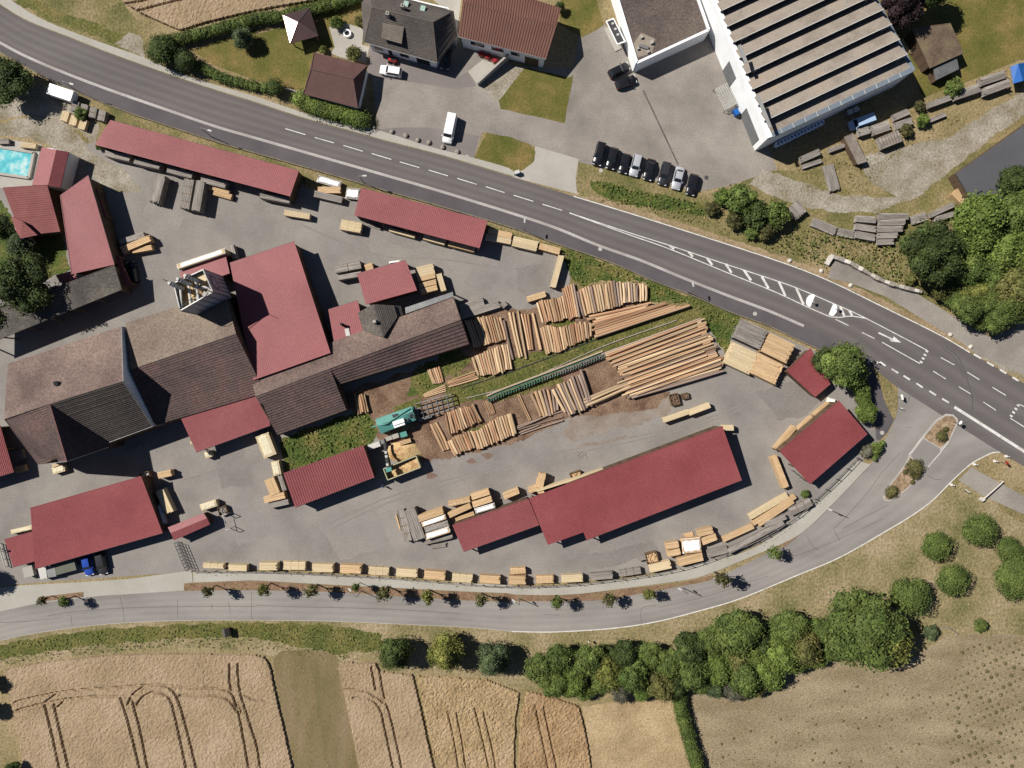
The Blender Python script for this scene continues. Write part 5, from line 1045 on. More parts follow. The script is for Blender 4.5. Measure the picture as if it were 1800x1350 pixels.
BU(1, 1, (1715, 800), (1745, 830), 40, .9, 'grey', 'little grey stub pack at the end of the grey boards')
BU(0, 0, (730, 1065), (905, 1105), 45, 2.0, 'grey', 'grey pack, first from the left under the long timber shed')
BU(0, 0, (935, 1120), (1115, 1160), 45, 2.0, 'grey', 'grey pack, second from the left under the long timber shed')
BU(0, 0, (1165, 1180), (1340, 1225), 45, 2.0, 'grey', 'grey pack, third from the left under the long timber shed')
BU(0, 0, (1400, 1245), (1575, 1290), 50, 2.0, 'grey', 'grey ragged pack, fourth from the left under the long timber shed', ragged=.35)
BU(0, 0, (1430, 1295), (1600, 1340), 30, 1.0, 'saw', 'orange pack low in front of the fourth grey pack')
BU(1, 1, (25, 50), (235, 90), 40, 1.9, 'grey', 'grey pack at the right end of the long timber shed', ragged=.3)
BU(0, 1, (1490, 30), (1615, 65), 38, .9, 'saw', 'low orange pack behind the two grey slat stacks')
BU(0, 1, (1120, -90), (1070, 100), 75, 1.9, 'grey', 'left of the two tall grey slat stacks in the upper yard', board=.16, ragged=.4)
BU(0, 1, (1320, -60), (1285, 145), 70, 2.1, 'grey', 'middle grey slat stack in the upper yard', board=.3, straps=3)
BU(0, 1, (1400, -50), (1365, 160), 60, 2.2, 'grey', 'right of the tall grey slat stacks in the upper yard', board=.16)
BU(1, 0, (430, 1245), (590, 1290), 45, 1.0, 'grey', 'white and red covered pack between the two timber sheds', cover='white')
BU(1, 1, (430, 15), (590, 15), 45, 1.1, 'saw', 'orange pack between the two timber sheds')
BU(1, 1, (405, 40), (600, 85), 45, 1.2, 'grey', 'dark slatted pack between the two timber sheds', board=.3)
BU(1, 1, (630, 35), (720, 45), 70, .9, 'grey', 'pale sheet pile at the left end of the shorter shed', cover='white')
BU(1, 1, (930, 290), (1110, 340), 25, 1.2, 'pale', 'pale pack showing under the shorter shed, left')
BU(1, 1, (1170, 340), (1320, 380), 40, 1.5, 'pale', 'pale pack showing under the shorter shed, middle')
BU(1, 1, (1345, 385), (1525, 430), 40, 1.5, 'saw', 'orange pack showing under the shorter shed, right')
BU(1, 1, (780, 250), (870, 285), 20, .5, 'grey', 'thin grey boards lying at the front of the shorter shed')
BU(0, 1, (835, 380), (1005, 325), 38, 1.5, 'grey', 'grey pack at the shade edge beside the red house')
BU(0, 1, (845, 435), (1045, 350), 45, 1.7, 'saw', 'orange round-edged boards beside the red house', ragged=.4, board=.3)
BU(0, 1, (920, 440), (1060, 415), 35, 1.2, 'saw', 'short shaded orange pack below the round-edged boards')
BU(0, 1, (1235, 552), (1570, 440), 35, 4.1, 'pale', 'bright white foil pack standing on end behind the pipe silo', cover='white')
BU(0, 1, (1612, 400), (1640, 500), 32, 1.6, 'grey', 'narrow grey pack at the upper corner of the red hall')
for i in range(4):
    BU(0, 0, (530+62*i, 705+22*i), (515+62*i, 775+22*i), 50, 1.2, 'grey', '%s pale crate from the left in the row above the long timber shed' % ORD[i], group='pale crates above the long shed', straps=1)
for i in range(3):
    BU(0, 0, (462+62*i, 775+28*i), (440+62*i, 845+28*i), 50, .9, 'pale', '%s cream crate from the left in the lower row by the gravel track' % ORD[i], group='cream crates by the gravel track')
BU(0, 0, (140, 1010), (250, 1020), 35, .8, 'pale', 'yellow bench-like board box above the pool')
BU(0, 0, (-20, 985), (60, 985), 35, .7, 'grey', 'pale boards at the left edge above the pool')
# canopy and left lower yard
BU(1, 2, (40, 375), (100, 525), 95, 1.9, 'pale', 'cream pack with a long slot beside the loading canopy', cover='cream')
BU(1, 2, (130, 560), (150, 655), 55, 1.7, 'pale', 'cream pack below the slotted one', cover='cream')
BU(1, 2, (90, 680), (135, 790), 70, 1.8, 'saw', 'orange pack at the left end of the ribbed shed')
BU(1, 2, (165, 660), (200, 765), 30, 1.7, 'grey', 'dark narrow pack between orange pack and ribbed shed')
BU(1, 2, (55, 830), (200, 795), 45, 1.7, 'saw', 'orange pack lying crosswise at the ribbed shed corner')
BU(1, 2, (90, 870), (225, 840), 40, 1.2, 'grey', 'dark pack under the crosswise orange pack')
BU(0, 2, (1340, 440), (1335, 420), 20, 1.5, 'pale', 'small cream pack at the canopy post')
BU(0, 2, (1430, 520), (1475, 505), 45, 1.2, 'pale', 'cream wrapped crate under the canopy corner', cover='cream')
BU(0, 2, (360, 580), (430, 555), 50, 1.3, 'pale', 'upper crate of pale offcuts below the south wing')
BU(0, 2, (365, 630), (450, 605), 45, 1.1, 'pale', 'lower crate of pale offcuts below the south wing', cover='cream')
BU(0, 2, (865, 500), (990, 445), 22, .35, 'grey', 'two grey planks lying in the house shadow', z0=.05)
BU(0, 2, (75, 1055), (230, 1020), 28, .8, 'pale', 'cream beam above the low red lean-to', cover='cream')
BU(0, 2, (70, 530), (160, 505), 65, .9, 'grey', 'crates of scrap wood beside the left edge roof')
BU(0, 2, (105, 620), (175, 605), 45, .9, 'saw', 'small brown crate pair below the scrap crates')
BU(0, 2, (1110, 760), (1185, 920), 60, 1.6, 'pale', 'pale pack of round-edged boards right of the big lower left shed', ragged=.35)
BU(0, 2, (1100, 660), (1195, 640), 45, 1.5, 'saw', 'small crate of bricks and blocks at the shed corner')
BU(0, 2, (1400, 885), (1510, 850), 45, 1.4, 'pale', 'cream foil pack by the tiny red hut', cover='cream')
BU(0, 2, (1105, 860), (1150, 1000), 28, 1.0, 'grey', 'white pipe rack along the right wall of the lower left shed', cover='white')
# grey stacks right of the main road
def BG(c, r, lst):
    for p, q, w_, h, lab in lst: BU(c, r, p, q, w_, h, 'grey', lab, board=.24, ragged=.35, z0=.08)
BG(3, 1, [((175, 115), (240, 190), 85, 1.4, 'grey curved stack nearest the roadside shrub'), ((310, 235), (475, 305), 65, .7, 'low grey stack second in the curved row above the side lane'), ((490, 305), (605, 330), 55, .6, 'low grey stack third in the curved row above the side lane'),
 ((620, 215), (755, 225), 45, 1.3, 'upper left stack of the grey stack block above the lane'), ((615, 270), (755, 290), 45, 1.2, 'middle left stack of the grey stack block above the lane'), ((615, 325), (750, 350), 50, 1.1, 'lower left stack of the grey stack block above the lane'),
 ((780, 200), (985, 200), 45, 1.4, 'top right stack of the grey stack block above the lane'), ((780, 245), (960, 240), 40, 1.4, 'second right stack of the grey stack block above the lane'), ((770, 290), (945, 285), 40, 1.3, 'third right stack of the grey stack block above the lane'), ((770, 335), (910, 330), 40, 1.2, 'fourth right stack of the grey stack block above the lane'), ((765, 380), (880, 375), 40, 1.1, 'lowest right stack of the grey stack block above the lane'),
 ((1140, 190), (1300, 115), 35, 1.2, 'grey beams running up to the slate grey roof, upper pair'), ((1170, 220), (1300, 180), 35, 1.0, 'grey beams running up to the slate grey roof, lower pair'), ((1000, 230), (1110, 195), 60, .6, 'low grey scatter between the stack block and the beams')])
BG(3, 0, [((230, 1115), (365, 1055), 45, 1.1, 'grey stack with white battens below the factory'), ((240, 1165), (375, 1120), 30, .6, 'thin grey boards in front of the battened stack'), ((420, 1150), (470, 1330), 75, .6, 'pale grey round poles lying in the grass'),
 ((430, 1050), (540, 1010), 30, .8, 'small dark grey stack in the factory shadow edge'), ((635, 925), (715, 900), 55, 1.2, 'grey stack beside the blue-white van'), ((730, 910), (850, 870), 70, 1.3, 'wide grey stack right of the van'), ((880, 820), (985, 775), 45, 1.1, 'upper grey stack right of the van'), ((890, 880), (1010, 840), 50, 1.0, 'lower grey stack behind the grey frame grid'),
 ((1120, 735), (1285, 675), 40, 1.2, 'grey beams left end of the row leading to the blue shelter'), ((1130, 840), (1240, 795), 30, .7, 'low grey beams in front of the left row end'), ((1300, 670), (1480, 610), 60, 1.3, 'middle grey stack in the row leading to the blue shelter'), ((1490, 570), (1660, 515), 55, 1.4, 'upper grey stack next to the blue shelter'), ((1510, 640), (1690, 575), 55, 1.4, 'lower grey stack next to the blue shelter')])
BU(3, 0, (785, 1000), (925, 945), 85, 1.4, 'grey', 'grey open grid frame stack in the grass', straps=6, board=.3)
BU(3, 0, (940, 270), (1050, 370), 60, .5, 'pale', 'heap of pale split firewood by the small barn', ragged=.5)
BU(3, 1, (1310, 20), (1380, 90), 75, 1.0, 'saw', 'reddish brick-like scrap heap at the slate grey roof', ragged=.4, board=.3)
# ================================================================== machines, vehicles, street furniture
V3 = lambda x, y, z: Vector((x, y, z))
UPZ = Vector((0, 0, 1))
# --- pipe silo
TZ, BZ0 = 12.8, 4.4
tc = [W(305, 498, TZ), W(357, 474, TZ), W(374, 513, TZ), W(317, 546, TZ)]
ts_ = thing('chip_silo', 'tall open-topped wood chip silo with curved white pipes', 'silo', (sum(v.x for v in tc)/4, sum(v.y for v in tc)/4, 0))
for i in range(4):
    a, b = tc[i], tc[(i+1) % 4]
    MB().wall(a, b, TZ, TZ, .12, BZ0).build('side_panel', M('silo_panel', [C(176, 182, 190), C(200, 204, 208)], .4, 4, .08, rough=.6), ts_)
    n = 5
    for k in range(n):
        p = a.lerp(b, k/n); MB().box((p.x, p.y, (TZ+BZ0)/2), (.22, .22, TZ-BZ0-.1), math.atan2((b-a).y, (b-a).x)).build('rib', m_steel, ts_)
    MB().tube(a, b, .12, .12, 4).build('rim', m_steel, ts_)
    MB().box((a.x, a.y, BZ0/2), (.35, .35, BZ0)).build('leg', m_dsteel, ts_)
MB().prism([v.lerp(sum(tc, Vector())/4, .03).xy for v in tc], TZ-1.9, TZ-1.3).build('chip_bed', m_chip, ts_)
cc = sum(tc, Vector())/4
MB().prism([tc[0].lerp(tc[1], t).lerp(tc[3].lerp(tc[2], t), s).xy for t, s in ((.55, .05), (.95, .05), (.95, .4), (.6, .45))], TZ-1.4, TZ-.7).build('hopper_box', m_sawp, ts_)
def arch(p, q, up, r, name='pipe', mat=None):
    pts = []
    for i in range(11):
        u = i/10; pts.append(p.lerp(q, u)+UPZ*up*math.sin(u*math.pi)**.8)
    MB().pipe(pts, r, 8).build(name, mat or m_pale, ts_, smooth=True)
for t in (.1, .38, .62):
    p = tc[0].lerp(tc[1], t).lerp(tc[3].lerp(tc[2], t), .1); q = tc[0].lerp(tc[1], t-.08).lerp(tc[3].lerp(tc[2], t-.08), .95)
    arch(p-UPZ*2.4+V3(-.8, .3, 0), p+V3(.6, -.6, -1.2), 4.4, .36, 'pipe_bend')
    MB().tube(p+V3(.3, -.5, -.6), q-UPZ*.4, .22, .22, 8).build('pipe', m_pale, ts_)
p, q = tc[0].lerp(tc[2], .45), tc[1].lerp(tc[2], .75)
MB().tube(p-UPZ*1.2, q-UPZ*1.0, .3, .3, 8).build('pipe', m_pale, ts_)
for t in (.3, .5, .7, .85):
    p = tc[3].lerp(tc[2], t)+V3(0, .7, -1.0); MB().box(tuple(p), (.8, .7, .9), .3+t).build('valve_box', m_conc, ts_)
# ladder rail and mast
MB().pipe([tc[3]+V3(0, 0, .1), tc[3]+V3(.4, .3, 1.1), tc[2]+V3(-1.5, .2, 1.1), tc[2]+V3(0, 0, .1)], .06, 5).build('guard_rail', m_dsteel, ts_)
MB().tube(tc[0], tc[0]+V3(-1.6, .6, .6), .07, .07, 5).build('spout', m_dsteel, ts_)
MB().tube(tc[2], tc[2]+UPZ*2.0, .05, .05, 5).build('mast', m_dsteel, ts_)
# emblem on the east panel
a, b = tc[1], tc[2]; d = (b-a).normalized(); nn = Vector((-d.y, d.x, 0)); nn = nn if nn.x > 0 else -nn
m0 = a.lerp(b, .5)+nn*.13; em = MB(); n = 20; 
for i in range(n): em.v.append(tuple(m0+d*1.5*math.cos(6.283*i/n)+V3(0, 0, -2.6+1.4*math.sin(6.283*i/n))))
em.f.append(tuple(range(n))); em.build('emblem', M('faded_red_emblem', [C(150, 132, 148)], 1, 4, .05), ts_)
em = MB()
for i in range(n): em.v.append(tuple(m0+nn*.01+d*1.0*math.cos(6.283*i/n)+V3(0, 0, -2.6+.9*math.sin(6.283*i/n))))
em.f.append(tuple(range(n))); em.build('emblem_centre', MATS['silo_panel'], ts_)
# --- debarking machine (teal)
zm = lambda *p: [(640+x/7.94, 690+y/7.94) for x, y in p]
tm = thing('debarking_machine', 'teal roofed debarking machine with a white control box', 'machine', W(692, 738))
G4 = zm((150, 375), (665, 195), (720, 385), (225, 580))
P4 = [W(*p, 2.6) for p in G4]
MB().slab([P4[0]-UPZ*.4, P4[1], P4[1].lerp(P4[2], .35)+UPZ*.35, P4[0].lerp(P4[3], .45)], .15).build('hood', m_teal, tm)
MB().slab([P4[0].lerp(P4[3], .45)-UPZ*.05, P4[1].lerp(P4[2], .35)+UPZ*.3, P4[2]-UPZ*.5, P4[3]-UPZ*.7], .15).build('hood', m_teal, tm)
for i in range(4):
    a, b = P4[i], P4[(i+1) % 4]; MB().wall(a.lerp(b, .03), b.lerp(a, .03), 1.7, 1.7, .12, .1).build('side_panel', m_teal, tm)
c = W(*zm((480, 410))[0], 3.2); MB().box((c.x, c.y, 2.9), (2.2, .75, .9), .32).build('control_box', m_film, tm); 
c2 = W(*zm((490, 455))[0], 3.2); MB().box((c2.x, c2.y, 2.75), (2.1, .5, .7), .32).build('control_box', m_film, tm)
c = W(*zm((430, 320))[0], 2.8); MB().box((c.x, c.y, 2.9), (.9, .5, .3), .3).build('vent_hatch', m_dsteel, tm)
for x, y in ((640, 330), (700, 340), (610, 380), (660, 300)): 
    c = W(*zm((x, y))[0], 2.4); MB().box((c.x, c.y, 2.2), (.35, .5, 1.2), .3).build('drive_unit', m_dsteel, tm)
MB().pipe([W(*zm((110, 480))[0], 1.8), W(*zm((300, 440))[0], 2.9), W(*zm((640, 220))[0], 3.0)], .12, 6).build('feed_rail', m_teal, tm)
# roller frame
tr = thing('roller_frame', 'grey steel roller frame feeding the teal machine', 'conveyor', W(761, 716))
F4 = [W(*p, 1.1) for p in Z(1, 2, (1110, 160), (1365, 88), (1385, 185), (1140, 265))]
for s in (0, .33, .66, 1.0):
    a, b = F4[0].lerp(F4[3], s), F4[1].lerp(F4[2], s); MB().tube(a, b, .11, .11, 4).build('rail', m_steel, tr)
for i in range(8):
    a, b = F4[0].lerp(F4[1], i/7), F4[3].lerp(F4[2], i/7); MB().tube(a+UPZ*.15, b+UPZ*.15, .1, .1, 6).build('roller', m_dsteel if i % 2 else m_steel, tr)
for p in F4+[F4[0].lerp(F4[1], .5), F4[3].lerp(F4[2], .5)]: MB().box((p.x, p.y, .55), (.15, .15, 1.1)).build('leg', m_dsteel, tr)
c = W(*zm((860, 350))[0]); MB().box((c.x, c.y, .5), (2.6, .5, 1.0), .3).build('motor_box', m_steel, tr)
# green chain conveyor
tk = thing('chain_conveyor', 'long green chain conveyor crossing the log yard', 'conveyor', W(960, 663))
K = [(858, 703), (888, 690), (1000, 648), (1062, 624)]
ks = resample(smooth_line(K), 46)
for off in (-3.2, 3.2):
    pts = [W(*p, .8) for p in offset_line(ks, off)]; MB().pipe(pts[::3], .12, 4).build('rail', M('green_conveyor_paint', [C(76, 122, 106), C(98, 140, 122)], .5, 4, .15), tk)
pa, pb = offset_line(ks, -3.4), offset_line(ks, 3.4)
for i in range(len(ks)):
    a, b = W(*pa[i], .95), W(*pb[i], .95); 
    MB().wall(a, b, 1.15, 1.15, .16, .75).build('flight', MATS['green_conveyor_paint'] if i < 22 else m_steel, tk)
pts = [W(*p, .5) for p in offset_line(ks, 7.5)]
MB().pipe(pts[::3], .22, 4).build('side_beam', M('pale_concrete_beam', [C(196, 178, 152)], .5, 4, .1), tk)
for i in range(0, len(ks), 6): a = W(*ks[i]); MB().box((a.x, a.y, .4), (.15, .5, .8), -.35).build('leg', m_dsteel, tk)
# chipper line below
tl = thing('chip_conveyor', 'pale chip conveyor with drums between machine and container', 'conveyor', W(690, 775))
for x, y, sx, sy, h, m in ((140, 740, 2.3, 1.0, 1.5, m_pale), (250, 690, .9, .8, 1.2, m_steel), (345, 640, 1.2, .8, 1.1, m_conc), (435, 610, 1.3, .9, 1.0, m_conc), (550, 585, 1.3, 1.0, 1.2, m_teal)):
    c = W(*zm((x, y))[0], h); MB().box((c.x, c.y, h/2), (sx, sy, h), .32).build('drum_housing', m, tl)
a, b = W(*zm((290, 700))[0], 1.4), W(*zm((340, 1080))[0], 3.2)
MB().tube(a, b, .3, .3, 6).build('spout_belt', m_dsteel, tl); 
for t in (.35, .5, .8): p = a.lerp(b, t)+UPZ*.3; MB().box(tuple(p), (.45, .45, .4), .2).build('belt_cover', m_pale, tl)
c = W(*zm((345, 1075))[0], 3.3); MB().box((c.x, c.y, 3.2), (1.1, .8, .6), .3).build('chute', m_teal, tl)
B(*zm((495, 715), (650, 665)), 7, .8, 'saw', 'short orange slabs beside the chip conveyor', board=.3)
c = W(*zm((560, 830))[0]); 
hp = MB(); n = 14
for j, (r, z) in enumerate(((2.6, .03), (1.9, .5), (1.0, .9), (.2, 1.05))):
    for i in range(n):
        a = 6.283*i/n; rr = r*(1+random.uniform(-.12, .12)); hp.v.append((c.x+1.25*rr*math.cos(a), c.y+.8*rr*math.sin(a), z))
for j in range(3):
    for i in range(n): k = j*n; hp.f.append((k+i, k+(i+1) % n, k+n+(i+1) % n, k+n+i))
hp.f.append(tuple(range(3*n, 4*n)))
o = hp.build('sawdust_heap', m_chip, smooth=True); center(o); tag(o, 'brown sawdust heap above the container', 'sawdust')
# container with chips
tk2 = thing('chip_container', 'olive steel container half full of bright wood chips', 'container', W(707, 815))
CZ = 2.4; Q = [W(*p, CZ) for p in zm((270, 1065), (725, 885), (785, 1045), (330, 1220))]
for i in range(4): MB().wall(Q[i], Q[(i+1) % 4], CZ, CZ, .16, .15).build('side', m_olive, tk2)
for i in range(4): MB().tube(Q[i], Q[(i+1) % 4], .13, .13, 4).build('rim', M('pale_rim', [C(196, 192, 160)], 1, 4, .08), tk2)
cm = MB(); nx, ny = 14, 7; ce = sum(Q, Vector())/4
for j in range(ny+1):
    for i in range(nx+1):
        p = Q[0].lerp(Q[1], i/nx).lerp(Q[3].lerp(Q[2], i/nx), j/ny); p = p.lerp(ce, .02); u = i/nx
        cm.v.append((p.x, p.y, .9+1.2*u*(.6+.4*math.sin(3*j/ny))+random.uniform(-.1, .1)))
for j in range(ny):
    for i in range(nx): k = j*(nx+1)+i; cm.f.append((k, k+nx+1, k+nx+2, k+1))
cm.build('wood_chips', m_chip, tk2, smooth=True)
# small open skips
def skip(px, py, sx, sy, rz, h, label, fill):
    c = W(px, py, h); t = thing('open_skip', label, 'skip', (c.x, c.y, 0), rz)
    for a, b in (((-sx, -sy), (sx, -sy)), ((sx, -sy), (sx, sy)), ((sx, sy), (-sx, sy)), ((-sx, sy), (-sx, -sy))):
        MB().wall((a[0]/2, a[1]/2), (b[0]/2, b[1]/2), h, h, .1, .05).build('side', m_post, t, local=True)
    f = MB()
    for k in range(26): f.box((random.uniform(-.38, .38)*sx, random.uniform(-.36, .36)*sy, h*.6+random.uniform(0, .25)), (.5, .16, .14), random.uniform(0, 3))
    f.box((0, 0, h*.3), (sx*.94, sy*.94, h*.55)); f.build('contents', fill, t, local=True, kind='stuff'); return t
skip(1186, 702, 1.6, 2.1, .25, 1.0, 'rusty open skip in front of the big trunk stack', m_dirt)
skip(1205, 696, 1.2, 1.0, .25, .8, 'small rusty box right of the open skip', m_dirt)
skip(1013, 838, 2.0, 1.9, .35, 1.1, 'crate of firewood on the upper side of the large shed', m_saw)
skip(1146, 981, 2.2, 2.0, .25, 1.2, 'crate of firewood beside the fence row', m_saw)
skip(391, 898, 1.6, 1.6, .3, 1.0, 'wire crate by the cream foil pack', m_grey)
skip(254, 836, 1.8, 1.2, .3, 1.4, 'heap of pale pipe ends at the top corner of the lower left shed', m_pale)
# loose sticks in yard
o = MB()
for x0, y0, x1, y1 in ((455, 520, 490, 490), (465, 530, 510, 495), (478, 535, 520, 500), (505, 495, 525, 545), (480, 490, 500, 520)):
    a, b = Z(2, 2, (x0, y0), (x1, y1)); o.tube(W(*a)+UPZ*.08, W(*b)+UPZ*.08, .06, .06, 5)
o = o.build('loose_sticks', m_grey); center(o); tag(o, 'few loose sticks lying on the open asphalt', 'sticks', kind='stuff')
for i, (x, y) in enumerate(((1345, 820), (1360, 810), (1450, 780), (1660, 1220))): pass
# rails in the grass strip
for i, (a, b) in enumerate(((Z(2, 1, (-350, 1395), (0, 1280), (530, 1080), (860, 950)), 'dark steel rail along the upper edge of the grass strip'), (Z(2, 1, (-320, 1470), (60, 1360), (640, 1105), (1150, 925)), 'pale kerb rail along the lower edge of the grass strip'))):
    o = MB().pipe([W(*p)+UPZ*.14 for p in smooth_line(a, 12)], .09 if i == 0 else .13, 4).build('rail_track', m_dsteel if i == 0 else m_stone); center(o); tag(o, b, 'rail')
# --- sliding gate
tg = thing('sliding_gate', 'tall black steel gate frame standing below the tiny red hut', 'gate', W(323, 975))
a, b = W(313, 952), W(333, 1000)
for off in (0, .55):
    for z in (.2, 1.6): MB().tube(a+V3(off, 0, z), b+V3(off, 0, z), .06, .06, 4).build('rail', m_dsteel, tg)
for k in range(9):
    p = a.lerp(b, k/8); MB().tube(p+V3(0, 0, .1), p+V3(0, 0, 1.6), .05, .05, 4).tube(p+V3(0, 0, 1.6), p+V3(.55, 0, 1.6), .04, .04, 4).build('bar', m_dsteel, tg)
tw2 = thing('steel_trestle', 'open steel trestle frame casting thin shadows by the tiny hut', 'trestle', W(400, 918))
for px, py in ((398, 903), (404, 928)):
    a = W(px, py); MB().pipe([a, a+V3(0, 0, 2.2), a+V3(.9, .3, 2.2), a+V3(.9, .3, 0)], .07, 5).build('hoop', m_pale, tw2)
MB().tube(W(398, 903)+UPZ*1.6, W(404, 928)+UPZ*1.6, .06, .06, 5).build('cross_bar', m_pale, tw2)
# --- cars
def paint_m(n, c, metal=0.0): return M(n, [c], .5, 4, 0, rough=.25, spec=.5, metal=metal)
PW = paint_m('white_car_paint', (.78, .78, .78)); PK = paint_m('black_car_paint', (.012, .012, .015)); PS = paint_m('silver_car_paint', (.5, .51, .54), .3)
PD = paint_m('dark_grey_car_paint', (.03, .03, .035)); PB = paint_m('blue_car_paint', (.02, .06, .32)); PSB = paint_m('pale_blue_van_paint', (.34, .46, .62))
m_head = M('headlamp', [(.75, .78, .8)], 1, 4, 0, rough=.1); m_tail = M('taillamp', [(.35, .02, .02)], 1, 4, 0, rough=.2)
m_carglass = M('car_glass', [(.015, .02, .025)], 1, 4, 0, rough=.12, spec=.5)
def car(px, py, hd, L, Wd, Hh, paint, label, style='hatch', group=None):
    """hd: heading of the bonnet in degrees, photograph axes (0 right, 90 up)"""
    c = W(px, py, Hh*.7); t = thing('parked_car' if style != 'van' else 'parked_van', label, 'car' if style != 'van' else 'van', (c.x, c.y, .04), math.radians(hd), group)
    w = Wd/2; zb = .62*Hh if style != 'van' else .55*Hh
    hood = {'hatch': .30, 'wagon': .28, 'sedan': .30, 'van': .17}[style]
    # body loft
    st = [(-.5, .80, .55), (-.47, .93, .8), (-.40, .99, .97), (-.2, 1, 1), (.1, 1, 1), (.5-hood, 1, .98), (.36, .99, .93), (.44, .94, .82), (.485, .83, .68), (.5, .7, .5)]
    mb = MB(); sec = [(-1, 0), (-1.0, .45), (-.96, .85), (-.85, 1.0), (0, 1.03), (.85, 1.0), (.96, .85), (1.0, .45), (1, 0)]; k = len(sec)
    for x, fw, fz in st:
        for y, z in sec: mb.v.append((x*L, y*w*fw, .22+(zb-.22)*z*fz))
    for i in range(len(st)-1):
        for j in range(k-1): a = i*k+j; mb.f.append((a, a+k, a+k+1, a+1))
    mb.f.append(tuple(range(k))); mb.f.append(tuple(reversed(range((len(st)-1)*k, len(st)*k))))
    for i in range(len(st)-1): a = i*k; mb.f.append((a, a+k-1, a+2*k-1, a+k))
    body = mb.build('body', paint, t, local=True, smooth=True)
    fb = .5-hood; rb = {'hatch': -.46, 'wagon': -.485, 'sedan': -.36, 'van': -.49}[style]
    ft = fb-(.14 if style != 'van' else .08); rt = rb+{'hatch': .1, 'wagon': .05, 'sedan': .13, 'van': .015}[style]
    bw, tw_r = w*.9, w*(.72 if style != 'van' else .82); z0, z1 = zb*.97, Hh
    low = [(fb*L, -bw, z0), (fb*L, bw, z0), (rb*L, bw, z0), (rb*L, -bw, z0)]; top = [(ft*L, -tw_r, z1-.05), (ft*L, tw_r, z1-.05), (rt*L, tw_r, z1-.05), (rt*L, -tw_r, z1-.05)]
    cb = MB(); cb.v = low+top; cb.f = [(0, 1, 5, 4), (1, 2, 6, 5), (2, 3, 7, 6), (3, 0, 4, 7)]; cb.build('pillars', paint, t, local=True)
    rf = MB(); xs = (0, .12, .5, .88, 1); ys = (-1, -.7, 0, .7, 1)
    for a in xs:
        for b in ys: rf.v.append(((ft+(rt-ft)*a)*L, b*tw_r, z1-.055+.05*(1-(2*a-1)**4)*(1-b**4)))
    for i in range(4):
        for j in range(4): q = i*5+j; rf.f.append((q, q+5, q+6, q+1))
    rf.build('car_roof', paint, t, local=True, smooth=True)
    def pane(i0, i1, name, e0=.06, e1=.1):
        a, b, c_, d = Vector(low[i0]), Vector(low[i1]), Vector(top[i1]), Vector(top[i0]); n = (b-a).cross(d-a).normalized()
        if n.dot((a+c_)/2-Vector((0, 0, .8))) < 0: n = -n
        q = [a.lerp(b, e0).lerp(d.lerp(c_, e0), e1), a.lerp(b, 1-e0).lerp(d.lerp(c_, 1-e0), e1), a.lerp(b, 1-e0).lerp(d.lerp(c_, 1-e0), .93), a.lerp(b, e0).lerp(d.lerp(c_, e0), .93)]
        m = MB(); m.poly([v+n*.012 for v in q]); m.build(name, m_carglass, t, local=True)
    pane(0, 1, 'windscreen'); pane(2, 3, 'rear_window', .1); 
    if style != 'van': pane(1, 2, 'side_window'); pane(3, 0, 'side_window')
    else: pane(1, 2, 'side_window', .02, .35); pane(3, 0, 'side_window', .02, .35)
    for x in (.31, -.30):
        for s in (-1, 1):
            wh = MB().tube((x*L, s*(w-.18), .32), (x*L, s*(w+.01), .32), .32, .32, 14).build('wheel', m_black, t, local=True)
            MB().tube((x*L, s*(w+.01), .32), (x*L, s*(w+.02), .32), .2, .2, 10).build('rim', m_steel, wh, local=True)
    for s in (-1, 1):
        MB().box((.455*L, s*w*.68, zb*.72), (.3, .36, .14)).build('headlight', m_head, t, local=True)
        MB().box((-.478*L, s*w*.74, zb*.8), (.08, .2, .12)).build('taillight', m_tail, t, local=True)
        MB().box(((fb-.03)*L, s*(w+.08), zb+.05), (.14, .2, .13)).build('mirror', paint, t, local=True)
    return t
gl = 'cars parked in a row on the forecourt'
row = [((612, 1068), 150, 4.6, 1.85, 1.75, PK, 'wagon', 'black estate car, first from the left in the parked row'), ((702, 1100), 148, 4.3, 1.8, 1.6, PK, 'hatch', 'black hatchback, second from the left in the parked row'), ((790, 1137), 128, 3.9, 1.75, 1.5, PK, 'hatch', 'small black hatchback, third from the left in the parked row'), ((866, 1150), 140, 4.3, 1.8, 1.5, PS, 'wagon', 'silver car, fourth from the left in the parked row'), ((962, 1180), 130, 4.2, 1.8, 1.5, PK, 'sedan', 'black car, fifth from the left beside the silver one'), ((1068, 1208), 150, 4.6, 1.82, 1.5, PD, 'wagon', 'dark grey car, sixth from the left in the parked row'), ((1162, 1240), 140, 4.5, 1.82, 1.45, PS, 'sedan', 'silver saloon, seventh from the left in the parked row'), ((1262, 1285), 130, 4.2, 1.8, 1.5, PK, 'hatch', 'black car, last on the right in the parked row')]
for (x, y), l, L_, w_, h_, pm, stl, lab in row:
    px, py = Z(2, 0, (x, y))[0]; car(px, py, 180+76, L_, w_, h_, pm, lab, stl, gl)
car(*Z(2, 0, (748, 485))[0], 26, 4.2, 1.8, 1.5, PK, 'upper of two black cars by the office corner', 'hatch')
car(*Z(2, 0, (797, 568))[0], 20, 4.1, 1.8, 1.5, PK, 'lower of two black cars by the office corner', 'hatch')
car(*Z(1, 0, (938, 490))[0], 170, 4.2, 1.8, 1.6, PW, 'white estate car in front of the dark tiled house', 'wagon')
car(*Z(1, 0, (1350, 890))[0], 258, 5.6, 2.0, 2.1, PW, 'white van parked alone near the pavement', 'van')
car(*Z(1, 0, (1325, 400))[0], 263, 4.4, 1.8, 1.5, PD, 'dark car in the deep shade beside the dark house', 'hatch')
car(*Z(3, 0, (660, 845))[0], 200, 4.8, 1.9, 1.95, PSB, 'pale blue-white van in the shade of the factory wall', 'van')
zb_ = lambda x, y: (x/7.826, 940+y/7.826)
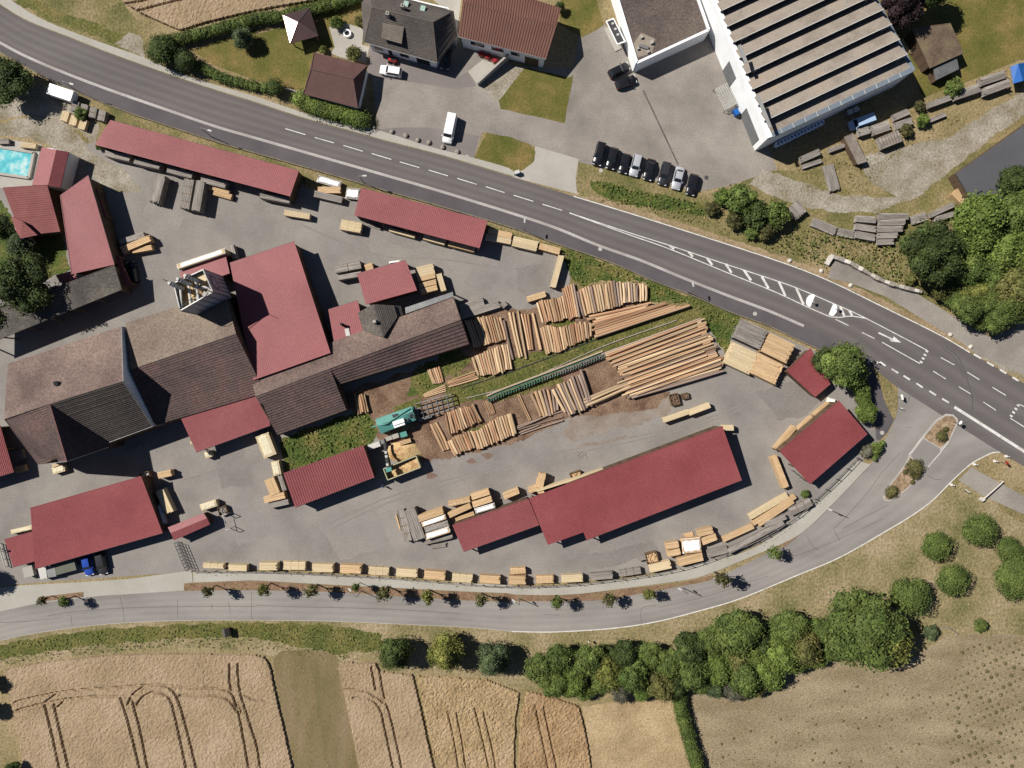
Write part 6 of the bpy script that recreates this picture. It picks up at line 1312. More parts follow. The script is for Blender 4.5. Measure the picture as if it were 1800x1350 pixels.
car(*zb_(1195, 420), 282, 4.1, 1.75, 1.5, PB, 'blue car under the eave of the lower left shed', 'hatch')
car(*zb_(1385, 400), 282, 4.3, 1.8, 1.5, PD, 'dark grey car right of the blue one at the lower left shed', 'wagon')
car(*Z(0, 1, (918, 590))[0], 100, 4.3, 1.8, 1.5, PK, 'black car with bright roof rails under the narrow red canopy', 'wagon')
# lower left boxes beside the cars
for i, (x0, y0, x1, y1, wd, lab, m) in enumerate(((320, 520, 450, 490, 18, 'pale metal tool box left of the grey garage boxes', m_conc), (540, 540, 640, 515, 19, 'white box trailer at the lower left shed', m_pale), (640, 520, 760, 500, 18, 'grey trailer cover at the lower left shed', m_wallg), (760, 480, 1030, 410, 19, 'grey green flat trailer next to the blue car', M('greenish_tarp', [C(112, 114, 102), C(124, 126, 112)], .5, 4, .1)))):
    a, b = W(*zb_(x0, y0), 1.5), W(*zb_(x1, y1), 1.5); c = (a+b)/2; d = b-a
    t = thing('box_trailer', lab, 'trailer', (c.x, c.y, 0), math.atan2(d.y, d.x)); wdm = wd*SC
    MB().box((0, 0, 1.0), (d.length, wdm, .9)).build('box', m, t, local=True)
    MB().box((0, 0, 1.48), (d.length+.06, wdm+.06, .06)).build('lid', m, t, local=True)
    for s in (-1, 1): MB().tube((0, s*(wdm/2-.2), .3), (0, s*wdm/2, .3), .3, .3, 12).build('wheel', m_black, t, local=True)
    MB().tube((d.length/2, 0, .5), (d.length/2+.8, 0, .4), .05, .05, 5).build('drawbar', m_dsteel, t, local=True)
a, b = W(*Z(0, 0, (335, 615))[0], 2.3), W(*Z(0, 0, (500, 670))[0], 2.3); c = (a+b)/2; d = b-a
t = thing('box_trailer', 'white box trailer beside the big roadside tree', 'trailer', (c.x, c.y, 0), math.atan2(d.y, d.x))
MB().box((0, 0, 1.35), (d.length, 2.0, 1.7)).build('box', m_film, t, local=True); MB().box((0, 0, 2.23), (d.length+.05, 2.05, .06)).build('lid', m_film, t, local=True)
for s in (-1, 1): MB().tube((0, s*.8, .35), (0, s*1.0, .35), .35, .35, 12).build('wheel', m_black, t, local=True)
# gate rail with lamp posts at the lower left
o = thing('steel_barrier', 'pale tubular barrier at the left end of the low red lean-to', 'barrier', W(10, 970))
a, b = W(3, 955), W(14, 995)
for z in (.3, .9): MB().tube(a+UPZ*z, b+UPZ*z, .09, .09, 6).build('rail', m_pale, o)
for k in range(4): p = a.lerp(b, k/3); MB().tube(p, p+UPZ*1.0, .06, .06, 6).build('post', m_pale, o)
# --- racks of blue-white rolls at the factory wall
A_, B_ = W(1364, 256), W(1440, 219)
for i in range(14):
    p = A_.lerp(B_, i/13); t = thing('plastic_roll', '%s blue and white roll from the left standing along the factory wall' % ORD[i], 'roll', (p.x, p.y, 0), random.uniform(0, 3), 'blue and white rolls at the factory wall')
    n = 12; mb = MB()
    for r, z in ((.5, 0), (.5, 1.3), (.3, 1.35), (.3, .9)):
        mb.v += [(r*math.cos(6.283*k/n), r*math.sin(6.283*k/n), z) for k in range(n)]
    for j in range(3):
        for k in range(n): a = j*n; mb.f.append((a+k, a+(k+1) % n, a+n+(k+1) % n, a+n+k))
    mb.build('coil', m_bluew, t, local=True); MB().tube((0, 0, 0), (0, 0, 1.3), .07, .07, 6).build('core', m_film, t, local=True)
for i, (x, y) in enumerate(((575, 780), (617, 762))):
    c = W(*Z(3, 0, (x, y))[0], 1); t = thing('storage_crate', ('left' if i == 0 else 'right')+' of the two pale crates at the factory wall', 'crate', (c.x, c.y, 0), .42)
    MB().box((0, 0, .5), (1.0, .9, 1.0)).build('box', m_wallg, t, local=True); MB().box((0, 0, 1.03), (1.06, .96, .06)).build('lid', m_pale, t, local=True)
# scaffold rack of white rods on the forecourt
tq = thing('rod_rack', 'lattice rack of white rods against the factory wall', 'rack', W(*Z(2, 0, (1495, 670))[0]))
R4 = [W(*p, 1.2) for p in Z(2, 0, (1415, 620), (1495, 575), (1570, 725), (1490, 770))]
for i in range(12):
    a, b = R4[0].lerp(R4[1], i/11), R4[3].lerp(R4[2], i/11); MB().tube(a+UPZ*.1*(i % 2), b, .05, .05, 4).build('rod', m_pale, tq)
for i in range(9):
    a, b = R4[0].lerp(R4[3], i/8), R4[1].lerp(R4[2], i/8); MB().tube(a, b, .05, .05, 4).build('cross_rod', m_steel, tq)
for p in R4: MB().box((p.x, p.y, .6), (.1, .1, 1.2)).build('leg', m_dsteel, tq)
c = W(*Z(2, 0, (1568, 778))[0], 1.2); t = thing('blue_trolley', 'blue bin trolley beside the rod rack', 'trolley', (c.x, c.y, 0), -1.0)
MB().box((0, 0, .8), (1.2, .9, .8)).build('bin', m_blue, t, local=True)
for s in (-1, 1):
    for e_ in (-1, 1): MB().tube((s*.4, e_*.35, .15), (s*.4, e_*.42, .15), .15, .15, 8).build('wheel', m_black, t, local=True)
c = W(*Z(2, 0, (35, 1200))[0], 1); t = thing('litter_bin', 'small blue-grey bin beside the concrete apron', 'bin', (c.x, c.y, 0), .3)
MB().box((0, 0, .5), (.9, .6, 1.0)).build('bin', M('blue_grey_plastic', [C(110, 150, 176)], 1, 4, .1), t, local=True); MB().box((0, 0, 1.03), (.95, .65, .08)).build('lid', m_pale, t, local=True)
# cable drum / tyre on the verge
c = W(*Z(1, 0, (950, 415))[0], 1.0); t = thing('red_quad_bike', 'small red quad vehicle at the dark house wall', 'vehicle', (c.x, c.y, 0), -.3)
MB().box((0, 0, .6), (1.6, .6, .4)).build('body', m_redp, t, local=True); MB().box((.1, 0, .85), (.7, .35, .15)).build('seat', m_black, t, local=True)
for x in (-.55, .55):
    for s in (-1, 1): MB().tube((x, s*.35, .28), (x, s*.55, .28), .28, .28, 10).build('wheel', m_black, t, local=True)
MB().tube((.5, -.35, 1.0), (.5, .35, 1.0), .04, .04, 5).build('handlebar', m_dsteel, t, local=True)
# garden: table and fountain ring
c = W(*Z(1, 0, (640, 240))[0]); t = thing('garden_fountain', 'round white rimmed garden basin on the paving', 'fountain', (c.x, c.y, 0))
n = 18; mb = MB()
for r, z in ((.75, 0), (.75, .6), (.5, .6), (.5, .2)): mb.v += [(r*math.cos(6.283*k/n), r*math.sin(6.283*k/n), z) for k in range(n)]
for j in range(3):
    for k in range(n): a = j*n; mb.f.append((a+k, a+(k+1) % n, a+n+(k+1) % n, a+n+k))
mb.build('basin', m_film, t, local=True); MB().disc((0, 0, .1), .5, .15, 16).build('water', m_dsteel, t, local=True)
# boulders
def boulder(px, py, r, label, mat, group=None):
    c = W(px, py); mb = MB(); n = 9
    for j, (fr, z) in enumerate(((.95, 0), (1, .3), (.75, .75), (.35, .95))):
        for i in range(n): a = 6.283*i/n+j*.3; rr = r*fr*random.uniform(.82, 1.12); mb.v.append((rr*math.cos(a), rr*math.sin(a)*.85, z*r))
    for j in range(3):
        for i in range(n): k = j*n; mb.f.append((k+i, k+(i+1) % n, k+n+(i+1) % n, k+n+i))
    mb.f.append(tuple(range(3*n, 4*n)))
    o = mb.build('boulder', mat); o.location = (c.x, c.y, .01); o.rotation_euler.z = random.uniform(0, 6); tag(o, label, 'boulder', group)
for i, (x, y) in enumerate(((822, 890), (950, 922), (1048, 947), (1132, 980), (1207, 998), (1305, 1028), (1407, 1060))):
    boulder(*Z(1, 0, (x, y))[0], .55 if i != 0 else .4, '%s boulder from the left in the row along the upper pavement' % ORD[i], m_stone, 'boulders along the upper pavement')
for i, (c_, r_, x, y) in enumerate(((3, 1, 150, 510), (3, 1, 370, 580), (3, 1, 575, 680), (3, 1, 1270, 1025), (3, 1, 1412, 1110))):
    boulder(*Z(c_, r_, (x, y))[0], .45, '%s whitewashed stone from the left along the upper road edge' % ORD[i], m_whstone, 'whitewashed stones along the upper road edge')
# reflector posts (white bollard posts with black band)
def bollard(px, py, label, h=1.0):
    c = W(px, py); t = thing('reflector_post', label, 'bollard', (c.x, c.y, 0), random.uniform(0, 3))
    MB().disc((0, 0, 0), .32, .25, 10, .25).build('foot', m_whstone, t, local=True); MB().tube((0, 0, .2), (0, 0, h), .12, .09, 8).build('post', m_film, t, local=True)
    MB().tube((0, 0, h*.75), (0, 0, h*.9), .125, .12, 8).build('band', m_black, t, local=True)
zp = lambda x, y: (1640+x/11.25, 770+y/11.25)
for (p, lab) in ((zp(810, 520), 'white reflector post left of the round sign'), (zp(1440, 360), 'white reflector post above the round sign'), (zp(1215, 455), 'white reflector post between the two others near the round sign'), (zp(360, 925), 'white reflector post at the start of the side path'), (Z(3, 1, (705, 1215))[0], 'left white reflector post on the grass median'), (Z(3, 1, (760, 1222))[0], 'right white reflector post on the grass median'), (Z(3, 2, (1285, 722))[0], 'x')):
    if lab != 'x': bollard(*p, lab)
# signs
def sign(px, py, h, r, rz, label, face, shape='round', rim=None):
    c = W(px, py, 0); t = thing('road_sign', label, 'sign', (c.x, c.y, 0), rz)
    MB().tube((0, 0, 0), (0, 0, h), .05, .05, 6).build('post', m_steel, t, local=True)
    if shape == 'round':
        MB().tube((-.02, 0, h), (.06, 0, h), r, r, 18).build('face', rim or face, t, local=True)
        if rim: MB().tube((.06, 0, h), (.075, 0, h), r*.7, r*.7, 18).build('field', face, t, local=True)
    else: MB().box((0, 0, h), (.08, r*2, r*1.4)).build('face', face, t, local=True)
    return t
sign(*zp(1330, 470), 1.9, .42, .5, 'round red-rimmed prohibition sign in the grass by the side path', m_film, rim=m_redp)
c = sign(*zp(600, 1030), 1.3, .35, .9, 'white board sign beside the side path barrier', m_film, 'board')
sign(*Z(3, 2, (905, 110))[0], 1.6, .5, .2, 'white square board sign on the grass median', m_film, 'board')
sign(*Z(3, 2, (915, 190))[0], 1.0, .25, 1.2, 'small sign below the square board on the grass median', m_film)
sign(*Z(3, 2, (1290, 285))[0], 2.4, .4, -.5, 'sign post at the tip of the planted traffic island', m_film)
sign(*Z(2, 3, (530, 455))[0], 1.5, .3, .3, 'sign post in the verge below the curved road', m_film)
# islands with round keep-right signs
for lab, half, pp in (('left white half-round island with a keep-right sign', 1, [(230, 420), (250, 330), (300, 270), (360, 245), (420, 240), (445, 280), (335, 545), (290, 545), (245, 500)]), ('right white half-round island with a keep-right sign', 2, [(890, 480), (950, 490), (985, 545), (985, 610), (960, 690), (900, 760), (850, 770), (780, 740)])):
    zi = lambda x, y: (1400+x/13.85, 500+y/13.85)
    P = [W(*zi(x, y)) for x, y in pp]; c = sum(P, Vector())/len(P); t = thing('traffic_islet', lab, 'traffic island', c)
    MB().prism([v.xy for v in P], .0, .16).build('kerb', m_film, t)
    s = W(*zi(*((355, 445) if half == 1 else (935, 600))))
    MB().tube(s, s+UPZ*1.2, .05, .05, 6).build('post', m_steel, t); nrm = V3(.9, -.45, 0).normalized()
    MB().tube(s+UPZ*1.3-nrm*.03, s+UPZ*1.3+nrm*.03, .32, .32, 16).build('sign_disc', m_steel, t)
# barrier pole across the side path
tb2 = thing('barrier_pole', 'white barrier pole across the side path', 'barrier', W(*zp(920, 1210)))
a, b = W(*zp(930, 1205)), W(*zp(1330, 850)); MB().tube(a+UPZ*.9, b+UPZ*.9, .14, .1, 6).build('pole', m_whstone, tb2)
MB().box((a.x, a.y, .5), (.7, .5, 1.0), .6).build('counterweight', m_whstone, tb2); MB().box((b.x, b.y, .45), (.15, .15, .9), .6).build('rest', m_whstone, tb2)
# street lamps
def lamp(base, tip, h, label):
    b = W(*base); e = W(*tip, h); t = thing('street_lamp', label, 'street lamp', (b.x, b.y, 0)); e = e-Vector((b.x, b.y, 0)); ev = Vector((e.x, e.y, 0))
    if ev.length > 1.6: ev = ev.normalized()*1.6
    MB().tube((0, 0, 0), (0, 0, h-.3), .09, .06, 8).build('pole', m_steel, t, local=True)
    MB().tube((0, 0, h-.3), (ev.x, ev.y, h), .05, .04, 6).build('arm', m_steel, t, local=True)
    d = ev.normalized() if ev.length > .01 else V3(1, 0, 0)
    MB().box((ev.x+d.x*.3, ev.y+d.y*.3, h), (.75, .28, .14), math.atan2(d.y, d.x)).build('lamp_head', m_pale, t, local=True)
for i, (bx, by, tx, ty) in enumerate(((137, 161, 133, 150), (371, 240, 367, 229), (640, 322, 638, 309), (921, 406, 922, 391), (1209, 514, 1219, 503))):
    lamp((bx, by), (tx, ty), 5.0, 'street lamp, %s from the left along the main road path' % ORD[i])
for i, (b_, t_) in enumerate((((1.0, 963), (-12, 966)), (Z(1, 3, (735, 112))[0], Z(1, 3, (662, 115))[0]), (Z(2, 3, (50, 165))[0], Z(2, 3, (20, 190))[0]), (Z(2, 3, (1190, 92))[0], Z(2, 3, (1165, 97))[0]), (Z(3, 2, (425, 895))[0], Z(3, 2, (345, 862))[0]))):
    lamp(b_, t_, 4.6, 'street lamp, %s from the left along the lower road' % ORD[i])
# waiting hut in the lower verge
c = W(402, 1108); t = thing('small_shelter', 'tiny dark gabled hut in the grass below the lower road', 'hut', (c.x, c.y, 0), .2)
MB().box((0, 0, .7), (1.0, 1.2, 1.4)).build('body', m_wood, t, local=True)
m = MB(); m.slab([(-.7, -.8, 1.3), (0, -.8, 1.9), (0, .8, 1.9), (-.7, .8, 1.3)], .08); m.slab([(0, -.8, 1.9), (.7, -.8, 1.3), (.7, .8, 1.3), (0, .8, 1.9)], .08); m.build('roof', m_dark, t, local=True)
# fences
def fence(name, label, pts, h, mat, spacing=2.2, rails=(.5, .95), cat='fence', pr=.07):
    L_ = resample(smooth_line(pts), max(3, int(sum(math.hypot(b[0]-a[0], b[1]-a[1]) for a, b in zip(pts, pts[1:]))*SC/spacing)))
    P = [W(*p) for p in L_]; t = thing(name, label, cat, P[len(P)//2])
    for p in P: MB().box((p.x, p.y, h/2), (pr*2, pr*2, h)).build('post', mat, t)
    for a, b in zip(P, P[1:]):
        for z in rails: MB().tube(a+UPZ*z*h, b+UPZ*z*h, .05, .05, 4).build('rail', mat, t)
    return t
fence('yard_fence', 'low timber fence along the lower edge of the sawmill yard', [(340, 1003), (450, 1003.5), (550, 1007), (677, 1014), (777, 1022), (878, 1029), (988, 1027), (1101, 1015), (1180, 1002), (1240, 985), (1330, 948), (1400, 905), (1428, 880)], 1.3, m_grey)
fence('yard_fence', 'dark fence beside the junction hall and the lower road', [(1432, 877), (1470, 842), (1506, 805)], 1.3, m_dsteel)
t = thing('roadside_kerb_wall', 'low dark concrete edging wall between cycle path and sawmill', 'wall', W(800, 380))
for i in range(12, len(low_s)-1, 4):
    a, b = W(*low_s[i]), W(*low_s[min(i+4, len(low_s)-1)]); MB().wall(a, b.lerp(a, .02), .45, .45, .22).build('wall_segment', M('stained_concrete', [C(120, 112, 98), C(150, 140, 120)], .5, 4, .2), t)
# garden gate by hedge, post at forecourt
fence('garden_rail', 'short white rail between hedge ball and garage', Z(1, 0, (205, 625), (300, 655)), 1.1, m_pale, 1.0)
# steel frame barrow on asphalt right of the free beams
fence('bicycle_stand', 'small steel stand left of the junction hall', Z(3, 2, (160, 620), (215, 665)), .9, m_steel, .8, cat='stand')
fence('field_fence', 'short grey rail fence by the clipped bushes at the lower right', Z(3, 3, (1200, 360), (1270, 375), (1300, 400)), 1.0, m_grey, 1.5)
# overhead wire across the road and driveway
# ---- worker
c = W(*zm((275, 1300))[0])
tp_ = thing('person', 'person in blue work clothes standing in the shade below the container', 'person', (c.x, c.y, .02), .6)
me = bpy.data.meshes.new('body')
J = [(0, 0, .95, .14), (0, 0, 1.15, .15), (0, 0, 1.38, .17), (0, 0, 1.5, .065), (.02, 0, 1.6, .09), (.02, 0, 1.7, .10), (0, .2, 1.42, .06), (.05, .28, 1.15, .05), (.2, .26, .98, .04), (0, -.2, 1.42, .06), (.05, -.28, 1.15, .05), (.2, -.26, .98, .04), (0, .1, .88, .09), (.04, .11, .48, .065), (0, .12, .08, .05), (.14, .13, .04, .045), (0, -.1, .88, .09), (-.04, -.11, .48, .065), (-.1, -.12, .08, .05), (.04, -.13, .04, .045)]
E_ = [(0, 1), (1, 2), (2, 3), (3, 4), (4, 5), (2, 6), (6, 7), (7, 8), (2, 9), (9, 10), (10, 11), (0, 12), (12, 13), (13, 14), (14, 15), (0, 16), (16, 17), (17, 18), (18, 19)]
me.from_pydata([j[:3] for j in J], E_, []); me.materials.append(m_denim); po = mesh_obj('body', me, tp_)
sk = po.modifiers.new('skin', 'SKIN'); sv = me.skin_vertices[0].data
for i, j in enumerate(J): sv[i].radius = (j[3], j[3]); sv[i].use_root = (i == 0)
ss = po.modifiers.new('sub', 'SUBSURF'); ss.levels = ss.render_levels = 2
MB().disc((.02, 0, 1.72), .115, .06, 12, .07).build('hair', m_hair, tp_, local=True)
for s in (-1, 1):
    hb = MB().box((.23, s*.26, .93), (.09, .035, .09), 0)
    for k in range(4): hb.tube((.2+.022*k, s*.26, .9), (.215+.022*k, s*.25, .82-.01*(k % 2)), .009, .008, 5)
    hb.tube((.26, s*.25, .94), (.3, s*.235, .9), .01, .009, 5); hb.build('hand', m_skin, tp_, local=True)
MB().box((.11, 0, 1.63), (.03, .08, .1)).build('face', m_skin, tp_, local=True)
# ================================================================== vegetation
def leaf_quads(P, Nn, size, jit=.7, squash=1.0):
    n = len(P); N_ = Nn+NR.normal(0, jit, (n, 3)); N_ /= np.linalg.norm(N_, axis=1, keepdims=True)+1e-9
    r = NR.normal(0, 1, (n, 3)); U = np.cross(N_, r); U /= np.linalg.norm(U, axis=1, keepdims=True)+1e-9; V = np.cross(N_, U)
    s = (size*NR.uniform(.55, 1.25, n))[:, None]
    U = U*s; V = V*s*squash
    Q = np.stack([P-U*.5, P-V*.35+U*.1, P+U*.55, P+V*.35+U*.1], 1)       # pointed leaf-like quads
    return Q.reshape(-1, 3)
def crown_mesh(name, lobes, leaf, dens, mat, core=.84, jit=.6):
    vs, fs = [], []; off = 0
    for (cx, cy, cz, rx, ry, rz) in lobes:
        area = 4*math.pi*((rx*ry)**1.6/3+(rx*rz)**1.6/3+(ry*rz)**1.6/3)**(1/1.6)
        n = int(area*dens/(leaf*leaf))
        d = NR.normal(0, 1, (n, 3)); d /= np.linalg.norm(d, axis=1, keepdims=True)
        d[:, 2] = np.where(d[:, 2] < -.35, -d[:, 2], d[:, 2])
        bump = 1+.10*np.sin(d[:, 0]*5+cx*3)*np.sin(d[:, 1]*6+cy)+.07*np.sin(d[:, 2]*9+d[:, 0]*7)
        rad = (NR.uniform(.80, 1.06, n)*bump)[:, None]
        P = d*rad*np.array([rx, ry, rz])+np.array([cx, cy, cz])
        # drop leaves that lie deep inside another lobe
        keep = np.ones(n, bool)
        for (ax, ay, az, bx, by, bz) in lobes:
            if (ax, ay, az) == (cx, cy, cz): continue
            keep &= (((P[:, 0]-ax)/bx)**2+((P[:, 1]-ay)/by)**2+((P[:, 2]-az)/bz)**2) > .62
        P, d = P[keep], d[keep]
        Nn = d/np.array([rx, ry, rz]); Nn /= np.linalg.norm(Nn, axis=1, keepdims=True)+1e-9
        q = leaf_quads(P, Nn, leaf, jit); vs.append(q); m = len(q)//4
        fs.append(np.arange(m*4).reshape(m, 4)+off); off += m*4
    V = np.concatenate(vs).tolist(); F = np.concatenate(fs).tolist()
    for (cx, cy, cz, rx, ry, rz) in lobes:                  # solid core added to stop light and sight passing through
        b = len(V); nu, nv = 10, 6
        for j in range(nv+1):
            a = math.pi*j/nv
            for i in range(nu):
                t = 6.28318*i/nu; k = core*random.uniform(.88, 1.04); V.append((cx+rx*k*math.sin(a)*math.cos(t), cy+ry*k*math.sin(a)*math.sin(t), cz+rz*k*math.cos(a)))
        for j in range(nv):
            for i in range(nu): F.append((b+j*nu+i, b+(j+1)*nu+i, b+(j+1)*nu+(i+1) % nu, b+j*nu+(i+1) % nu))
    me = bpy.data.meshes.new(name); me.from_pydata(V, [], F); me.materials.append(mat); return me
def lobes_round(R, h, n, seed, spread=.5, lob=.55, flat=.8):
    rg = random.Random(seed); L = [(0, 0, h, R*.72, R*.72, R*.72*flat)]
    for i in range(n):
        a = 6.283*i/n+rg.uniform(-.3, .3); d = R*spread*rg.uniform(.85, 1.15); r = R*lob*rg.uniform(.75, 1.1)
        L.append((d*math.cos(a), d*math.sin(a), h+R*rg.uniform(-.25, .2), r, r, r*flat))
    for i in range(max(2, n//3)):
        a = rg.uniform(0, 6.28); d = R*.25; r = R*lob*.8; L.append((d*math.cos(a), d*math.sin(a), h+R*flat*.45, r, r, r*flat))
    return L
def trunk_mesh(h, r, R):
    mb = MB(); mb.tube((0, 0, -.05), (0, 0, h*.6), r, r*.75, 8)
    for i in range(5):
        a = i*1.257+.3; mb.tube((0, 0, h*.45), (R*.5*math.cos(a), R*.5*math.sin(a), h*.95), r*.5, r*.2, 6)
    me = bpy.data.meshes.new('trunk'); me.from_pydata(mb.v, [], mb.f); me.materials.append(m_bark); return me
CACHE = {}
def proto(cls, col, var):
    key = (cls, col, var)
    if key in CACHE: return CACHE[key]
    sd = hash((cls, var)) % 1000 if False else sum(map(ord, cls))*7+var*13
    mat = LEAF[col]
    if cls == 'big': R, h = 6.0, 6.0; lb = lobes_round(R, h, 11, sd, .58, .42, .75); lf, dn = .42, .95
    elif cls == 'broad': R, h = 3.6, 4.6; lb = lobes_round(R, h, 7, sd, .52, .5, .9); lf, dn = .38, .95
    elif cls == 'dense': R, h = 3.0, 3.2; lb = [(0, 0, h, R*.97, R*.97, R*.85)]+lobes_round(R, h, 6, sd, .45, .55, .85); lf, dn = .27, 1.15
    elif cls == 'cone': R, h = 3.6, 4.4; lb = [(0, 0, 2.8, 3.2, 3.2, 2.6), (.2, .1, 5.2, 2.4, 2.3, 2.2), (0, 0, 7.2, 1.3, 1.3, 1.4), (-1.4, .8, 3.6, 2, 2, 2), (1.2, -1.2, 3.5, 2, 2, 2), (1.0, 1.4, 4, 1.8, 1.8, 1.8), (-1, -1.3, 4, 1.9, 1.9, 1.9)]; lf, dn = .34, 1.0
    elif cls == 'street': R, h = 1.35, 3.6; lb = lobes_round(R, h, 5, sd, .5, .5, 1.1); lf, dn = .28, .75
    elif cls == 'bush': R, h = 1.6, 1.2; lb = lobes_round(R, h, 6, sd, .5, .5, .8); lf, dn = .28, .95
    elif cls == 'ball': R, h = 2.0, 1.7; lb = [(0, 0, h, 2, 2, 1.8)]; lf, dn = .2, 1.25
    elif cls == 'low': R, h = 1.0, .35; lb = [(0, 0, h, 1, 1, .5), (.3, .2, h, .8, .75, .45)]; lf, dn = .16, 1.2
    me = crown_mesh('crown', lb, lf, dn, mat, core=.80 if cls != 'street' else .55, jit=.55 if cls in ('ball', 'low', 'dense') else .75)
    tr = trunk_mesh(h, max(.12, R*.06), R)
    CACHE[key] = (me, tr, R, h); return CACHE[key]
def tree(px, py, rpx, cls, col, label, name=None, cat=None, group=None, hs=1.0, asp=1.0):
    me, tr, R, h = proto(cls, col, random.randint(0, 1)); 
    s0 = rpx*SC/R; zc = h*s0*hs; s = s0*(HC-zc)/HC; c = W(px, py, zc)
    isbush = cls in ('bush', 'ball', 'low')
    t = thing(name or ('shrub' if isbush else 'tree'), label, cat or ('shrub' if isbush else 'tree'), (c.x, c.y, 0), random.uniform(0, 6.28), group)
    t.scale = (s, s*asp, s*hs)
    mesh_obj('crown', me, t); mesh_obj('trunk', tr, t)
    return t
# named big trees
tree(8, 138, 46, 'big', 'dark', 'large dark tree at the left edge beside the main road', hs=.85)
tree(34, 500, 58, 'big', 'dark', 'big tree whose shade covers the left end of the grey shed', hs=1.1)
tree(-5, 560, 30, 'broad', 'dark', 'dark tree at the left edge below the big shading tree')
tree(33, 432, 26, 'broad', 'blue', 'bluish tree beneath the square red house', hs=.8)
tree(5, 400, 24, 'broad', 'dark', 'dark tree at the left edge beside the square red house')
tree(426, 66, 22, 'cone', 'blue', 'bluish conical garden tree on the lawn', hs=.8)
tree(284, 88, 28, 'dense', 'dark', 'dark rounded yew at the corner of the garden hedge', hs=.8)
tree(1588, 8, 38, 'big', 'purple', 'dark purple-leaved tree at the top edge beside the small barn', hs=1.6)
tree(1640, -18, 34, 'broad', 'dark', 'dark green tree at the top edge right of the purple one', hs=1.3)
tree(1640, 442, 58, 'big', 'dark', 'big dark tree above the side lane', hs=1.1)
tree(1522, 1106, 76, 'big', 'mid', 'largest bushy tree at the right end of the tree belt', hs=.95)
tree(1566, 1128, 44, 'broad', 'yellow', 'yellowish crown leaning on the right of the largest tree', hs=1.0)
tree(1483, 642, 44, 'broad', 'mid', 'spreading tree beside the junction above the small red shed', hs=.9)
tree(1512, 680, 18, 'broad', 'light', 'small light tree below the junction tree')
tree(1523, 724, 21, 'broad', 'light', 'bright green tree on the right side of the junction hall')
tree(984, 12, 10, 'broad', 'dark', 'small dark shrub tree at the corner of the ribbed hall')
tree(-50, 1022, 26, 'broad', 'dark', 'tree outside the left edge casting shade on the entry paving')
tree(-30, 1204, 18, 'broad', 'dark', 'upper roadside tree just outside the lower left edge'); tree(-28, 1252, 18, 'broad', 'dark', 'lower roadside tree just outside the lower left edge'); tree(22, 1352, 14, 'broad', 'dark', 'tree top at the bottom left corner')
for px, py, r, col, lab in ((1722, 931, 31, 'mid', 'round clipped tree highest in the lower right meadow'), (1646, 959, 27, 'mid', 'round clipped tree nearest the lower road bend'), (1675, 1019, 29, 'mid', 'round clipped tree in the middle of the lower right meadow'), (1600, 1049, 36, 'mid', 'round clipped tree beside the largest tree'), (1774, 968, 25, 'mid', 'flat bright bush at the right edge of the meadow'), (1788, 1014, 42, 'mid', 'large bright bush at the right edge below the flat one')):
    tree(px, py, r, 'dense', col, lab, hs=.85 if px < 1740 else .6)
for i, (px, py, r, col) in enumerate(((694, 1150, 33, 'dark'), (783, 1149, 36, 'yellow'), (867, 1161, 34, 'blue'))):
    tree(px, py, r, 'cone', col, '%s round topped tree from the left below the lower road' % ORD[i], hs=.95)
BELT = [(950, 1172, 26, 'mid'), (985, 1160, 28, 'mid'), (1008, 1205, 22, 'light'), (975, 1205, 22, 'mid'), (1035, 1158, 28, 'mid'), (1030, 1215, 18, 'light'), (1070, 1180, 28, 'yellow'), (1095, 1150, 26, 'dark'), (1090, 1215, 20, 'grey'), (1115, 1190, 28, 'mid'), (1140, 1155, 26, 'mid'), (1160, 1205, 24, 'autumn'), (1175, 1165, 26, 'mid'), (1190, 1205, 20, 'dark'), (1210, 1140, 28, 'dark'), (1220, 1180, 30, 'mid'), (1250, 1125, 26, 'mid'), (1260, 1175, 30, 'light'), (1255, 1208, 20, 'blue'), (1295, 1112, 40, 'mid'), (1290, 1165, 28, 'autumn'), (1310, 1195, 28, 'mid'), (1290, 1215, 18, 'grey'), (1345, 1175, 32, 'light'), (1340, 1130, 26, 'dark'), (1385, 1105, 32, 'mid'), (1375, 1145, 30, 'light'), (1415, 1140, 32, 'autumn'), (1440, 1110, 24, 'mid'), (1462, 1140, 20, 'mid')]
BELT += [(1055, 1200, 20, 'mid'), (1130, 1215, 18, 'light'), (1010, 1175, 22, 'light'), (1060, 1150, 18, 'mid'), (1175, 1215, 16, 'mid'), (1200, 1165, 20, 'light'), (1235, 1200, 20, 'mid'), (1275, 1140, 22, 'mid'), (1320, 1150, 24, 'light'), (1360, 1195, 18, 'mid'), (1400, 1165, 20, 'mid'), (1430, 1155, 20, 'light'), (960, 1190, 20, 'mid'), (1225, 1155, 18, 'mid'), (1330, 1210, 16, 'autumn')]
for i, (px, py, r, col) in enumerate(sorted(BELT)):
    tree(px, py, r*1.12, 'broad', col, '%s tree, %s from the left in the belt below the lower road' % ({'mid': 'green', 'light': 'light green', 'yellow': 'yellowish', 'dark': 'dark green', 'grey': 'greyish twiggy', 'autumn': 'rust tinged', 'blue': 'blue-green'}[col], ORD[i]), group='trees in the belt below the lower road', hs=random.uniform(.75, 1.05))
RIGHT = [(1725, 382, 44, 'light'), (1715, 420, 34, 'light'), (1766, 436, 34, 'light'), (1752, 462, 30, 'light'), (1710, 470, 32, 'mid'), (1742, 484, 25, 'mid'), (1715, 508, 26, 'yellow'), (1745, 506, 22, 'yellow'), (1682, 525, 20, 'mid'), (1655, 512, 16, 'autumn'), (1704, 541, 26, 'mid'), (1752, 556, 28, 'mid'), (1783, 508, 32, 'autumn'), (1795, 462, 26, 'light'), (1788, 372, 32, 'mid'), (1790, 322, 32, 'dark'), (1730, 535, 24, 'mid'), (1775, 540, 26, 'mid'), (1685, 490, 22, 'mid')]
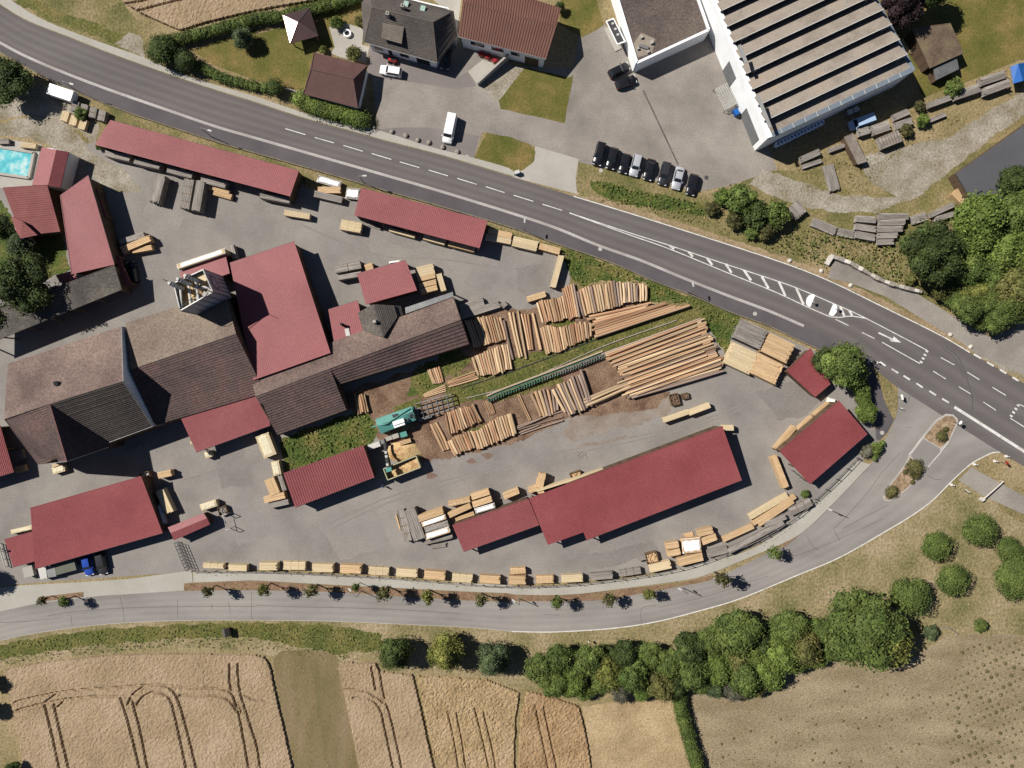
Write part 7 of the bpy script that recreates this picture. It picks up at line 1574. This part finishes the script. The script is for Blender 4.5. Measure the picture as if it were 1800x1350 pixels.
RIGHT += [(1700, 395, 22, 'mid'), (1745, 410, 26, 'light'), (1690, 455, 22, 'mid'), (1735, 440, 24, 'mid'), (1665, 490, 18, 'mid'), (1670, 520, 14, 'olive'), (1725, 560, 18, 'mid'), (1762, 520, 22, 'mid'), (1785, 410, 26, 'light'), (1760, 480, 22, 'mid'), (1795, 545, 22, 'mid')]
for i, (px, py, r, col) in enumerate(sorted(RIGHT)):
    tree(px, py, r*1.15, 'broad', col, '%s tree, %s from the left in the thicket at the right edge' % ({'mid': 'green', 'light': 'light green', 'yellow': 'yellowish', 'dark': 'dark green', 'autumn': 'rust tinged', 'olive': 'olive'}[col], ORD[i]), group='trees in the thicket at the right edge', hs=random.uniform(.7, 1.0))
SH = [(1291, 388, 18, 'olive', 'olive scrub on the bank below the bushy roadside shrub'), (1322, 408, 15, 'mid', 'low scrub on the bank left of the lane'), (1600, 490, 13, 'autumn', 'rust tinged scrub at the right end of the stone wall'), (1250, 366, 14, 'olive', 'scrub at the right end of the weed bank'), (1455, 640, 0, 'mid', 'x'), (1303, 350, 30, 'mid', 'bushy shrub right of the parked cars'), (1330, 376, 28, 'dark', 'darker shrub below the bushy one right of the parked cars'), (1366, 376, 28, 'mid', 'shrub touching the curved grey stack'), (1270, 345, 18, 'light', 'small shrub left of the bushy roadside shrub'), (1345, 405, 20, 'olive', 'olive shrub on the bank above the road'), (1677, 154, 19, 'mid', 'green bush below the small barn'), (1622, 212, 14, 'light', 'yellow-green bush among the grey stacks'), (1617, 186, 12, 'olive', 'olive bush above the yellow-green one'), (1594, 228, 14, 'olive', 'dull bush behind the grid frame stack'), (1637, 1112, 16, 'blue', 'lone bluish bush right of the largest tree'), (1723, 1100, 15, 'mid', 'small bush in the lower right meadow edge'), (1541, 788, 14, 'mid', 'shrub at the lower corner of the junction hall'), (1524, 793, 13, 'grey', 'grey shrub at the lower corner of the junction hall'), (568, 87, 9, 'yellow', 'yellow shrub above the hipped garage'), (622, 94, 17, 'autumn', 'mixed flowering shrub between garage and dark house'), (592, 40, 14, 'mid', 'low shrub beside the garden basin'), (632, 36, 10, 'autumn', 'rusty shrub at the dark house corner'), (143, 199, 14, 'mid', 'green bush on the pale crates'), (175, 258, 8, 'mid', 'weedy bush at the left end of the long shed'), (1415, 868, 9, 'mid', 'weedy bush at the end of the slatted frames')]
tree(1452, 634, 26, 'broad', 'dark', 'left part of the tree group at the junction')
tree(1502, 655, 27, 'broad', 'mid', 'right part of the tree group at the junction')
tree(1518, 700, 17, 'broad', 'light', 'small tree between junction tree and bright green tree')
for px, py, r, col, lab in [q for q in SH if q[2]]: tree(px, py, r, 'bush', col, lab)
for px, py, r, lab in ((327, 108, 21, 'clipped ball bush, larger one left in the hedge'), (484, 154, 17, 'clipped ball bush, smaller one right in the hedge')): tree(px, py, r, 'ball', 'dark', lab)
ST_ = [(72, 1056, 8), (111, 1057, 9), (366, 1039, 12), (461, 1037, 12), (549, 1038, 13), (625, 1033, 7), (674, 1044, 13), (752, 1050, 13), (844, 1055, 12), (978, 1059, 15), (1070, 1054, 14), (1142, 1045, 13), (1269, 1018, 14), (1363, 973, 15)]
for i, (px, py, r) in enumerate(ST_):
    tree(px+random.uniform(-1.5, 1.5), py, r*random.uniform(1.0, 1.3), 'street', ('olive', 'mid', 'olive', 'yellow')[i % 4], '%s small street tree from the left along the lower road' % ORD[i], 'street_tree', group='small street trees along the lower road', hs=random.uniform(.85, 1.2)*(13/ r)**.5, asp=random.uniform(.8, 1.15))
# island shrubs
for c_, (x, y), r, lab in ((1, (1240, 335), 20, 'smallest round box shrub near the island tip'), (1, (1207, 382), 42, 'round box shrub with a hollow on the upper island'), (1, (1022, 600), 66, 'largest box shrub on the lower island half'), (1, (1030, 655), 36, 'box shrub lobe below the largest one'), (1, (954, 635), 18, 'small box shrub left of the largest one'), (1, (1005, 705), 18, 'small box shrub below the largest one'), (1, (862, 770), 48, 'box shrub at the lower island end')):
    px, py = Z(3, 2, (x, y))[0]; o = tree(px, py, r/3.971, 'low', 'olive', lab); o.location.z = .12
# hedges
def hedge(name, label, pts, w, h, col, leaf=.24, dens=1.0):
    L_ = smooth_line(pts, 8); P = [W(*p, h*.6) for p in L_]; lb = []
    for i, p in enumerate(P): lb.append((p.x, p.y, h*.52, w*random.uniform(.9, 1.12), w*random.uniform(.9, 1.12), h*.5*random.uniform(.9, 1.08)))
    c = P[len(P)//2]; lb = [(a-c.x, b-c.y, z, x, y, q) for a, b, z, x, y, q in lb]
    t = thing(name, label, 'hedge', (c.x, c.y, 0)); mesh_obj('foliage', crown_mesh('foliage', lb, leaf, dens, LEAF[col], .82, .7), t)
    mb = MB()
    for i in range(0, len(P), 2): p = P[i]-c; mb.tube((p.x, p.y, 0), (p.x, p.y, h*.5), .06, .04, 5)
    mb.build('stems', m_bark, t, local=True); return t
hedge('clipped_hedge', 'long hedge between the lawn and the upper wheat field', Z(0, 0, (1110, 300), (1400, 235), (1787, 130))+Z(1, 0, (200, 110), (480, 40), (760, -40)), 1.3, 2.0, 'mid')
hedge('clipped_hedge', 'lower hedge between lawn and upper pavement', Z(0, 0, (1390, 460), (1550, 540), (1787, 600))+Z(1, 0, (60, 610)), 1.1, 1.6, 'mid')
hedge('flowering_hedge', 'bushy yellow-green hedge in front of the hipped garage', Z(1, 0, (310, 690), (450, 750), (600, 790), (735, 830)), 1.9, 2.2, 'light')
hedge('flowering_hedge', 'dusty end bush of the hedge in front of the garage', Z(1, 0, (290, 690), (330, 715)), 1.0, 1.8, 'grey')
hedge('field_hedge', 'narrow green hedge between pale stubble and fallow field', Z(2, 3, (1170, 850), (1180, 950), (1215, 1080), (1250, 1200), (1290, 1330), (1330, 1500)), 1.5, 2.4, 'mid')
hedge('junction_creeper', 'leafy creeper strip at the lower side of the junction hall', Z(3, 2, (745, 540), (770, 480), (800, 435)), .6, 1.2, 'mid')
# flower box
o = thing('flower_bed', 'bed of red flowers beside the ribbed hall', 'flowers', W(*Z(1, 0, (1640, 400))[0]))
P = [W(*p, .6) for p in Z(1, 0, (1575, 375), (1620, 395), (1670, 420))]; c = o.location
mesh_obj('blossoms', crown_mesh('blossoms', [(p.x-c.x, p.y-c.y, .5, .8, .6, .5) for p in P], .16, 1.0, m_flower, .7), o)
mesh_obj('leaves', crown_mesh('leaves', [(p.x-c.x, p.y-c.y, .4, .85, .65, .45) for p in P], .16, .6, LEAF['mid'], .7), o)
# saplings in the fallow field
n = 0; gs = 'young saplings in rows on the fallow field'
me_s, tr_s, R_s, h_s = proto('low', 'sapling', 0)
def sapling(px, py, r):
    c = W(px, py); t = thing('sapling', 'tiny dark sapling in the rows at the lower right', 'sapling', (c.x, c.y, 0), random.uniform(0, 6), gs); t.scale = (r, r, r*1.5)
    mesh_obj('crown', me_s, t)
for j in range(19):
    for i in range(17):
        px = 1690-4.2*j+10.2*i+random.uniform(-.8, .8); py = 1146+15.2*j-4.6*i+random.uniform(-.8, .8)
        if px < 1664 or px > 1806 or py > 1356 or py < 1128 or random.random() < .15: continue
        sapling(px, py, random.choice((.14, .17, .2, .24, .34))); n += 1
gs = 'stray saplings on the fallow field'
for j in range(16):
    for i in range(46):
        px = 1215+10.4*i-3.2*j+random.uniform(-1.5, 1.5); py = 1330+13.5*j-4.4*i+random.uniform(-1.5, 1.5)
        if px < 1245 or px > 1655 or py > 1352 or py < 1200+max(0, (1500-px))*.05 or random.random() < .62: continue
        c = W(px, py); t = thing('sapling', 'stray tiny sapling on the left part of the fallow field', 'sapling', (c.x, c.y, 0), 0, gs); r_ = random.choice((.1, .12, .14, .22)); t.scale = (r_, r_, r_*1.4); mesh_obj('crown', me_s, t)
# uncounted ground cover
def tufts(name, polys, dens, size, mat, label, cat='grass', lean=1.3, hgt=.25):
    allP = []
    for poly in polys:
        P = [(W(*p).x, W(*p).y) for p in poly]; xs = [p[0] for p in P]; ys = [p[1] for p in P]
        A = (max(xs)-min(xs))*(max(ys)-min(ys)); k = int(A*dens); X = NR.uniform(min(xs), max(xs), k); Y = NR.uniform(min(ys), max(ys), k)
        # clumping
        f = np.sin(X*.9+1.3*np.sin(Y*.6))*np.sin(Y*.8+1.1*np.sin(X*.5)); ok = inside(P, X, Y) & (NR.uniform(-1.2, 1, k) < f+.4)
        allP.append(np.stack([X[ok], Y[ok]], 1))
    XY = np.concatenate(allP); n = len(XY)
    P = np.column_stack([XY, NR.uniform(min(.05, hgt*.5), hgt, n)]); d = NR.normal(0, 1, (n, 3)); d[:, 2] = np.abs(d[:, 2])+lean
    q = leaf_quads(P, d/np.linalg.norm(d, axis=1, keepdims=True), size, .3)
    q[:, 2] = np.maximum(q[:, 2], .03)
    me = bpy.data.meshes.new(name); me.from_pydata(q.tolist(), [], np.arange(n*4).reshape(n, 4).tolist()); me.materials.append(mat)
    o = mesh_obj(name, me); tag(o, label, cat, kind='stuff'); center(o); return o
tri = Z(2, 1, (335, 425), (700, 540), (1000, 670), (1500, 870), (1640, 935), (1560, 960), (1500, 1180), (1420, 1060), (1330, 900), (1250, 805), (960, 790), (930, 660), (640, 650), (480, 690), (420, 640))
strip_ = Z(2, 1, (-480, 1490), (-440, 1345), (0, 1200), (560, 1050), (900, 940), (1250, 810), (1500, 900), (1330, 920), (700, 1130), (0, 1420), (-400, 1510))
patch = Z(1, 2, (170, 400), (620, 240), (760, 200), (850, 330), (800, 440), (760, 455), (200, 640))
tufts('weed_tufts', [tri, patch], 6.5, .42, m_grassblade, 'lush green weeds around the log yard', hgt=.5)
tufts('weed_tufts', [strip_], 4, .3, m_grassblade, 'green and yellow weeds in the rail strip')
lush = Z(0, 3, (0, 500), (300, 440), (700, 390), (1200, 355), (1787, 340))+Z(1, 3, (500, 355), (870, 410), (900, 520), (560, 600), (0, 520))+Z(0, 3, (1787, 520), (1200, 500), (600, 560), (130, 610), (0, 640))
tufts('roadside_grass', [lush], 5, .36, m_grassblade, 'tall green grass between lower road and wheat')
bank1 = Z(0, 0, (110, 20), (300, 110), (600, 230), (800, 300), (840, 240), (980, 230), (1240, 230), (1000, 120), (850, 20), (800, -30), (150, -30))
bank2 = Z(2, 1, (480, 70), (700, 70), (1000, 150), (1300, 200), (1787, 270), (1787, 440), (1300, 260), (900, 150))
bank3 = Z(3, 1, (0, 380), (300, 290), (600, 360), (900, 420), (960, 600), (1000, 690), (760, 620), (560, 510), (420, 440), (390, 560), (200, 470), (0, 420))
tufts('weed_tufts', [Z(2, 0, (545, 1270), (620, 1255), (800, 1310), (1000, 1350))+Z(2, 1, (1380, 130), (1420, 180), (1330, 200), (1000, 150), (800, 110), (600, 50))], 7, .45, m_grassblade, 'dense green weeds below the row of parked cars', hgt=.6)
tufts('bank_weeds', [bank3], 6.0, .5, m_grassblade, 'thick green scrub on the bank above the side lane', hgt=.8)
tufts('bank_scrub', [bank2, bank3], 3.0, .42, M('olive_blades', [C(108, 112, 58), C(142, 134, 80), C(168, 150, 106)], .3, 4, .2, island=.35, world_co=True), 'rough olive grass on the road banks', hgt=.5)
mead = Z(3, 2, (1000, 960), (1300, 760), (1480, 860), (1787, 990), (1787, 1350), (1000, 1350), (500, 1260), (800, 1080))
tufts('dry_grass_tufts', [mead, Z(2, 3, (200, 420), (900, 360), (1400, 270), (1500, 260), (1100, 430), (300, 520)), Z(3, 3, (0, 140), (700, 0), (1787, 0), (1787, 400), (1250, 420), (1000, 300), (0, 260))], .9, .3, m_dryblade, 'dry grass tufts in the lower right meadow')
tufts('edge_weeds', [offset_line(smooth_line(PT), -2.0)+list(reversed(offset_line(smooth_line(PT), 6)))], 4, .26, m_grassblade, 'weeds growing along the lower yard fence')
tufts('strip_planting', [smooth_line(ST)+list(reversed(smooth_line(SB)))], 5, .22, M('russet_ground_cover', [C(140, 100, 74), C(168, 130, 92), C(128, 122, 70)], .3, 4, .2, island=.35, world_co=True), 'russet ground cover in the planting strip', 'ground cover')
tufts('wheel_track_weeds', [Z(3, 0, (430, 1100), (560, 1050), (650, 1150), (760, 1000), (1000, 960), (1300, 800), (1400, 830), (900, 1060), (800, 1200), (700, 1350), (350, 1350), (100, 1200))], 2.0, .36, MATS['olive_blades'], 'weeds between the grey stacks and the gravel track')
tufts('bark_scraps', [[(690, 770), (745, 740), (790, 790), (760, 812), (720, 810)], [(880, 690), (960, 670), (1000, 730), (920, 760)], [(1030, 640), (1075, 630), (1110, 690), (1040, 690)], [(600, 690), (650, 680), (690, 720), (640, 735)]], 9, .2, M('bark_scrap', [C(120, 88, 70), C(168, 134, 104), C(200, 166, 128)], .5, 4, .2, island=.4, world_co=True), 'scraps of bark littering the log yard', 'bark', lean=1.5, hgt=.1)

tufts('stubble_tufts', [Z(2, 3, (1300, 880), (1787, 830))+Z(3, 3, (500, 600), (600, 690), (900, 680), (1250, 460), (1787, 430), (1787, 1400), (0, 1400))+Z(2, 3, (1340, 1400))], 2.6, .26, M('pale_straw', [C(150, 130, 94), C(182, 162, 126), C(140, 128, 84)], .3, 4, .2, island=.35, world_co=True), 'short dry stubble on the fallow field', 'stubble', hgt=.14)
tufts('stubble_tufts', [Z(2, 3, (500, 930), (1105, 870), (1230, 1350), (570, 1350)), Z(1, 3, (140, 600), (560, 590), (720, 1350), (270, 1350))], 3.0, .22, MATS['pale_straw'], 'short stubble on the pale and mown strips', 'stubble', hgt=.12)

tufts('weed_tufts', [[(770, 625), (800, 610), (830, 635), (800, 660), (775, 655)], [(868, 690), (930, 668), (985, 655), (990, 672), (930, 690), (880, 705)], [(735, 640), (755, 645), (760, 690), (740, 700), (725, 670)], [(800, 768), (830, 752), (852, 745), (850, 757), (815, 775)]], 6, .36, m_grassblade, 'weeds between the log piles', hgt=.4)
tufts('bark_scraps', [[(900, 775), (1000, 735), (1150, 715), (1180, 690), (1200, 715), (1100, 745), (960, 775)], [(740, 800), (800, 808), (900, 770), (905, 785), (800, 825), (745, 820)], [(930, 525), (1000, 505), (1020, 490), (1030, 500), (960, 540)]], 2.2, .16, MATS['bark_scrap'], 'scraps of bark strewn along the edge of the paved yard', 'bark', lean=1.5, hgt=.08)
tufts('sawdust_scatter', [[(690, 850), (760, 820), (800, 815), (790, 840), (720, 870)], [(880, 880), (960, 830), (1000, 810), (1010, 825), (960, 850), (900, 885)], [(690, 905), (720, 900), (740, 960), (700, 970)]], 2.0, .14, m_chip, 'sawdust and splinters scattered on the yard', 'sawdust', lean=2, hgt=.05)
